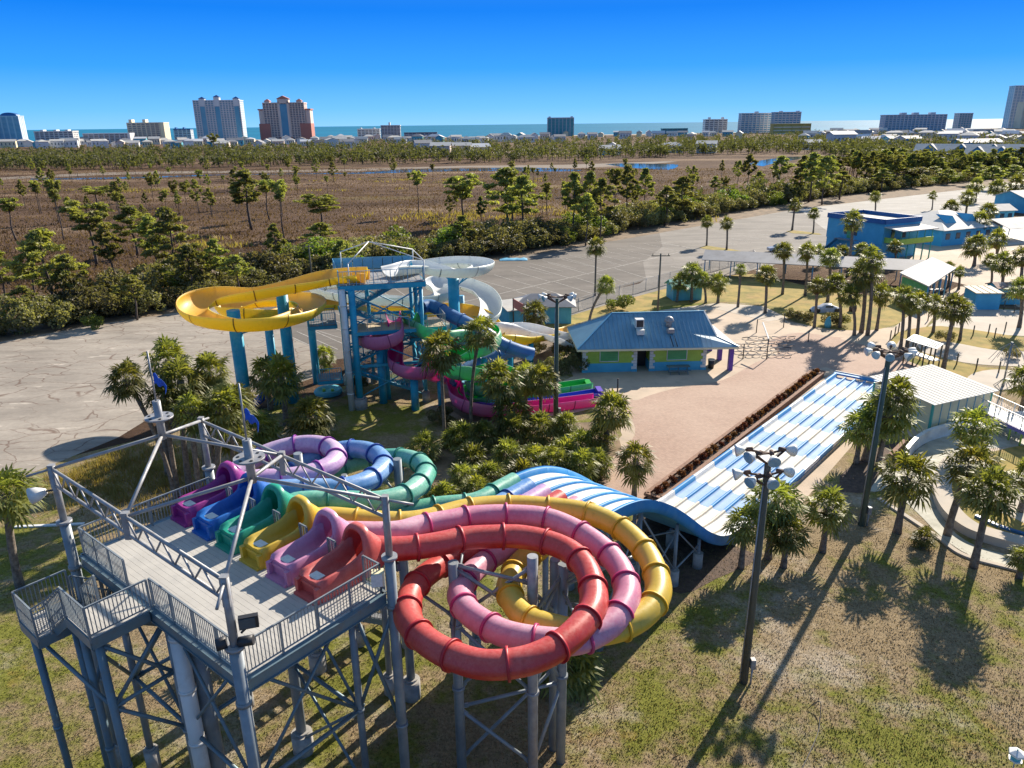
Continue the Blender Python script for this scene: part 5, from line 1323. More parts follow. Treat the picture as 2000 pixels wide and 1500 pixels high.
for xx in (-4.5, 1.5):
    q = MB(); a, b, c, d = HP(xx - 1.6, -5.6, 4.1), HP(xx + 1.6, -5.6, 4.1), HP(xx, -5.6, 5.6), HP(xx, -1.8, 5.6)
    q.poly([a, b, c]); q.poly([b, d, c]); q.poly([a, c, d]); q.build('dormer', MT['azure'], _h)
box_house('shelter', 'long low grey-roofed picnic shelter behind the row of palms', 'shelter', G(1585, 545), 33, 6.2, 2.9, -.38, 'tan', 'roofgrey', 1.0, .5, open_=True, post='bluelt')
pv = thing('pavilion', 'square open pavilion with bright white sloping roof and green end wall', 'pavilion', G(1814, 575))
A_, B_, C_, D_ = G(1757, 532, 3.6), G(1814, 559, 3.2), G(1868, 523, 3.7), G(1821, 502, 4.3)
for k in range(10):
    q = MB(); slab(q, [A_.lerp(B_, k / 10 + .002), A_.lerp(B_, (k + 1) / 10 - .002), D_.lerp(C_, (k + 1) / 10 - .002), D_.lerp(C_, k / 10 + .002)], .14); q.build('roof_sheet', MT['roofwhite'], pv)
def ins(p, q_, f, z): r = p.lerp(q_, f); return Vector((r.x, r.y, z))
CT = (A_ + B_ + C_ + D_) / 4
a, b = ins(A_, CT, .12, 0), ins(B_, CT, .12, 0)
nrm_ = (CT - (a + b) / 2).normalized() * .15
q = MB(); q.prism([a, b, b + Vector((nrm_.x, nrm_.y, 0)), a + Vector((nrm_.x, nrm_.y, 0))], 0, 3.0); q.build('end_wall', MT['limegreen'], pv)
for p0, p1 in ((B_, C_), (C_, D_)):
    for f in (0, .25, .5, .75, 1):
        p = ins(ins(p0, p1, f, 0), CT, .1, 0); q = MB(); q.tube(p, p + Vector((0, 0, 3.0)), .1, 8); q.build('post', MT['bluelt'], pv)
for k in range(4):
    p = ins(A_, C_, .3 + k * .14, 0); q = MB(); q.box((p.x, p.y, .75), (1.6, .7, .08)); q.box((p.x, p.y, .37), (.2, .2, .74)); q.build('table', MT['roofgrey'], pv)
box_house('kiosk', 'small rusty-roofed aqua kiosk at the right edge by the leaning palms', 'kiosk', G(1960, 590), 3.6, 3.0, 2.3, -.1, 'aqua', 'rust', .5, .25, wins=2)
box_house('kiosk', 'flat tan-roofed stall with a blue front band among the palms', 'kiosk', G(1914, 600), 3.2, 3.0, 2.3, -.05, 'azure', 'tan', .3, .2, mono=True)
box_house('white_canopy', 'blinding white canopy roof at the far right among the palms', 'canopy', G(1968, 466), 11, 8, 3.0, .35, 'white', 'roofwhite', 1.4, .6, open_=True)
box_house('park_building', 'azure shop with a pale gable roof behind the right-hand palms', 'building', G(1992, 412), 9, 9, 4.0, .3, 'azure', 'roofwhite', 1.6, .6, wins=4)
box_house('park_building', 'small aqua hut with grey roof in front of the azure shop', 'building', G(1946, 432), 4.5, 5, 3.0, .2, 'aqua', 'roofgrey', 1.2, .5, wins=2)
box_house('play_hut', 'little turquoise hut on the lawn by the lot fence', 'hut', G(1335, 582), 4.2, 3.2, 2.0, .1, 'aqua', 'teal', .8, .3)
# beige pump shed with white ribbed roof
MT['shedroof'] = simple('cream_white_roof', (.70, .67, .60), (.64, .61, .55), .5, .8, spec=.2)
sh = thing('pump_shed', 'cream panelled shed with a white ribbed roof and teal corner trims', 'shed', G(1855, 835))
s0 = G(1812, 850); s1 = G(1925, 822); 
sx = (s1 - s0).normalized(); sy = Vector((-sx.y, sx.x, 0)); SLn = (s1 - s0).length; SD = 5.6
def S(x, y, z): return s0 + sx * x + sy * y + Vector((0, 0, z))
srot = math.atan2(sx.y, sx.x); hh = 2.75
def panels(x0, y0, x1, y1, n_):
    a, b = S(x0, y0, 0), S(x1, y1, 0); d_ = (b - a).normalized(); nr = Vector((d_.y, -d_.x, 0)) * .03
    for k in range(n_):
        p0 = a.lerp(b, k / n_ + .006); p1 = a.lerp(b, (k + 1) / n_ - .006)
        q = MB(); q.prism([p0 + nr, p1 + nr, p1 - nr, p0 - nr], 0.02, hh); q.build('wall_panel', MT['cream'], sh)
        if k:
            c = a.lerp(b, k / n_); q = MB(); q.box((c.x + nr.x * 1.3, c.y + nr.y * 1.3, hh / 2), (.07, .05, hh), math.atan2(d_.y, d_.x)); q.build('panel_trim', MT['bluelt'], sh)
panels(0, 0, SLn, 0, 7); panels(0, SD, 0, 0, 5); panels(SLn, 0, SLn, SD, 5); panels(SLn, SD, 0, SD, 7)
for x, y in ((0, 0), (SLn, 0), (0, SD), (SLn, SD)):
    q = MB(); q.box(S(x, y, hh / 2), (.16, .16, hh), srot); q.build('corner_trim', MT['teal'], sh)
ra, rb, rc, rd = S(-.35, -.35, hh + .02), S(SLn + .35, -.35, hh + .02), S(SLn + .35, SD + .35, hh + .5), S(-.35, SD + .35, hh + .5)
nr_ = 16
for k in range(nr_):
    q = MB(); slab(q, [ra.lerp(rb, k / nr_ + .0004), ra.lerp(rb, (k + 1) / nr_ - .0004), rd.lerp(rc, (k + 1) / nr_ - .0004), rd.lerp(rc, k / nr_ + .0004)], .05); q.build('roof_sheet', MT['shedroof'], sh)
q = MB(); seams(q, ra, rb, rc, rd, nr_, .02, .02); q.build('roof_ribs', MT['shedroof'], sh, 'stuff')
# slatted canopy and seats
cn = thing('slat_canopy', 'small blue-slatted shade canopy on brown posts right of the plaza', 'canopy', G(1805, 690))
a, b, c, d = G(1771, 664, 2.5), G(1828, 681, 2.5), G(1841, 672, 2.5), G(1787, 653, 2.5)
for k in range(12):
    u = (k + .5) / 12; q = MB(); q.beam(a.lerp(b, u), d.lerp(c, u), .42, .05); q.build('roof_slat', MT['beam' if k % 2 else 'steel'], cn)
for u in (0, .33, .66, 1):
    for e0, e1 in ((a, b), (d, c)):
        p = e0.lerp(e1, u); q = MB(); q.tube((p.x, p.y, 0), (p.x, p.y, 2.5), .08, 8); q.build('post', MT['pole_wood'], cn)
q = MB(); m0 = a.lerp(d, .5); m1 = b.lerp(c, .5); q.beam((m0.x, m0.y, 1.0), (m1.x, m1.y, 1.0), .9, .12); q.build('counter', MT['placard'], cn)
# planter with shrubs along the racing slide
pl = thing('brick_planter', 'long low brick planter full of rusty shrubs beside the racing slide', 'planter', (20, 57, 0))
pa, pb = G(1262, 975), G(1586, 730); pd = (pb - pa).normalized(); pn = Vector((pd.y, -pd.x, 0)); pw = 1.15; PLn = (pb - pa).length
nbk = 0
def brickrow(p0, p1, rows=3, bl=.45, bh=.15):
    L_ = (p1 - p0).length; n_ = int(L_ / bl); d_ = (p1 - p0).normalized(); rt = math.atan2(d_.y, d_.x)
    for r_ in range(rows):
        for k in range(n_):
            c = p0 + d_ * ((k + (.5 if r_ % 2 else 0.0) + .25) * bl); yield c + Vector((0, 0, bh * (r_ + .5))), rt, bl
brm = {}
cnt = 0; rest = MB()
for seg in ((pa + pn * pw, pb + pn * pw), (pa, pa + pn * pw), (pa, pb), (pb, pb + pn * pw)):
    for c, rt, bl in brickrow(*seg, bl=.60):
        if rt not in brm:
            q = MB(); q.box((0, 0, 0), (.585, .2, .138), rt); brm[rt] = q.mesh('brick', MT['brick'])
        if cnt < 290:
            addmesh('brick', brm[rt], pl, loc=c - wloc(pl))
        else: rest.box(c, (.585, .2, .138), rt)
        cnt += 1
rest.build('bricks', MT['brick'], pl, 'stuff')
q = MB()
for a_, b_ in ((pa, pb), (pa + pn * pw, pb + pn * pw), (pa, pa + pn * pw), (pb, pb + pn * pw)): q.beam(a_ + Vector((0, 0, .48)), b_ + Vector((0, 0, .48)), .3, .06)
q.build('coping', MT['brick'], pl)
q = MB(); q.prism([pa, pb, pb + pn * pw, pa + pn * pw], .02, .34); q.build('soil', MT['mulch'], pl)
PLANTER = (pa, pb, pd, pn, pw, PLn)
# kerb wall and bollards along the right path
g_ = 'wooden fence posts round the splash courts'
for i, (x, y, h_) in enumerate(((1738, 665, 15), (1747, 657, 15), (1754, 650, 15), (1775, 640, 16), (1812, 627, 18), (1868, 712, 22), (1906, 722, 22), (1950, 728, 24), (1985, 735, 24), (1960, 605, 15), (1980, 612, 15), (1942, 660, 14), (1930, 652, 14), (1900, 655, 14), (1962, 648, 14), (1880, 640, 14))):
    p = G(x, y); q = MB(); q.tube(p, (p.x, p.y, 1.15), .07, 8); q.tube((p.x, p.y, 1.15), (p.x, p.y, 1.22), .05, 8)
    o = q.build('fence_post', MT['pole_wood']); o['group'] = g_
    tag(o, 'dark wooden rope-fence post, number %d from the plaza end of the line' % (i + 1) if 0 else ('dark wooden rope-fence post beside the %s' % ['path mouth, nearest one', 'path mouth, middle one', 'path mouth, furthest one', 'path under the palm grove', 'far end of the palm grove', 'slatted canopy', 'verge below the second court', 'verge left of the spider frame', 'verge right of the spider frame', 'rusty kiosk', 'right frame edge beyond the kiosk', 'dark border strip, right end', 'dark border strip, rear right', 'dark border strip, left end', 'right rear court edge', 'rear court near the grove'][i]), 'post', g_)
# spider-like spray frame on the round pad
sp_ = thing('spray_frame', 'spindly grey spray mast with hanging ropes on the round white pad', 'spray mast', G(1958, 752))
p = G(1958, 756); t_ = ZAT(668, p.x, p.y); top_ = Vector((p.x, p.y, t_))
q = MB(); q.tube(p, top_, .08, 8); q.build('mast', MT['steel'], sp_)
for k in range(8):
    a_ = k * pi / 4; r_ = 1.6
    q = MB(); q.sweep([top_, top_ + Vector((r_ * .6 * cos(a_), r_ * .6 * sin(a_), -.9)), top_ + Vector((r_ * cos(a_), r_ * sin(a_), -2.0))], .025, 5); q.build('rope', MT['steel'], sp_)
    q = MB(); q.tube(p + Vector((0, 0, .9)), p + Vector((.8 * cos(a_), .8 * sin(a_), 0)), .03, 5); q.build('strut', MT['steel'], sp_)
# boardwalk with purple rails behind the shed
bw = thing('boardwalk', 'raised lilac boardwalk with white railings and green gate behind the cream shed', 'boardwalk', G(1960, 810))
a, b = G(1912, 790, 1.3), G(2040, 850, 1.3); d_ = (b - a).normalized(); nn_ = Vector((-d_.y, d_.x, 0))
for k in range(24):
    q = MB(); c = a.lerp(b, (k + .5) / 24); q.box(c, ((b - a).length / 24 - .02, 1.7, .08), math.atan2(d_.y, d_.x)); q.build('board', MT['placard'], bw)
railing(bw, [a + nn_ * .85, b + nn_ * .85], 1.0, .18, 'white'); railing(bw, [a - nn_ * .85, b - nn_ * .85], 1.0, .18, 'white')
q = MB(); q.beam(a - nn_ * .9 - Vector((0, 0, .15)), b - nn_ * .9 - Vector((0, 0, .15)), .08, .3); q.beam(a + nn_ * .9 - Vector((0, 0, .15)), b + nn_ * .9 - Vector((0, 0, .15)), .08, .3); q.build('side_board', simple('lilac', (.25, .2, .5)), bw)
for k in range(7):
    for s_ in (-1, 1):
        c = a.lerp(b, k / 6) + nn_ * .85 * s_; q = MB(); q.tube((c.x, c.y, 0), (c.x, c.y, 1.3), .07, 8); q.build('leg', MT['lime'], bw)
# lazy channel: curved white walls
def cwall(name, label, pts, h, w, m, cat='wall', n=8):
    c = _cr([G(x, y) for x, y in pts], n); q = MB(); rg = []
    for i, p in enumerate(c):
        t = (c[min(i + 1, len(c) - 1)] - c[max(i - 1, 0)]).normalized(); s_ = Vector((-t.y, t.x, 0)) * (w / 2)
        rg.append([p - s_, p - s_ + Vector((0, 0, h)), p + s_ + Vector((0, 0, h)), p + s_])
    q.loft(rg, closed=False, sm=False)
    q.poly(rg[0]); q.poly(rg[-1][::-1])
    o = q.build(name, MT[m]); tag(o, label, cat); return o
sheet('channel_floor', curve([(1765, 905), (1815, 862), (1900, 842), (1990, 830), (2060, 825), (2060, 862), (1990, 872), (1900, 880), (1850, 905), (1832, 950), (1835, 1000), (1870, 1045), (1930, 1075), (2060, 1105), (2060, 1130), (1980, 1112), (1900, 1088), (1840, 1050), (1790, 1000), (1740, 960), (1700, 960), (1720, 925)], 3), .024, MT['poolfloor'])
cwall('channel_wall', 'curved white channel wall running from below the cream shed to the right edge', [(1766, 900), (1790, 874), (1824, 857), (1900, 838), (1990, 826), (2070, 820)], 1.0, .3, 'white')
cwall('channel_wall', 'curved pale inner channel wall sweeping round the right-hand palms', [(1872, 898), (1846, 925), (1838, 965), (1852, 1003), (1885, 1035), (1930, 1054), (2060, 1088)], .55, 1.1, 'walkpale')
cwall('channel_kerb', 'thin pale kerb along the outer edge of the channel below the leaning palm', [(1716, 975), (1770, 1010), (1830, 1050), (1880, 1085), (1960, 1108), (2060, 1132)], .12, .3, 'walkpale', 'kerb')
cwall('channel_kerb', 'dark-topped kerb on the inner lawn edge at the right', [(1905, 1010), (1950, 1030), (2000, 1046), (2060, 1062)], .18, .25, 'navy', 'kerb')
cwall('garden_wall', 'short brown timber retaining wall beside the palm left of the cream shed', [(1735, 905), (1755, 885), (1772, 868)], .7, .3, 'brick')
sheet('grass_verge', curve([(1880, 905), (1930, 885), (2060, 880), (2060, 1080), (1960, 1050), (1900, 1020), (1862, 975), (1860, 935)], 3), .030, MT['turf'])
sheet('concrete_pad', curve([(1905, 960), (1935, 930), (1990, 925), (2060, 930), (2060, 1040), (1985, 1015), (1930, 990)], 3), .036, MT['walkpale'])
# chain link fence by the lot
cf = thing('chain_fence', 'long silver chain-link fence along the near edge of the car park', 'fence', G(1200, 590))
pts_ = [G(x, y) for x, y in ((1060, 632), (1130, 608), (1210, 582), (1330, 548), (1470, 508), (1480, 520))]
q = MB(); mesh_ = MB()
for i in range(len(pts_) - 1):
    a, b = pts_[i], pts_[i + 1]; L_ = (b - a).length; n_ = max(1, int(L_ / 3))
    for k in range(n_):
        p = a.lerp(b, k / n_); pq = MB(); pq.tube(p, p + Vector((0, 0, 1.9)), .035, 6); pq.build('post', MT['steel_lt'], cf)
    q.tube(a + Vector((0, 0, 1.85)), b + Vector((0, 0, 1.85)), .025, 5)
    up_ = Vector((0, 0, 1))
    for k in range(int(L_ / .25)):
        u0 = k * .25 / L_; p0 = a.lerp(b, u0); p1 = a.lerp(b, min(1, u0 + 1.2 / L_))
        mesh_.beam(p0 + up_ * .05, p1 + up_ * 1.8, .012, .012); mesh_.beam(p0 + up_ * 1.8, p1 + up_ * .05, .012, .012)
q.build('top_rail', MT['steel_lt'], cf); mesh_.build('wire_mesh', MT['steel_lt'], cf, 'stuff')
# parked car and utility things
cr = thing('parked_car', 'silver car parked at the near left corner of the blue building', 'car', G(1522, 492))
p = G(1522, 492)
def carpart(nm, pts2d, w, m, dz=0):
    q = MB(); rg = [[p + Vector((x, s_ * w / 2, z)) for x, z in pts2d] for s_ in (-1, 1)]; q.loft(rg, True, sm=False); q.poly(rg[0][::-1]); q.poly(rg[1]); q.build(nm, MT[m], cr)
carpart('body', [(-2.2, .35), (-2.2, .85), (-1.4, 1.0), (-.2, 1.02), (1.9, .98), (2.2, .8), (2.2, .35)], 1.75, 'car')
carpart('cabin', [(-1.2, 1.0), (-.5, 1.48), (1.0, 1.5), (1.7, 1.0)], 1.55, 'glass')
for x in (-1.4, 1.4):
    for s_ in (-1, 1):
        q = MB(); c = p + Vector((x, s_ * .85, .33)); q.tube(c - Vector((0, .1, 0)), c + Vector((0, .1, 0)), .33, 14); q.build('wheel', MT['black'], cr)

# ------------------------------------------------------------------ lamp posts
def lamp_post(px, py, top_px, label, r, m, heads, name='light_pole'):
    p = G(px, py); z = ZAT(top_px, p.x, p.y)
    tp = G(0, 0)
    th = thing(name, label, 'light pole', p, 'tall floodlight poles')
    q = MB(); q.tube(p, (p.x, p.y, z), r, 16, r * .72); q.build('pole', MT[m], th)
    q = MB(); q.tube((p.x - r - .04, p.y - .12, .3), (p.x - r * .72 - .02, p.y - .12, z - .8), .03, 6); q.build('conduit', MT['steel_lt'], th)
    q = MB(); q.box((p.x + r + .1, p.y - .1, 1.1), (.2, .25, .5)); q.tube((p.x + r + .1, p.y - .1, 0), (p.x + r + .1, p.y - .1, .9), .05, 8); q.build('junction_box', MT['steel_lt'], th)
    for (lz_, ang, tilt, R_) in heads:
        zz2 = z + lz_
        c = Vector((p.x + R_ * cos(ang), p.y + R_ * sin(ang), zz2 + .1))
        b = Vector((p.x, p.y, zz2 - .5))
        q = MB(); q.tube(b, c, .045, 6); q.tube(Vector((p.x, p.y, zz2)), c, .045, 6); arm_ = q.build('arm', MT['rustbrown'], th)
        d_ = (Vector((cos(ang), sin(ang), 0)) * cos(tilt) - Vector((0, 0, 1)) * sin(tilt))
        q = MB(); q.sweep([c, c + d_ * .13, c + d_ * .29, c + d_ * .38], [.06, .15, .235, .255], 18); q.build('reflector', MT['placard'], arm_)
        q = MB(); e1 = c + d_ * .385; q.tube(e1, e1 + d_ * .015, .235, 18); q.build('lens', MT['lampglass'], arm_)
        q = MB(); q.tube(c - d_ * .05, c - d_ * .3, .085, 10); q.build('ballast', MT['rustbrown'], arm_)
MT['rustbrown'] = simple('brown_bracket', (.12, .07, .05), (.07, .045, .035), 3, .8)
D = radians
lamp_post(1452, 1332, 905, 'nearest tall wooden light pole with two tiers of round floodlights', .19, 'pole_wood', [(.45, D(170), .2, .95), (.45, D(205), .2, .75), (.45, D(265), .35, .5), (.45, D(10), .2, .7), (-.55, D(175), .25, .95), (-.55, D(215), .3, .75), (-.55, D(270), .35, .45), (-.55, D(15), .2, .75)])
lamp_post(1682, 1026, 690, 'tall green light pole standing among the palms right of the racing slide', .2, 'pole_green', [(.1, D(180), .3, 1.0), (.1, D(210), .35, .95), (.1, D(245), .35, .9), (.1, D(300), .35, .9), (.1, D(335), .3, .95), (.1, D(0), .3, 1.0), (.1, D(120), .2, .9), (.1, D(60), .2, .9)])
lamp_post(1086, 825, 583, 'tall greenish light pole rising from the palmettos by the splash lanes', .19, 'pole_green', [(.1, D(180), .2, 1.1), (.1, D(205), .25, .9), (.1, D(330), .2, .9), (.1, D(0), .2, 1.1), (.1, D(20), .1, 1.0), (.1, D(150), .2, .9)])
def util_pole(px, py, ty, label, arm_w=1.6):
    p = G(px, py); z = ZAT(ty, p.x, p.y)
    th = thing('utility_pole', label, 'utility pole', p, 'utility poles')
    q = MB(); q.tube(p, (p.x, p.y, z), .14, 10, .1); q.build('pole', MT['pole_wood'], th)
    q = MB(); q.box((p.x, p.y, z - .3), (arm_w, .12, .12)); 
    for s_ in (-1, 0, 1): q.tube((p.x + s_ * arm_w * .42, p.y, z - .24), (p.x + s_ * arm_w * .42, p.y, z + .0), .05, 6)
    q.build('cross_arm', MT['pole_wood'], th)
util_pole(1284, 617, 495, 'bare wooden utility pole with a cross arm behind the blue roof', 2.4)
util_pole(612, 570, 478, 'weathered utility pole behind the yellow flume')
util_pole(1500, 694, 640, 'short thin pole at the corner of the hoop frame', .4) if False else None
# little bird-box like sign lower right
bx = thing('bird_house', 'white and mint hexagonal bird house on a thin pole in the lower right corner', 'bird house', G(1960, 1530))
p = G(1962, 1560); z = ZAT(1482, p.x, p.y)
q = MB(); q.tube(p, (p.x, p.y, z), .02, 8); q.build('pole', MT['steel'], bx)
c = Vector((p.x, p.y, z))
def hexr(r_, z_): return [c + Vector((r_ * cos(k * pi / 3), r_ * sin(k * pi / 3), z_)) for k in range(6)]
q = MB(); q.loft([hexr(.18, 0), hexr(.18, .25)], sm=False); q.poly(hexr(.18, 0)[::-1]); q.build('house_body', MT['aqua'], bx)
q = MB(); q.loft([hexr(.29, .22), hexr(.28, .30), hexr(.05, .40)], sm=False); q.poly(hexr(.29, .22)[::-1]); q.poly(hexr(.05, .40)); q.build('roof', MT['white'], bx)
q = MB(); q.loft([hexr(.24, -.04), hexr(.24, 0)], sm=False); q.poly(hexr(.24, 0)); q.poly(hexr(.24, -.04)[::-1]); q.build('perch_tray', MT['white'], bx)
q = MB(); q.tube(c + Vector((0, 0, .4)), c + Vector((0, 0, .46)), .03, 6); q.build('finial', MT['teal'], bx)
# bent hose in the grass
q = MB(); pts_ = [G(x, y, z) for x, y, z in ((1577, 1385, .05), (1602, 1368, .35), (1601, 1405, .1), (1598, 1430, .05), (1585, 1462, .05), (1562, 1510, .04))]
q.sweep(spline(pts_, .15), .018, 6); o = q.build('garden_hose', MT['black']); tag(o, 'thin dark hose lying bent in the grass right of the nearest pole', 'hose')
# crashed prop car body and bear on the lawn
# ------------------------------------------------------------------ naming by landmark on the skyline
ZN = [(-1e9, 'the arched left-edge tower'), (62, 'the white low block'), (158, 'the grey-blue low block'), (250, 'the beige block'), (335, 'the dark-domed block'), (382, 'the great grey tower'), (498, 'the pink stepped tower'), (622, 'the open sea'), (697, 'the pale low block'), (744, 'the stair-head block'), (792, 'the dark-roofed long block'), (860, 'the wide sea gap'), (1050, 'the teal-glass tower'), (1130, 'the right sea gap'), (1285, 'the turquoise building'), (1362, 'the small white hotel'), (1432, 'the long white hotel'), (1585, 'the hazy sea gap'), (1720, 'the wide far block'), (1850, 'the narrow far block'), (1930, 'the slim tallest tower')]
OW = ['first', 'second', 'third', 'fourth', 'fifth', 'sixth', 'seventh', 'eighth', 'ninth', 'tenth', 'eleventh', 'twelfth', 'thirteenth', 'fourteenth', 'fifteenth', 'sixteenth']
def zone(px):
    r = ZN[0][1]
    for x, n in ZN:
        if px >= x: r = n
    return r
ZC = {}
def nth(key):
    ZC[key] = ZC.get(key, -1) + 1
    return OW[min(15, ZC[key])]

# ------------------------------------------------------------------ vegetation meshes
def np_mesh(name, V, Fq, mats, smooth=False, mi=None):
    me = bpy.data.meshes.new(name)
    V = np.asarray(V, dtype=np.float32); Fq = np.asarray(Fq, dtype=np.int32)
    k = Fq.shape[1]
    me.vertices.add(len(V)); me.vertices.foreach_set('co', V.ravel())
    me.loops.add(Fq.size); me.loops.foreach_set('vertex_index', Fq.ravel())
    me.polygons.add(len(Fq)); me.polygons.foreach_set('loop_start', np.arange(0, Fq.size, k, dtype=np.int32))
    try: me.polygons.foreach_set('loop_total', np.full(len(Fq), k, dtype=np.int32))
    except Exception: pass
    if not isinstance(mats, (list, tuple)): mats = [mats]
    for m in mats: me.materials.append(m)
    if mi is not None: me.polygons.foreach_set('material_index', np.asarray(mi, dtype=np.int32))
    me.update(calc_edges=True); me.validate()
    return me

def leafquads(C, size, rng, elong=1.0, droop=0.0, nrm=None):
    """randomly turned small quads round the centres C"""
    n = len(C)
    a = rng.normal(size=(n, 3)); a /= np.linalg.norm(a, axis=1)[:, None]
    b = rng.normal(size=(n, 3)); b -= (a * b).sum(1)[:, None] * a; b /= np.linalg.norm(b, axis=1)[:, None]
    a[:, 2] -= droop
    s = size * rng.uniform(.6, 1.3, n)[:, None]
    a = a * s * elong; b = b * s
    V = np.stack([C - a - b * .35, C - b * .6 + a * .2, C + a, C + b * .6 + a * .1], 1).reshape(-1, 3)
    return V, np.arange(4 * n).reshape(n, 4)

def palm_crown(seed, R=1.8, nf=46, dead=10, seg=14, yellow=.25):
    rng = random.Random(seed); q = MB()
    for i in range(nf):
        u = i / nf
        el = radians(84 - 128 * u ** .85 + rng.uniform(-14, 14)); az = i * 2.39996 + rng.uniform(-.25, .25)
        isdead = False
        d = Vector((cos(az) * cos(el), sin(az) * cos(el), sin(el)))
        L = R * rng.uniform(.40, .68)
        h = d * L + Vector((0, 0, -.10 * R * u)); 
        side = Vector((-sin(az), cos(az), 0))
        up = side.cross(d) * -1
        if up.z < 0: up = -up
        mi = 1 if rng.random() < yellow and u < .5 else 0
        q.poly([side * .03, h + side * .02, h - side * .02, side * -.03], 0)
        fr = R * rng.uniform(.50, .64)
        tw = rng.uniform(-.3, .3)
        s2 = side * cos(tw) + up * sin(tw); 
        n = seg
        for k in range(n):
            a = radians(-118 + 236 * (k + .5) / n)
            dirv = (d * cos(a) + s2 * sin(a))
            ln = fr * (1 - .22 * abs(a) / 2.0) * rng.uniform(.85, 1.1)
            fold = (.10 if k % 2 else -.04)
            m_ = h + dirv * ln * .55 + up * fold * fr + Vector((0, 0, -.04 * fr))
            t_ = h + dirv * ln + Vector((0, 0, -fr * rng.uniform(.12, .55)))
            w = dirv.cross(up).normalized() * (fr * .078)
            q.poly([h, m_ - w, m_ + w], mi); q.poly([m_ + w, m_ - w, t_], mi)
    for i in range(dead):
        az = rng.uniform(0, 2 * pi); el = radians(rng.uniform(-80, -55))
        d = Vector((cos(az) * cos(el), sin(az) * cos(el), sin(el))); side = Vector((-sin(az), cos(az), 0))
        h = d * R * .35
        for k in range(7):
            a = radians(-50 + 100 * k / 6); dv = d * cos(a) + side * sin(a)
            t_ = h + dv * R * rng.uniform(.3, .5); w = side * .05 * R
            q.poly([h - w * .5, t_ - w, t_ + w, h + w * .5], 2)
    return q.mesh('palm_crown', [MT['palm'], MT['palm2'], MT['deadfrond']])

def palm_trunk(seed, H, r=.19, lean=(0, 0), boots=.35):
    rng = random.Random(seed); q = MB(); pts = []; rr = []
    n = 14
    for i in range(n + 1):
        u = i / n
        pts.append(Vector((lean[0] * u * u, lean[1] * u * u, H * u)))
        rr.append(r * (1.25 - .3 * min(1, u * 4)) * (1 + rng.uniform(-.04, .04)) * (1 + (.25 if u > 1 - boots * .6 else 0)))
    q.sweep(pts, rr, 10)
    nb = int(60 * boots)
    for i in range(nb):
        u = 1 - boots * i / nb; az = i * 2.4
        p = Vector((lean[0] * u * u, lean[1] * u * u, H * u)); d = Vector((cos(az), sin(az), .9)).normalized()
        s_ = Vector((-sin(az), cos(az), 0)) * .06
        b = p + Vector((cos(az), sin(az), 0)) * r * .9; t = b + d * .22
        q.poly([b - s_, b + s_, t + s_ * .5, t - s_ * .5], 1); q.poly([b - s_ - Vector((0, 0, .1)), b + s_ - Vector((0, 0, .1)), b + s_, b - s_], 1)
    return q.mesh('palm_trunk', [MT['trunk'], MT['boot']])

CROWNS = [palm_crown(s, 1.8, nf=nf, dead=dd, yellow=y) for s, nf, dd, y in ((1, 42, 16, .25), (2, 34, 24, .35), (3, 46, 10, .2), (4, 36, 34, .4), (5, 32, 18, .35), (6, 44, 26, .25))]
FANCROWNS = [palm_crown(s, 1.9, nf=34, dead=50, yellow=.4, seg=16) for s in (11, 12)]
BUSHC = [palm_crown(s, 1.5, nf=40, dead=5, yellow=y, seg=13) for s, y in ((21, .15), (22, .3), (23, .1))]
PALMN = [0]
def palm(px, py, cy, R, label, lean=None, kind='sabal', group='cabbage palms', cx=None, base=None):
    """palm whose foot stands at (px, py) and whose crown centre shows at row cy (column cx)"""
    i = PALMN[0]; PALMN[0] += 1
    p = base if base is not None else G(px, py)
    H = ZAT(cy, p.x, p.y)
    if cx is not None:
        # lean towards the column where the crown shows
        x0, _, zc = PX(p.x, p.y, H); lx = (cx - x0) / FPX * zc
    else: lx = 0
    _, _, zc = PX(p.x, p.y, H)
    sc = (R / FPX * zc) / 1.8
    rng = random.Random(i * 7 + 3)
    H = max(.6, H - .15)
    th = thing('fan_palm' if kind == 'fan' else 'cabbage_palm', label, 'palm', p, group)
    tr = palm_trunk(i + 100, H, (.14 if kind == 'fan' else .21) * (1 if kind == 'fan' else min(1.25, max(.8, sc))), (lx, 0), .12 if kind == 'fan' else .35)
    addmesh('trunk', tr, th)
    cr_ = (FANCROWNS if kind == 'fan' else CROWNS)[i % (2 if kind == 'fan' else 6)]
    o = addmesh('crown', cr_, th, loc=(lx, 0, H)); o.scale = (sc, sc, sc * rng.uniform(.88, 1.02)); o.rotation_euler = (rng.uniform(-.1, .1), rng.uniform(-.1, .1), rng.uniform(0, 6.28))
    return th

P_ = palm
P_(40, 1148, 960, 66, 'cabbage palm with a shaggy trunk at the left edge, left of the slide tower', cx=12)
P_(1238, 978, 893, 46, 'lone cabbage palm between the paved plaza and the drop of the racing slide')
P_(1182, 880, 800, 48, 'leaning cabbage palm at the plaza edge above the palmetto thicket', cx=1195)
P_(1752, 1040, 925, 60, 'straight cabbage palm midway between the green light pole and the channel')
P_(1606, 1078, 985, 52, 'stocky cabbage palm left of the foot of the green light pole')
P_(1530, 1108, 1035, 46, 'short cabbage palm with thick trunk right of the nearest pole')
P_(1500, 1090, 975, 58, 'bushy cabbage palm directly behind the nearest light pole')
P_(1447, 1110, 1020, 44, 'short cabbage palm at the foot of the blue slide curve')
P_(1901, 1108, 955, 60, 'upright cabbage palm by the channel bend, front one of the crossing pair')
P_(1850, 1045, 905, 58, 'leaning cabbage palm by the channel bend, rear one of the crossing pair', cx=1900)
P_(1802, 1068, 1045, 26, 'knee-high yellowish palm alone in the sandy grass by the channel kerb')
P_(1990, 1128, 1085, 30, 'small palm at the right edge below the channel kerb')
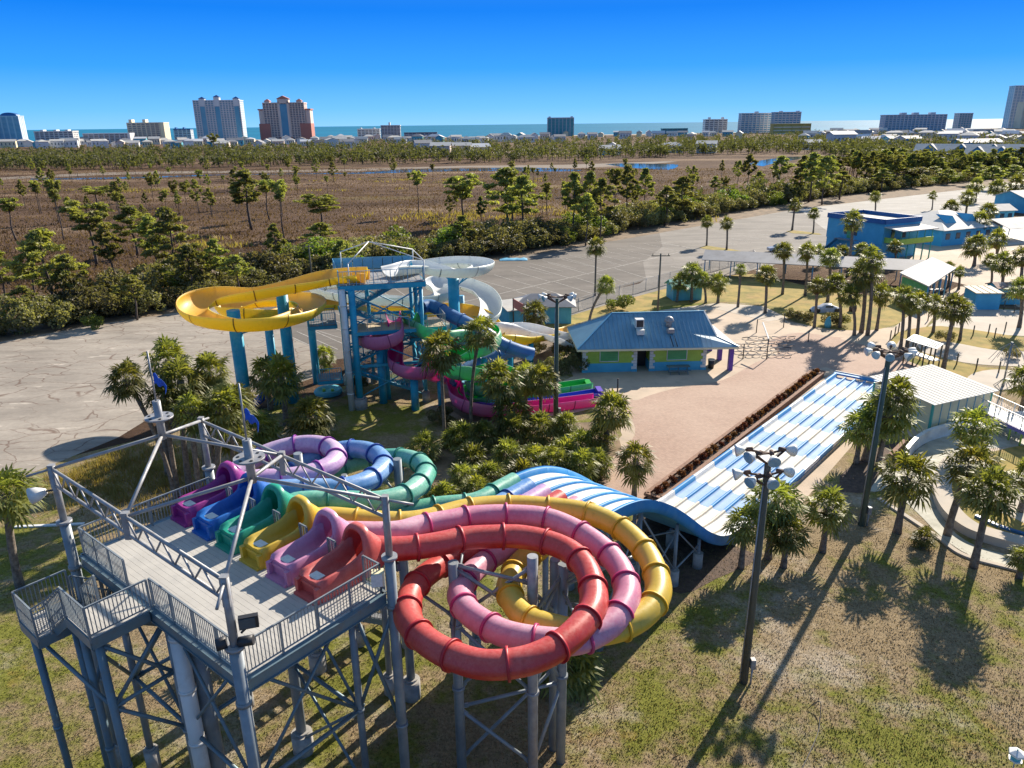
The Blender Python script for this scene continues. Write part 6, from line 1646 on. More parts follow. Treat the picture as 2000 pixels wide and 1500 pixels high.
P_(1690, 900, 800, 60, 'big cabbage palm behind the green light pole, crown over the racing slide', cx=1735)
P_(1672, 905, 830, 44, 'cabbage palm half hidden left of the green light pole')
P_(1715, 910, 770, 44, 'cabbage palm touching the left end of the white shed roof', cx=1752)
P_(1888, 905, 830, 50, 'cabbage palm in front of the cream shed wall')
P_(1992, 1000, 925, 42, 'palm at the right edge on the grey pad inside the channel')
P_(1995, 800, 740, 40, 'palm at the right edge above the lilac boardwalk')
P_(868, 850, 680, 46, 'tall fan palm in front of the magenta flume', kind='fan', group='tall fan palms', cx=860)
P_(920, 830, 645, 38, 'tallest thin fan palm leaning right in front of the green flume', kind='fan', group='tall fan palms', cx=938)
P_(975, 850, 738, 42, 'fan palm with a brown skirt in front of the green bowl', kind='fan', group='tall fan palms')
P_(1028, 812, 735, 38, 'fan palm left of the rear light pole, left one of the pair', kind='fan', group='tall fan palms')
P_(1056, 830, 737, 38, 'fan palm left of the rear light pole, right one of the pair', kind='fan', group='tall fan palms')
P_(1000, 852, 795, 46, 'low feathery palm below the pair of fan palms', group='tall fan palms')
P_(1045, 672, 610, 30, 'palm in front of the aqua hut with the blue-grey roof')
P_(1162, 578, 478, 21, 'very tall slim fan palm standing alone at the lot fence', kind='fan', group='tall fan palms')
P_(1150, 640, 555, 22, 'palm with a strongly leaning trunk by the fence', cx=1184)
P_(560, 830, 735, 52, 'palm crossing the second blue column of the yellow flume')
P_(528, 800, 728, 42, 'dark palm just left of the second blue column')
P_(612, 868, 810, 52, 'rounded palm in the grass in front of the rear tower')
P_(512, 880, 835, 46, 'palm between the two tower masts')
P_(636, 720, 692, 26, 'small palm at the lot edge by the rear tower')
P_(345, 985, 735, 42, 'leaning fan palm at the far left of the left grove', kind='fan', cx=245, group='left grove palms')
for i, (x, y, c, R, cx, t) in enumerate(((330, 930, 700, 50, 328, 'tallest crown of the left grove against the cracked lot'), (372, 960, 740, 52, 352, 'broad crown in the middle of the left grove'), (405, 935, 722, 46, 408, 'rear right crown of the left grove'), (430, 975, 790, 54, 440, 'right front crown of the left grove'), (395, 990, 800, 46, 372, 'low front crown of the left grove beside the roof frame'), (460, 950, 775, 40, 462, 'rightmost slim palm of the left grove'), (350, 975, 770, 40, 318, 'lower left crown of the left grove'), (425, 940, 755, 40, 392, 'inner crown of the left grove'))):
    P_(x, y, c, R, 'cabbage palm, ' + t, cx=cx, group='left grove palms')
P_(466, 935, 850, 40, 'palm with thin trunk just left of the violet slide loop', group='left grove palms')
mid = [(1350, 590, 530, 24, 1352, 'in the clump over the turquoise hut, centre'), (1322, 590, 548, 22, 1328, 'in the clump over the turquoise hut, left'), (1378, 592, 545, 20, 1372, 'in the clump over the turquoise hut, right'), (1402, 592, 550, 24, 1402, 'right of the clump over the turquoise hut'), (1441, 600, 524, 15, 1447, 'thin one left of the grey shelter'), (1494, 612, 534, 25, 1497, 'round-crowned at the left end of the grey shelter'), (1528, 575, 487, 22, 1531, 'tall one through the left end of the shelter roof'), (1572, 578, 488, 22, 1577, 'tall one through the middle of the shelter roof'), (1616, 590, 500, 24, 1622, 'in front of the shelter, third of the tall row'), (1655, 540, 430, 24, 1667, 'tallest one in front of the blue building, silvery crown'), (1590, 640, 555, 24, 1596, 'in the lawn behind the prop car, left'), (1640, 640, 550, 26, 1634, 'in the lawn behind the prop car, right'), (1682, 650, 530, 34, 1690, 'thick crown in the middle of the lawn grove'), (1694, 655, 505, 30, 1703, 'highest of the lawn grove'), (1668, 655, 575, 26, 1660, 'low one of the lawn grove'), (1712, 645, 570, 26, 1722, 'right side of the lawn grove'), (1757, 690, 575, 28, 1765, 'first of the path row by the fence posts'), (1770, 690, 590, 24, 1778, 'second of the path row by the fence posts'), (1790, 660, 585, 26, 1795, 'third of the path row'), (1822, 650, 590, 24, 1826, 'fourth of the path row'), (1842, 722, 600, 34, 1865, 'long-trunked, leaning right behind the slatted canopy'), (1874, 665, 600, 24, 1880, 'behind the dark border strip'), (1748, 520, 480, 18, 1748, 'in front of the blue building porch'), (1680, 520, 485, 18, 1684, 'under the blue building, left of the porch'), (1645, 515, 490, 18, 1645, 'under the blue building stairs'), (1600, 520, 490, 16, 1600, 'at the corner of the blue building'), (1380, 480, 432, 14, 1381, 'in the lot island, left'), (1419, 488, 434, 16, 1420, 'in the lot island, right'), (1547, 450, 398, 16, 1553, 'in the second lot island, left'), (1588, 456, 415, 13, 1590, 'in the second lot island, right'), (1708, 425, 382, 13, 1710, 'beyond the blue building, left'), (1820, 410, 380, 10, 1822, 'alone in the bleached lot'), (1858, 430, 405, 20, 1857, 'bushy in front of the bleached lot'), (1885, 425, 385, 18, 1890, 'behind the broad pale hall, left'), (1912, 470, 430, 24, 1915, 'right of the broad pale hall, front'), (1925, 450, 410, 20, 1930, 'right of the broad pale hall, rear'), (1902, 520, 478, 26, 1905, 'beside the reddish wall, left'), (1945, 510, 465, 24, 1948, 'beside the reddish wall, right'), (1955, 570, 512, 26, 1960, 'dark round one over the rusty kiosk'), (1988, 580, 500, 26, 1998, 'leaning at the right edge over the rusty kiosk'), (1990, 640, 560, 30, 1996, 'dark one at the right edge below the rusty kiosk'), (1935, 560, 505, 16, 1935, 'small one on the green island'), (1852, 560, 520, 14, 1854, 'dwarf feathery one behind the white gable'), (1872, 565, 528, 13, 1874, 'dwarf feathery one right of the white gable'), (1945, 400, 365, 20, 1948, 'high at the right over the azure shop'), (1980, 395, 360, 22, 1985, 'at the right edge over the azure shop'), (1905, 395, 360, 18, 1908, 'high over the bleached lot'), (1215, 830, 700, 0, 0, '')]
for (x, y, c, R, cx, t) in mid:
    if R: P_(x, y, c, R, 'cabbage palm ' + t, cx=cx, group='palms of the park lawns')
# palmetto thicket: clumps between the loops and the splash lanes
rng = random.Random(9); cl = []
poly_px = [(800, 870), (850, 880), (900, 862), (1000, 860), (1080, 850), (1130, 815), (1150, 830), (1190, 880), (1200, 935), (1140, 955), (1040, 975), (960, 985), (880, 1000), (840, 985), (850, 940), (870, 900)]
cand = [(905, 862), (955, 868), (1010, 862), (1060, 856), (1110, 852), (1135, 870), (925, 905), (985, 900), (1040, 898), (1095, 890), (1150, 905), (905, 945), (965, 940), (1025, 938), (1085, 930), (1140, 940), (880, 985), (940, 980), (1000, 975), (1175, 925), (1105, 965), (1050, 985), (820, 895), (1180, 865)]
for i, (x, y) in enumerate(cand):
    x += rng.uniform(-10, 10); y += rng.uniform(-5, 5)
    p = G(x, y + 10); p.z = 0
    h = rng.uniform(.5, 1.6); sc = rng.uniform(.8, 1.15)
    th = thing('palmetto', '%s palmetto from the left in the %s thicket row behind the yellow loop' % (OW[sum(1 for (a, b) in cand if min(3, int((b - 815) / 48)) == min(3, int((cand[i][1] - 815) / 48)) and a < cand[i][0])], ['back', 'second', 'third', 'front'][min(3, int((cand[i][1] - 815) / 48))]), 'palmetto', p, 'palmetto thicket')
    tr = palm_trunk(i + 500, h, .15, (0, 0), .6); addmesh('trunk', tr, th)
    o = addmesh('crown', BUSHC[i % 3], th, loc=(0, 0, h)); o.scale = (sc, sc, sc * .95); o.rotation_euler = (rng.uniform(-.2, .2), rng.uniform(-.2, .2), rng.uniform(0, 6))
    if i % 4 == 0:
        o = addmesh('crown', BUSHC[(i + 1) % 3], th, loc=(rng.uniform(-1, 1), rng.uniform(-1, 1), h * .5)); o.scale = (sc * .8,) * 3; o.rotation_euler = (.2, .2, rng.uniform(0, 6))
for i, (x, y, t) in enumerate(((2.3, 27.3, 'behind the pink loop bottom'), (-12.5, 31, 'under the violet loop'), (-8.8, 34.0, 'behind the blue loop'))):
    th = thing('palmetto', 'palmetto clump ' + t, 'palmetto', (x, y, 0), 'palmettos under the slides')
    h = 1.2; addmesh('trunk', palm_trunk(i + 700, h, .15, (0, 0), .6), th)
    o = addmesh('crown', BUSHC[i % 3], th, loc=(0, 0, h)); o.scale = (1.15,) * 3; o.rotation_euler = (.1, 0, i)

# ---- shrubs and trees made of leaf clouds
def cloud(seed, lumps, n, size, elong=1.0, shell=.75, sq=.8):
    rng = np.random.default_rng(seed); P = []
    w = np.array([l[3] ** 2 for l in lumps]); w = w / w.sum()
    for (x, y, z, r), ww in zip(lumps, w):
        k = max(8, int(n * ww)); d = rng.normal(size=(k, 3)); d /= np.linalg.norm(d, axis=1)[:, None]
        rad = r * rng.uniform(shell, 1.08, k) ** .8
        d[:, 2] *= sq
        P.append(np.array([x, y, z]) + d * rad[:, None])
    C = np.concatenate(P)
    return leafquads(C, size, rng, elong)

def bush_mesh(seed, H=4, n=2600, mat='oak', size=.17):
    rng = random.Random(seed); L = []
    for i in range(16):
        a = rng.uniform(0, 6.28); rr = rng.uniform(0, 1) ** .6 * H * .62; h = H * rng.uniform(.18, .85) * (1 - .3 * rr / H)
        L.append((rr * cos(a), rr * sin(a), h, H * rng.uniform(.16, .30)))
    V, Fc = cloud(seed, L, n, size)
    return np_mesh('foliage', V, Fc, MT[mat])
def pine_mesh(seed, H=12, W_=3.6, n=3000, size=.24, base=.45, flat=False):
    rng = random.Random(seed); L = []; limbs = []
    for i in range(22):
        u = base + (1 - base) * (i + .5) / 22; a = i * 2.4 + rng.uniform(-.5, .5)
        prof = math.sin(pi * min(1, (u - base) / (1 - base) * .85 + .18)) if not flat else (.35 + .65 * min(1, (u - base) / (1 - base) * 1.3)) * (1.05 - max(0, (u - .92) * 6))
        rr = W_ * prof * rng.uniform(.45, 1.0)
        x, y = rr * cos(a), rr * sin(a); z = H * u + rng.uniform(-.2, .5)
        limbs.append(((0, 0, H * (u - .06)), (x, y, z)))
        for k in range(3):
            f_ = rng.uniform(.55, 1.05); L.append((x * f_ + rng.uniform(-.5, .5), y * f_ + rng.uniform(-.5, .5), z + rng.uniform(-.3, .4), rng.uniform(.35, .72) * W_ / 3.2))
    L.append((0, 0, H * .98, .7))
    V, Fc = cloud(seed, L, n, size, 1.5, .35, .42)
    tq = MB(); pts = [Vector((.15 * sin(seed + k), .12 * cos(seed * 2 + k), H * k / 8)) for k in range(9)]
    tq.sweep(pts, [.21 * (1 - .085 * k) for k in range(9)], 8)
    for a, b in limbs: tq.tube(a, b, .05, 4, .02, cap=False)
    return np_mesh('crown', V, Fc, MT['pine']), tq.mesh('trunk', MT['bark'])
BUSH = [bush_mesh(s) for s in range(1, 7)] + [bush_mesh(s, mat='shrub') for s in (31, 32)]
PINES = [pine_mesh(41), pine_mesh(42, base=.55), pine_mesh(43, W_=3.0, base=.5), pine_mesh(44, W_=4.4, base=.35), pine_mesh(45, W_=4.0, base=.6, flat=True), pine_mesh(46, W_=3.2, base=.72, flat=True, n=1500)]
SPR = {'pines': [], 'bush': []}
def pine(px, by, ty, hw, label, var=0, group='pines of the marsh edge'):
    p = G(px, by); H = ZAT(ty, p.x, p.y); _, _, zc = PX(p.x, p.y, 0)
    th = thing('pine_tree', label, 'pine tree', p, group)
    cr_, tr = PINES[var]; s = H / 12.3; W_ = (3.6, 3.6, 3.0, 4.4, 4.0, 3.2)[var]
    sw = 1.42 * (hw / FPX * zc) / (W_ + .6)
    rz = (px * 1.7) % 6.28
    for nm, me in (('crown', cr_), ('trunk', tr)):
        o = addmesh(nm, me, th); o.scale = (sw if nm == 'crown' else max(.7, min(sw, s)) , sw if nm == 'crown' else max(.7, min(sw, s)), s); o.rotation_euler = (0, 0, rz)
        if nm == 'trunk' : o.scale = (sw, sw, s)
hero = [(30, 470, 388, 24, 5), (125, 470, 352, 18, 5), (190, 520, 398, 46, 4), (190, 400, 365, 28, 4), (268, 500, 405, 38, 0), (350, 570, 406, 46, 3), (310, 545, 425, 34, 2), (225, 560, 440, 30, 2), (108, 610, 448, 58, 3), (75, 600, 480, 30, 2), (12, 585, 490, 34, 3), (420, 300, 262, 10, 4), (490, 450, 335, 34, 2), (525, 430, 352, 20, 5), (555, 470, 353, 20, 5), (545, 545, 440, 20, 2), (630, 460, 382, 38, 4), (632, 515, 435, 42, 3), (670, 540, 470, 22, 0), (818, 420, 335, 14, 5), (905, 440, 345, 36, 4), (905, 500, 422, 26, 0), (990, 460, 328, 48, 3), (1020, 470, 345, 36, 0), (1000, 440, 330, 28, 2), (1120, 465, 340, 26, 2), (1150, 460, 335, 28, 3), (1172, 470, 350, 26, 0), (1200, 430, 330, 18, 5), (1222, 440, 325, 20, 2), (1258, 420, 330, 18, 0), (1145, 480, 380, 24, 1), (1330, 430, 345, 34, 3), (1300, 440, 365, 24, 2), (1458, 380, 303, 14, 1), (1478, 385, 335, 14, 0), (1520, 380, 306, 22, 1), (1580, 395, 300, 24, 2), (1605, 400, 305, 28, 3), (1560, 392, 318, 18, 0), (1640, 390, 335, 22, 0), (1395, 385, 345, 12, 2), (1690, 365, 320, 18, 0), (1720, 375, 330, 20, 2), (1755, 335, 290, 26, 3), (1725, 338, 292, 22, 3), (1790, 350, 300, 18, 0), (1820, 355, 325, 20, 2), (1780, 365, 328, 24, 4), (1850, 360, 330, 20, 3), (1900, 362, 318, 22, 0), (1935, 370, 325, 24, 2), (1975, 360, 322, 26, 3), (1960, 345, 300, 20, 0), (270, 625, 540, 30, 1), (60, 640, 560, 26, 1), (470, 585, 500, 26, 1), (150, 615, 500, 28, 2), (380, 590, 480, 30, 1), (430, 575, 470, 28, 2)]
kinds = ['full pine', 'bare-stemmed pine', 'slender pine', 'broad dense pine', 'flat-topped pine', 'umbrella-crowned thin pine']
hero.sort()
for i, (x, b, t, w, vv) in enumerate(hero):
    nb_ = sum(1 for h in hero[:i] if h[4] == vv); tot_ = sum(1 for h in hero if h[4] == vv)
    pine(x, b, t, w, '%s %s from the left below %s' % (nth(('hero', zone(x), vv)), kinds[vv], zone(x)), vv)
# hedge of oaks and wax myrtles along the far side of the car park
hed = [(-80, 668), (0, 655), (100, 640), (200, 622), (350, 598), (480, 572), (600, 548), (720, 530), (850, 512), (960, 498), (1060, 484), (1130, 470), (1200, 456), (1280, 440), (1360, 426), (1440, 412), (1560, 392), (1650, 380), (1750, 370), (1850, 358), (1980, 345)]
rng = random.Random(4); hl = []
for row, (dy, hs2) in enumerate(((0, .85), (-14, 1.1), (-30, 1.15), (-50, .8))):
    x = -60 + row * 17
    while x < 1990:
        y = float(np.interp(x, [h[0] for h in hed], [h[1] for h in hed]))
        f_ = max(.25, (y - 300) / 340)
        if not (row == 3 and rng.random() < (.9 if x < 480 else .55)) and not (row == 2 and x < 480 and rng.random() < .7) and not (row == 1 and x < 480 and rng.random() < .3):
            hl.append((x, y + dy * f_ * rng.uniform(.7, 1.2), hs2 * rng.uniform(.75, 1.25), row))
        x += (50 if row == 0 else 62) * f_ * rng.uniform(.7, 1.2) * 1.05
hl.sort()
hl = hl[:285]
rown = ['front', 'second', 'third', 'scattered back']
cn_ = [0] * 4
for (x, y, s, row) in hl:
    cn_[row] += 1
    p = G(x, y); vsel = rng.randrange(8) if row else rng.choice((0, 1, 2, 3, 4, 5, 6))
    adj = ['dark oak bush', 'rounded oak bush', 'grey-green myrtle bush', 'ragged oak bush', 'dense myrtle bush', 'low oak bush', 'bright green shrub', 'yellow-green shrub'][vsel]
    o = addmesh('hedge_bush', BUSH[vsel], loc=p); s2 = s * (1.15 if x < 1300 else 1.0)
    o.scale = (s2 * rng.uniform(.9, 1.3), s2 * rng.uniform(.9, 1.2), s2 * rng.uniform(.8, 1.15)); o.rotation_euler = (0, 0, rng.uniform(0, 6.28))
    tag(o, '%s %s of the %s hedge row, below %s' % (nth(('hedge', zone(x), row, adj)), adj, rown[row], zone(x)), 'bush', 'hedge behind the car park')
for (x, y, s, m_, t) in ((185, 640, .45, 6, 'small bright palmetto-like shrub at the edge of the cracked lot'), (1210, 605, .6, 7, 'round bright green bush by the lot fence'), (1120, 722, .62, 0, 'dark bush against the left end of the kiosk'), (1100, 700, .55, 3, 'dark bush behind the rear light pole'), (1090, 728, .5, 1, 'low dark bush left of the kiosk wall'), (1050, 690, .4, 2, 'bush at the end of the blue tube'), (1620, 635, .45, 0, 'dark shrub left of the teal figure on the lawn'), (1640, 636, .4, 3, 'dark shrub right of the teal figure on the lawn'), (1570, 628, .4, 1, 'low shrub at the left lawn corner'), (1545, 622, .35, 2, 'flat shrub at the tip of the lawn'), (860, 830, .45, 0, 'dark bush below the magenta bowl'), (700, 760, .35, 3, 'weeds beside the rear tower'), (1845, 665, .35, 1, 'low shrub beside the court fence'), (1975, 700, .3, 5, 'round shrub on the right verge')):
    o = addmesh('bush', BUSH[m_], loc=G(x, y)); o.scale = (s,) * 3; tag(o, t, 'bush')
# planter shrubs
pa, pb, pd, pn, pw, PLn = PLANTER
rm = leafmat('rusty_shrub', (.07, .025, .012), (.22, .08, .03), .25, 3, .8)
V, Fc = cloud(77, [(0, 0, .25, .28), (.1, .1, .4, .22), (-.12, .05, .38, .2)], 260, .07, 1.5, .3); RS = np_mesh('rusty_shrub', V, Fc, rm)
n_ = 30
for k in range(n_):
    p = pa + pd * (PLn * (k + .5) / n_) + pn * pw * .5 + Vector((0, 0, .3))
    o = addmesh('planter_shrub', RS, loc=p); s = random.uniform(.75, 1.15); o.scale = (s, s, s); o.rotation_euler = (0, 0, k)
    tag(o, '%s rusty shrub of the %s third of the brick planter' % (OW[k % 10], ['near', 'middle', 'far'][k // 10]), 'shrub', 'shrubs in the brick planter')

# ---- marsh scrub, distant wood, grasses (nobody could count them)
def scatter_px(rng, n, f):
    """random ground points by photo region: f(rng) gives (px, py)"""
    out = []
    while len(out) < n:
        x, y = f(rng); out.append(G(x, y))
    return out
rng = random.Random(31)
MT['farpine'] = leafmat('far_pine', (0.060, 0.075, 0.032), (0.17, 0.18, 0.075), .35, .06, .7)
def farwood():
    V, Fc, TV, TF = [], [], [], []; off = 0
    nr = np.random.default_rng(8)
    T = []
    def band(x0, x1, ya, yb, n, h0, h1):
        for _ in range(n):
            x = rng.uniform(x0, x1); u = rng.random() ** 1.1
            yt, y2 = ya(x), yb(x); y = y2 + (yt - y2) * u
            T.append((G(x, y), rng.uniform(h0, h1)))
    li = lambda *a: (lambda x: float(np.interp(x, a[0::2], a[1::2])))
    band(-60, 650, li(-60, 302, 650, 285), li(-60, 334, 300, 330, 650, 322), 1100, 6, 10)
    band(600, 1300, li(600, 284, 1300, 272), li(600, 322, 1000, 318, 1300, 308), 1100, 6, 10.5)
    band(1280, 1700, li(1280, 272, 1700, 262), li(1280, 308, 1500, 300, 1700, 305), 700, 7, 11)
    band(1620, 2080, li(1620, 262, 2080, 262), li(1620, 305, 1800, 350, 2080, 345), 900, 7, 11)
    band(1280, 1640, li(1280, 400, 1640, 375), li(1280, 425, 1640, 388), 40, 5, 8)
    T2 = []
    for p, h in T:
        k = 34 if p.y > 420 else 70
        d = nr.normal(size=(k, 3)); d /= np.linalg.norm(d, axis=1)[:, None]
        w = h * rng.uniform(.28, .46)
        C = np.array([p.x, p.y, h * .52]) + d * nr.uniform(.2, 1, k)[:, None] * np.array([w, w, h * .48])
        v_, f_ = leafquads(C, h * .085 * (1.4 if k == 26 else 1.0), nr, 1.2); V.append(v_); Fc.append(f_ + off); off += len(v_)
        T2.append((p, h))
    me = np_mesh('far_wood', np.concatenate(V), np.concatenate(Fc), MT['farpine'])
    o = addmesh('far_wood', me, kind='stuff'); o['label'] = 'belt of distant pines between the marsh and the beach houses'; o['category'] = 'woodland'
    q = MB()
    for p, h in T2:
        if p.y < 900: q.tube(p, (p.x, p.y, h * .7), .16, 3, cap=False)
    o = q.build('far_trunks', MT['bark'], kind='stuff'); o['label'] = 'bare stems under the distant pine belt'; o['category'] = 'tree trunks'
farwood()
def blades(name, pts, h, w, mat, label, cat, per=4, seed=1, spread=.25):
    nr = np.random.default_rng(seed); n = len(pts) * per
    P = np.repeat(np.array([[p[0], p[1], 0] for p in pts]), per, 0); P[:, :2] += nr.normal(size=(n, 2)) * spread
    a = nr.uniform(0, 6.28, n); hh_ = h * nr.uniform(.5, 1.3, n); ww = w * nr.uniform(.6, 1.3, n)
    s = np.stack([np.cos(a) * ww, np.sin(a) * ww, np.zeros(n)], 1)
    ln = nr.normal(size=(n, 2)) * (h * .35)
    t = P + np.stack([ln[:, 0], ln[:, 1], hh_], 1)
    V = np.stack([P - s, P + s, t], 1).reshape(-1, 3)
    me = np_mesh(name, V, np.arange(3 * n).reshape(n, 3), MT[mat])
    o = addmesh(name, me, kind='stuff'); o['label'] = label; o['category'] = cat
    return o
def inpoly(x, y, P):
    c = False; j = len(P) - 1
    for i in range(len(P)):
        if (P[i][1] > y) != (P[j][1] > y) and x < (P[j][0] - P[i][0]) * (y - P[i][1]) / (P[j][1] - P[i][1]) + P[i][0]: c = not c
        j = i
    return c
near_poly = [(0, 1500), (0, 960), (130, 925), (300, 850), (420, 900), (640, 830), (700, 860), (850, 870), (1000, 900), (1240, 1020), (1420, 1080), (1560, 1000), (1700, 960), (1830, 1050), (2000, 1120), (2000, 1500)]
pts = []
while len(pts) < 30000:
    x, y = rng.uniform(0, 2000), 850 + 650 * rng.random()
    if inpoly(x, y, near_poly): pts.append(G(x, y))
blades('lawn_grass', pts, .06, .022, 'lawn', 'short winter grass over the worn lawn', 'grass', 4, 3, .16)
pts = []
while len(pts) < 450:
    x, y = rng.gauss(230, 110), rng.gauss(925, 40)
    if inpoly(x, y, near_poly) and y < 1010: pts.append(G(x, y))
blades('tall_grass', pts, .5, .03, 'gold', 'tall golden grass behind the slide tower by the lot edge', 'grass', 14, 5, .25)
pts = [G(rng.uniform(-30, 2030), 330 + 290 * rng.random() ** 1.6) for _ in range(32000)]
hx, hy = [h[0] for h in hed], [h[1] for h in hed]
pts = [p for p in pts if PX(p.x, p.y)[1] < np.interp(PX(p.x, p.y)[0], hx, hy) - 8]
blades('marsh_grass', pts, .5, .16, 'marshb', 'brown winter marsh grass between the car park hedge and the creek', 'marsh grass', 4, 6, 1.6)
pts = []
for cx_, cy_, sx_, sy_, n_ in ((870, 425, 60, 8, 40), (1080, 415, 90, 10, 50), (300, 372, 200, 2, 40), (850, 352, 160, 2, 30), (1300, 425, 50, 5, 30), (400, 480, 40, 6, 20)):
    for _ in range(n_): pts.append(G(rng.gauss(cx_, sx_), rng.gauss(cy_, sy_)))
blades('golden_scrub', pts, .9, .2, 'gold', 'golden scrub patches scattered across the marsh', 'scrub', 16, 7, 1.6)
# grove right of the marsh, between the hedge and the white row houses
gv = []
for _ in range(85):
    x = rng.uniform(1560, 2010); yl = float(np.interp(x, hx, hy)); y = rng.uniform(min(yl - 8, 338), yl - 4)
    gv.append((x, y))
gv.sort()
for x, y in gv:
    p = G(x, y); vv = rng.randrange(5); s = rng.uniform(.55, .95); fr_ = 'front' if y > 352 else 'back'
    th = thing('pine_tree', '%s %s of the right-hand grove, %s half, below %s' % (nth(('gv', zone(x), vv, fr_)), kinds[vv], fr_, zone(x)), 'pine tree', p, 'pines of the right-hand grove')
    for nm, me in zip(('crown', 'trunk'), PINES[vv]):
        o = addmesh(nm, me, th); o.scale = (s * 1.1, s * 1.1, s); o.rotation_euler = (0, 0, x)
# scattered marsh pines, each a tree, farther out
mp_ = []
for _ in range(400):
    x = rng.uniform(-20, 2000); y = rng.choice((rng.gauss(345, 5), rng.gauss(372, 9), rng.gauss(415, 14)))
    yl = np.interp(x, hx, hy)
    if y > yl - 20 or y < 330: continue
    if x > 1150 and y < 345: continue
    if 560 < x < 860 and y > 380: continue
    mp_.append((x, y))
mp_ = sorted(mp_[:140])
for i, (x, y) in enumerate(mp_):
    p = G(x, y); vv = rng.choice((0, 2, 3, 4, 5, 5)); s = rng.uniform(.4, .78)
    th = thing('pine_tree', '%s small lone pine %s, below %s' % (nth(('lone', zone(x), y < 358, y > 395)), 'by the creek' if y < 358 else 'in the near marsh' if y > 395 else 'in the middle marsh', zone(x)), 'pine tree', p, 'lone pines in the marsh')
    for nm, me in zip(('crown', 'trunk'), PINES[vv]):
        o = addmesh(nm, me, th); o.scale = (s * .8, s * .8, s); o.rotation_euler = (0, 0, x)

# ------------------------------------------------------------------ beach towers
def condo(x0, x1, yb, yt, floors, bays, wall, glass, label, depth=20, cat='tower block', roof=None, extra=None, end=None, rot=0.0, slabs='white'):
    c = G((x0 + x1) / 2, yb); _, _, zc = PX(c.x, c.y, 0)
    wd = (x1 - x0) / FPX * zc; H = ZAT(yt, c.x, c.y)
    rz = (0.06 if c.x < 0 else 0.02) + rot; va = abs(math.atan2(c.x, c.y) + rz)
    wd = max(wd * .35, (wd - depth * sin(va)) / cos(va)); H = ZAT(yt, c.x, c.y)
    ux = Vector((cos(rz), sin(rz), 0)); uy = Vector((-sin(rz), cos(rz), 0))
    th = thing('tower_block' if H > 30 else 'apartment_block', label, cat, c, 'beachfront towers')
    def P(x, y, z): return c + ux * x + uy * y + Vector((0, 0, z))
    def blk(name, xa, xb, ya, yb_, za, zb, m):
        q = MB(); q.prism([P(xa, ya, 0), P(xb, ya, 0), P(xb, yb_, 0), P(xa, yb_, 0)], za, zb); return q.build(name, m, th)
    hw = wd / 2
    blk('body', -hw, hw, 0, depth, 0, H, MT[wall])
    fh = H / floors
    gl = MB(); sl_ = MB(); pr = MB()
    for i in range(floors):
        z = fh * i
        for k in range(bays):
            xa = -hw + wd * (k + .14) / bays; xb = -hw + wd * (k + .86) / bays
            gl.prism([P(xa, -.25, 0), P(xb, -.25, 0), P(xb, .1, 0), P(xa, .1, 0)], z + fh * .22, z + fh * .86)
        sl_.prism([P(-hw, -1.5, 0), P(hw, -1.5, 0), P(hw, 0, 0), P(-hw, 0, 0)], z, z + fh * .13)
        sl_.prism([P(-hw * .98, -1.55, 0), P(hw * .98, -1.55, 0), P(hw * .98, -1.45, 0), P(-hw * .98, -1.45, 0)], z + fh * .13, z + fh * .32)
        # end wall windows
        for s_ in (-1, 1):
            for k in range(3):
                y0 = depth * (.15 + k * .28)
                gl.prism([P(s_ * (hw + .02), y0, 0), P(s_ * (hw + .2), y0, 0), P(s_ * (hw + .2), y0 + depth * .12, 0), P(s_ * (hw + .02), y0 + depth * .12, 0)] if s_ > 0 else [P(-hw - .2, y0, 0), P(-hw - .02, y0, 0), P(-hw - .02, y0 + depth * .12, 0), P(-hw - .2, y0 + depth * .12, 0)], z + fh * .25, z + fh * .8)
    for k in range(bays + 1):
        x = -hw + wd * k / bays
        pr.prism([P(x - wd * .006 - .15, -1.6, 0), P(x + wd * .006 + .15, -1.6, 0), P(x + wd * .006 + .15, 0, 0), P(x - wd * .006 - .15, 0, 0)], 0, H)
    gl.build('windows', MT[glass], th, 'stuff'); sl_.build('balconies', MT[slabs], th, 'stuff'); pr.build('piers', MT[wall], th, 'stuff')
    blk('parapet', -hw - .6, hw + .6, -1.9, depth + .6, H, H + 1.6, MT[roof or wall])
    if extra: extra(P, blk, hw, H, depth, th)
    return th
MT['cblue'] = simple('tower_grey_blue', (.64, .64, .66), (.56, .57, .60), .02, .8)
MT['cbeige'] = simple('tower_beige', (.80, .70, .52), None, .02, .8)
MT['cpink'] = simple('tower_pink_beige', (.80, .62, .52), None, .02, .7)
MT['cred'] = simple('tower_terracotta', (.52, .20, .15), None, .02, .7)
MT['cgrey'] = simple('tower_grey', (.64, .64, .65), None, .02, .7)
MT['cglass'] = simple('tower_glass', (.08, .27, .40), (.12, .33, .46), .05, .4)
MT['cdark'] = simple('tower_dark_glass', (.11, .14, .18), (.17, .19, .23), .05, .4)
MT['cteal'] = simple('tower_teal', (.10, .42, .45), None, .02, .6)
MT['cyellow'] = simple('tower_yellow', (.55, .45, .14), None, .02, .7)
def ex_curve(P, blk, hw, H, d, th):
    q = MB(); rg = []
    for k in range(9):
        a = pi * k / 8; rg.append([P(hw * .55 + hw * .4 * cos(a), -1, H + 1.6 + 7 * sin(a)), P(hw * .55 + hw * .4 * cos(a), d * .6, H + 1.6 + 7 * sin(a))])
    q.loft(rg, closed=False, sm=False); q.poly([r[0] for r in rg]); q.poly([r[1] for r in rg][::-1]); q.build('arched_roof', MT['navy'], th)
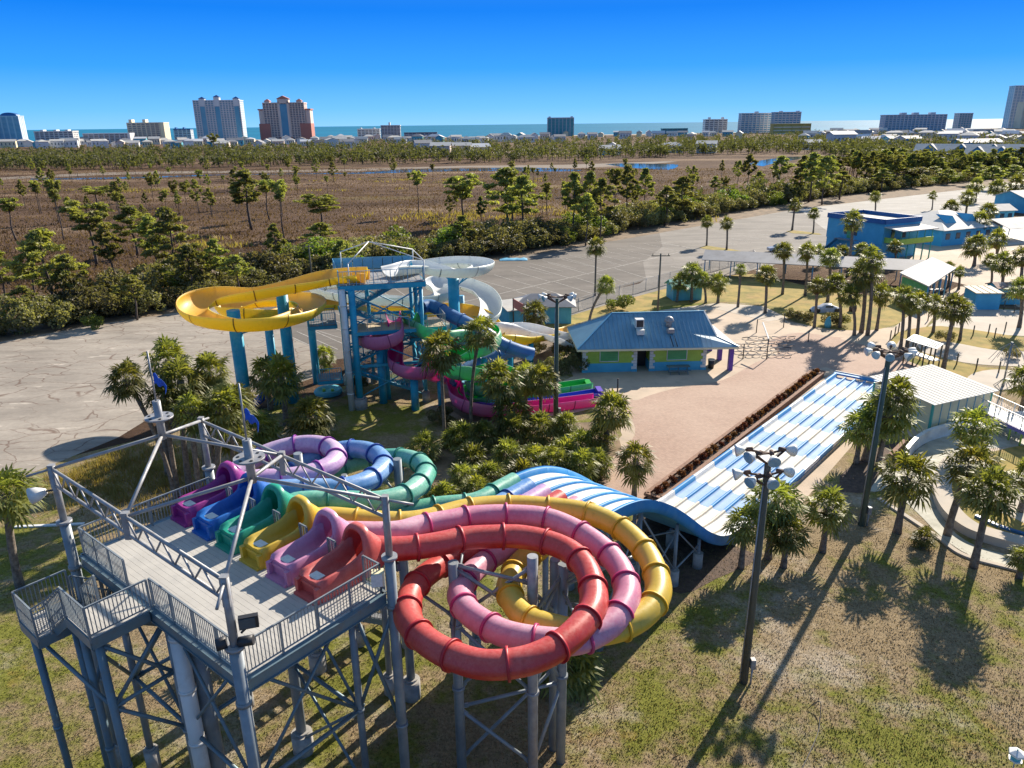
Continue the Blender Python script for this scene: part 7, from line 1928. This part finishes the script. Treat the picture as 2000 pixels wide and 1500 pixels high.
def ex_big(P, blk, hw, H, d, th):
    for f in (-.62, .02, .85): blk('glass_strip', hw * (f - .10), hw * (f + .10), -2.0, -.1, 2, H * .86, MT['cglass'])
    for f in (-.62, .02, .85): blk('stair_head', hw * (f - .12), hw * (f + .12), -2.2, 8, H * .88, H + (7 if f == .02 else 4), MT['cgrey'])
    for f in (-.62, .02, .85):
        q = MB(); z = H + (7 if f == .02 else 4)
        q.poly([P(hw * (f - .15), -2.6, z), P(hw * (f + .15), -2.6, z), P(hw * f, 3, z + 4)]); q.poly([P(hw * (f + .15), -2.6, z), P(hw * (f + .15), 8.5, z), P(hw * f, 3, z + 4)]); q.poly([P(hw * (f + .15), 8.5, z), P(hw * (f - .15), 8.5, z), P(hw * f, 3, z + 4)]); q.poly([P(hw * (f - .15), 8.5, z), P(hw * (f - .15), -2.6, z), P(hw * f, 3, z + 4)]); q.build('pyramid_cap', MT['navy'], th)
def ex_pink(P, blk, hw, H, d, th):
    for f in (-1, 1):
        xa, xb = sorted((f * hw * 1.0, f * hw * .80)); blk('low_wing', *sorted((f * hw * 1.02, f * hw * 1.26)), 2, d, 0, H * .83, MT['cpink'])
        blk('wing_base', *sorted((f * hw * .74, f * hw * 1.28)), -2.4, d + .2, 0, H * .48, MT['cred'])
        blk('wing_roof', *sorted((f * hw * 1.0, f * hw * 1.3)), 1, d + 1, H * .83, H * .83 + 2, MT['cred'])
        blk('turret', *sorted((f * hw * .66, f * hw * .9)), -2.6, 8, H, H + 3.5, MT['cpink'])
        q = MB(); z = H + 3.5; a, b = sorted((f * hw * .62, f * hw * .94)); m = (a + b) / 2
        for pr_ in (((a, -3.4), (b, -3.4)), ((b, -3.4), (b, 9)), ((b, 9), (a, 9)), ((a, 9), (a, -3.4))): q.poly([P(*pr_[0], z), P(*pr_[1], z), P(m, 3, z + 4)])
        q.build('turret_roof', MT['cred'], th)
    blk('glass_strip', -hw * .17, hw * .17, -2.4, -.1, 8, H * .98, MT['cglass']); blk('entrance_base', -hw * .3, hw * .3, -4, -.1, 0, 8, MT['cred'])
    for f in (-.22, .22): blk('centre_pier', hw * (f - .05), hw * (f + .05), -2.6, -.1, 0, H + 3, MT['cpink'])
    blk('centre_head', -hw * .27, hw * .27, -2.6, 9, H, H + 7, MT['cpink'])
    q = MB(); z = H + 7; q.poly([P(-hw * .33, -3, z), P(hw * .33, -3, z), P(0, -3, z + 5)]); q.poly([P(hw * .33, 9.5, z), P(-hw * .33, 9.5, z), P(0, 9.5, z + 5)]); q.poly([P(-hw * .33, -3, z), P(0, -3, z + 5), P(0, 9.5, z + 5), P(-hw * .33, 9.5, z)]); q.poly([P(hw * .33, -3, z), P(hw * .33, 9.5, z), P(0, 9.5, z + 5), P(0, -3, z + 5)]); q.build('centre_gable', MT['cred'], th)
def ex_heads(fs, h=4, m='cbeige'):
    def f_(P, blk, hw, H, d, th):
        for f in fs: blk('stair_head', hw * (f - .08), hw * (f + .08), -1, d * .5, H + 1.6, H + 1.6 + h, MT[m])
    return f_
def ex_end(m, side=1, w=.12):
    def f_(P, blk, hw, H, d, th):
        blk('end_wall', *sorted((side * hw * (1 - w), side * (hw + .3))), -2.2, d + .3, 0, H + 1, MT[m])
    return f_
condo(-34, 44, 276, 228, 20, 7, 'cblue', 'cglass', 'grey-blue tower with an arched top, cut by the left edge of the photo', 22, extra=ex_curve, slabs='cgrey')
condo(73, 147, 284, 258, 7, 8, 'white', 'cdark', 'low white apartment block, first to the right of the arched tower', 18, extra=ex_heads((-.6, .1, .7), 2, 'white'))
condo(167, 256, 281, 262, 6, 9, 'cblue', 'cdark', 'low grey-blue apartment block with a white end wall', 18, extra=ex_end('white', 1, .1), slabs='cgrey')
condo(253, 327, 279, 241, 10, 8, 'cbeige', 'cdark', 'mid-height beige block with two stair heads', 24, extra=lambda P, blk, hw, H, d, th: (ex_heads((-.8, -.05), 5)(P, blk, hw, H, d, th), ex_end('cream', 1, .2)(P, blk, hw, H, d, th)), slabs='cbeige')
condo(341, 376, 273, 253, 6, 4, 'white', 'cdark', 'small white block with dark domed roof beside the great grey tower', 16, roof='navy', extra=ex_heads((-.75, .2), 3, 'navy'))
condo(387, 478, 274, 197, 22, 16, 'cblue', 'cglass', 'great grey-blue tower with three dark glass strips and pointed caps', 26, extra=ex_big, slabs='cgrey')
condo(520, 602, 277, 202, 22, 14, 'cpink', 'cdark', 'stepped pink-beige tower with terracotta wings and a central gable', 26, extra=ex_pink, slabs='cpink')
condo(699, 743, 270, 253, 5, 6, 'white', 'cdark', 'pale low block left of the grey block with a stair head', 16, extra=ex_heads((-.7, .5), 2, 'white'))
condo(745, 783, 271, 246, 9, 6, 'cgrey', 'cdark', 'grey-beige block with one stair head, right of the low pale one', 18, extra=ex_heads((-.1,), 5, 'cgrey'))
condo(790, 854, 271, 260, 4, 8, 'cgrey', 'cdark', 'long low dark-roofed block in the middle of the beach', 14, roof='cdark')
condo(1069, 1121, 266, 231, 12, 7, 'cgrey', 'cteal', 'grey tower with teal glass standing alone in the middle of the beach', 20, extra=ex_heads((-.85, .85), 2, 'cgrey'), slabs='cteal')
condo(1292, 1343, 264, 252, 4, 5, 'cteal', 'cdark', 'turquoise low building left of the small white hotel', 14, slabs='cteal')
condo(1374, 1420, 260, 234, 7, 5, 'white', 'cdark', 'small stepped white hotel with dark openings', 18, extra=ex_heads((-.6, .6), 4, 'white'))
condo(1444, 1513, 260, 222, 9, 9, 'white', 'cglass', 'long white hotel, left wing', 20, extra=ex_heads((-.1,), 3, 'white'))
condo(1508, 1562, 260, 220, 9, 7, 'cgrey', 'cglass', 'grey right wing of the long white hotel', 20, extra=ex_heads((-.5, .8), 2, 'cgrey'))
condo(1508, 1582, 262, 243, 3, 4, 'cyellow', 'cyellow', 'tan and yellow parking deck in front of the white hotel', 16, slabs='cbeige')
condo(1727, 1842, 256, 225, 9, 16, 'cblue', 'cglass', 'wide blue and cream block far away on the right', 22, extra=ex_heads((-.4, .0, .55), 4, 'cblue'), slabs='white')
condo(1866, 1897, 254, 222, 9, 5, 'cblue', 'cteal', 'narrow blue-grey block right of the wide far block', 20, slabs='cgrey')
condo(1965, 2004, 250, 168, 28, 5, 'cblue', 'cglass', 'tallest slim grey-blue tower at the right edge', 24, slabs='white')
condo(1988, 2030, 251, 200, 18, 5, 'cbeige', 'cbeige', 'sand-coloured tower cut by the right edge', 24, slabs='cbeige')

# ------------------------------------------------------------------ beach houses
rng = random.Random(77)
hs_l = []
for (xa, xb, ya, yb_, n_) in ((0, 700, 281, 290, 52), (640, 1100, 274, 281, 30), (1100, 1450, 266, 274, 16), (1560, 2000, 258, 276, 34), (1180, 1400, 296, 300, 3), (820, 940, 300, 306, 4), (1640, 1760, 280, 290, 5), (1850, 2000, 268, 296, 10)):
    for k in range(n_):
        hs_l.append((xa + (xb - xa) * (k + rng.uniform(.2, .8)) / n_, rng.uniform(ya, yb_)))
hs_l.sort()
wt = ['white', 'white', 'cream', 'cbeige', 'white', 'aqua', 'cpink', 'placard']; rt_ = ['roofwhite', 'roofwhite', 'roofgrey', 'roofwhite', 'cgrey']
wn_ = {'white': 'white', 'cream': 'cream', 'cbeige': 'sand-coloured', 'aqua': 'pale aqua', 'cpink': 'pinkish', 'placard': 'bright white'}
rn_ = {'roofwhite': 'white', 'roofgrey': 'grey', 'cgrey': 'dark grey'}
for i, (x, y) in enumerate(hs_l):
    c = G(x, y); w = rng.choice(wt); r = rng.choice(rt_); h = rng.uniform(5.5, 9.5)
    L = rng.uniform(11, 22); D_2 = rng.uniform(9, 13)
    rot = -math.atan2(c.x, c.y) + rng.choice((0, 0, pi / 2)) + rng.uniform(-.2, .2)
    box_house('beach_house', '%s %s house with %s %s roof before %s' % (nth(('h', zone(x), w, r, i % 3 == 0)), wn_[w], rn_[r], 'hip' if i % 3 == 0 else 'gable', zone(x)), 'house', c, L, D_2, h, rot, w, r, rng.uniform(2, 3.4), .8, hip=(i % 3 == 0), group='houses along the beach', wins=4)
# long white row houses with blue dormers at the right
for j, (x, y, L) in enumerate(((1905, 322, 60), (1975, 332, 40))):
    c = G(x, y); th, P = box_house('row_house', ['long white-roofed row of apartments with blue gables, left part', 'long white-roofed row of apartments with blue gables, part at the right edge'][j], 'row house', c, L, 13, 7.5, -math.atan2(c.x, c.y) - .1, 'cblue', 'roofwhite', 3.5, 1, wins=14)
    for k in range(4):
        xx = -L / 2 + L * (k + .5) / 4
        q = MB(); q.prism([P(xx - 3, -7.8, 0), P(xx + 3, -7.8, 0), P(xx + 3, -3, 0), P(xx - 3, -3, 0)], 0, 8.2); q.poly([P(xx - 3.3, -7.9, 8.2), P(xx + 3.3, -7.9, 8.2), P(xx, -7.9, 11)]); q.build('gable_bay', MT['bluelt'], th)
        q = MB(); slab(q, [P(xx - 3.6, -8.2, 8.0), P(xx, -8.2, 11.2), P(xx, -1, 11.2), P(xx - 3.6, -1, 8.0)], .15); slab(q, [P(xx + 3.6, -8.2, 8.0), P(xx, -8.2, 11.2), P(xx, -1, 11.2), P(xx + 3.6, -1, 8.0)], .15); q.build('gable_roof', MT['roofwhite'], th)
for (x, y, L, D_2, h, w, r, t) in ((1760, 282, 34, 16, 6, 'azure', 'roofwhite', 'azure hall with brilliant white roof in the distance'), (1668, 277, 30, 16, 6, 'navy', 'roofwhite', 'dark blue hall with white roof behind the marsh pond'), (1905, 292, 36, 14, 6, 'aqua', 'roofgrey', 'long aqua building with grey roof far right'), (1640, 288, 22, 14, 12, 'cgrey', 'cgrey', 'square pale grey block beyond the pond'), (1955, 320, 1, 1, 1, 'white', 'white', ''), (1585, 292, 14, 9, 6, 'white', 'roofwhite', 'white house at the tip of the marsh'), (1190, 302, 16, 10, 5, 'aqua', 'roofwhite', 'aqua house with white roof among the belt of pines')):
    if t: box_house('hall', t, 'building', G(x, y), L, D_2, h, .1, w, r, 2.5, 1, wins=6)
# prop car and figures on the lawn
cr = thing('prop_car', 'grey wrecked prop car half sunk in the orange lawn between the palms', 'car', G(1610, 608)); p = G(1610, 608)
q = MB(); rg = []
for x_, w_, z_ in ((-1.9, .35, .3), (-1.5, .75, .55), (-.6, .85, .7), (-.1, .75, 1.0), (.7, .7, 1.02), (1.3, .8, .7), (1.9, .6, .5), (2.2, .3, .3)):
    rg.append([p + Vector((x_, -w_, 0)), p + Vector((x_, -w_, z_ * .7)), p + Vector((x_, -w_ * .6, z_)), p + Vector((x_, w_ * .6, z_)), p + Vector((x_, w_, z_ * .7)), p + Vector((x_, w_, 0))])
q.loft(rg, closed=False); q.build('body', MT['car'], cr)
q = MB(); q.box(p + Vector((.3, -.74, .8)), (1.0, .06, .25)); q.build('window', MT['glass'], cr)
for x_ in (-1.2, 1.3):
    q = MB(); c = p + Vector((x_, -.8, .28)); q.tube(c - Vector((0, .08, 0)), c + Vector((0, .08, 0)), .3, 12); q.build('wheel', MT['black'], cr)
p = G(1616, 640); q = MB(); q.sweep([p, p + Vector((0, 0, .5)), p + Vector((0, 0, 1.0)), p + Vector((.05, 0, 1.25)), p + Vector((.15, 0, 1.45))], [.35, .42, .3, .16, .05], 12); tag(q.build('statue', MT['aqua']), 'small turquoise statue at the front edge of the lawn', 'statue')
p = G(1665, 608); q = MB(); q.sweep([p, p + Vector((0, 0, .5)), p + Vector((.1, 0, .9)), p + Vector((.1, 0, 1.1))], [.45, .5, .35, .1], 9); tag(q.build('boulder', MT['bark']), 'dark upright boulder on the orange lawn right of the wrecked car', 'boulder')

# ------------------------------------------------------------------ small things left about
def post_thing(px, py, h, r, m, label, cat, name='post'):
    p = G(px, py); q = MB(); q.tube(p, p + Vector((0, 0, h)), r, 10); q.tube(p + Vector((0, 0, h)), p + Vector((0, 0, h + .06)), r * 1.3, 10)
    return tag(q.build(name, MT[m]), label, cat)
post_thing(1206, 766, 1.3, .07, 'black', 'short dark post standing in the sun below the kiosk', 'post')
for x, y, t in ((1594, 738, 'clay pot at the far end of the brick planter'), (1757, 762, 'clay pot beside the left corner of the cream shed roof')):
    p = G(x, y); q = MB(); q.sweep([p, p + Vector((0, 0, .2)), p + Vector((0, 0, .55)), p + Vector((0, 0, .6))], [.22, .30, .36, .38], 14)
    pt = thing('plant_pot', t, 'plant pot', p); q.build('pot', MT['brick'], pt)
    o = addmesh('plant', RS, pt, loc=(0, 0, .5)); o.scale = (.8, .8, .8)
for x, y, t in ((1773, 757, 'small dark bin behind the cream shed, left one'), (1809, 752, 'small dark bin behind the cream shed, right one')):
    p = G(x, y); q = MB(); q.sweep([p, p + Vector((0, 0, .8))], [.24, .28], 12); q.tube(p + Vector((0, 0, .8)), p + Vector((0, 0, .9)), .31, 12); tag(q.build('litter_bin', MT['black']), t, 'bin')
# crumpled tarpaulin at the hedge side of the lot
p = G(1003, 508); nr = np.random.default_rng(3); rg = []
for i in range(9):
    rg.append([p + Vector((-2.6 + i * .65, -1.0 + j * .35, .08 + .28 * abs(math.sin(i * 1.3 + j)) * (1 if 0 < i < 8 and 0 < j < 6 else .1))) for j in range(7)])
q = MB(); q.loft(rg, closed=False); tag(q.build('tarpaulin', MT['bluelt']), 'crumpled pale blue tarpaulin lying at the hedge side of the car park', 'tarpaulin')
# pale kerb strip in the left lawn
q = MB(); a, b = G(30, 1030), G(165, 1024); q.beam(a + Vector((0, 0, .04)), b + Vector((0, 0, .04)), .22, .1); tag(q.build('kerb_strip', MT['white']), 'thin white edging strip lying in the left lawn behind the roof post', 'edging')
# blue starter chute piece lying between the left grove palms
q = MB(); a = G(488, 792, .4); b = G(523, 765, 1.3); q.sweep([a, a.lerp(b, .5) + Vector((0, 0, -.15)), b], [.42, .36, .42], 7); tag(q.build('chute_piece', MT['flag']), 'bright blue chute piece beside the first sky-blue column', 'chute')
# overhead wires through the pines left of the yellow flume
q = MB(); pA, pB = G(612, 570), G(-200, 640)
for k, dz in enumerate((0, .35)):
    z0 = ZAT(490, pA.x, pA.y)
    q2 = [Vector((pA.x + (pB.x - pA.x) * t / 16, pA.y + (pB.y - pA.y) * t / 16, z0 + dz - 2.4 * math.sin(pi * t / 16))) for t in range(17)]
    w_ = MB(); w_.sweep(q2, .018, 4); tag(w_.build('overhead_wire', MT['black']), ['lower', 'upper'][k] + ' sagging wire running left from the weathered utility pole', 'wire')
# fallen leaves, twigs and grit on the worn lawn
pts = []
while len(pts) < 2600:
    x, y = rng.uniform(1000, 2000), rng.uniform(1050, 1500)
    if inpoly(x, y, near_poly): pts.append(G(x, y))
blades('leaf_scatter', pts, .05, .035, 'deadfrond', 'dry leaves and twigs scattered over the sandy lawn', 'leaves', 3, 12, .4)
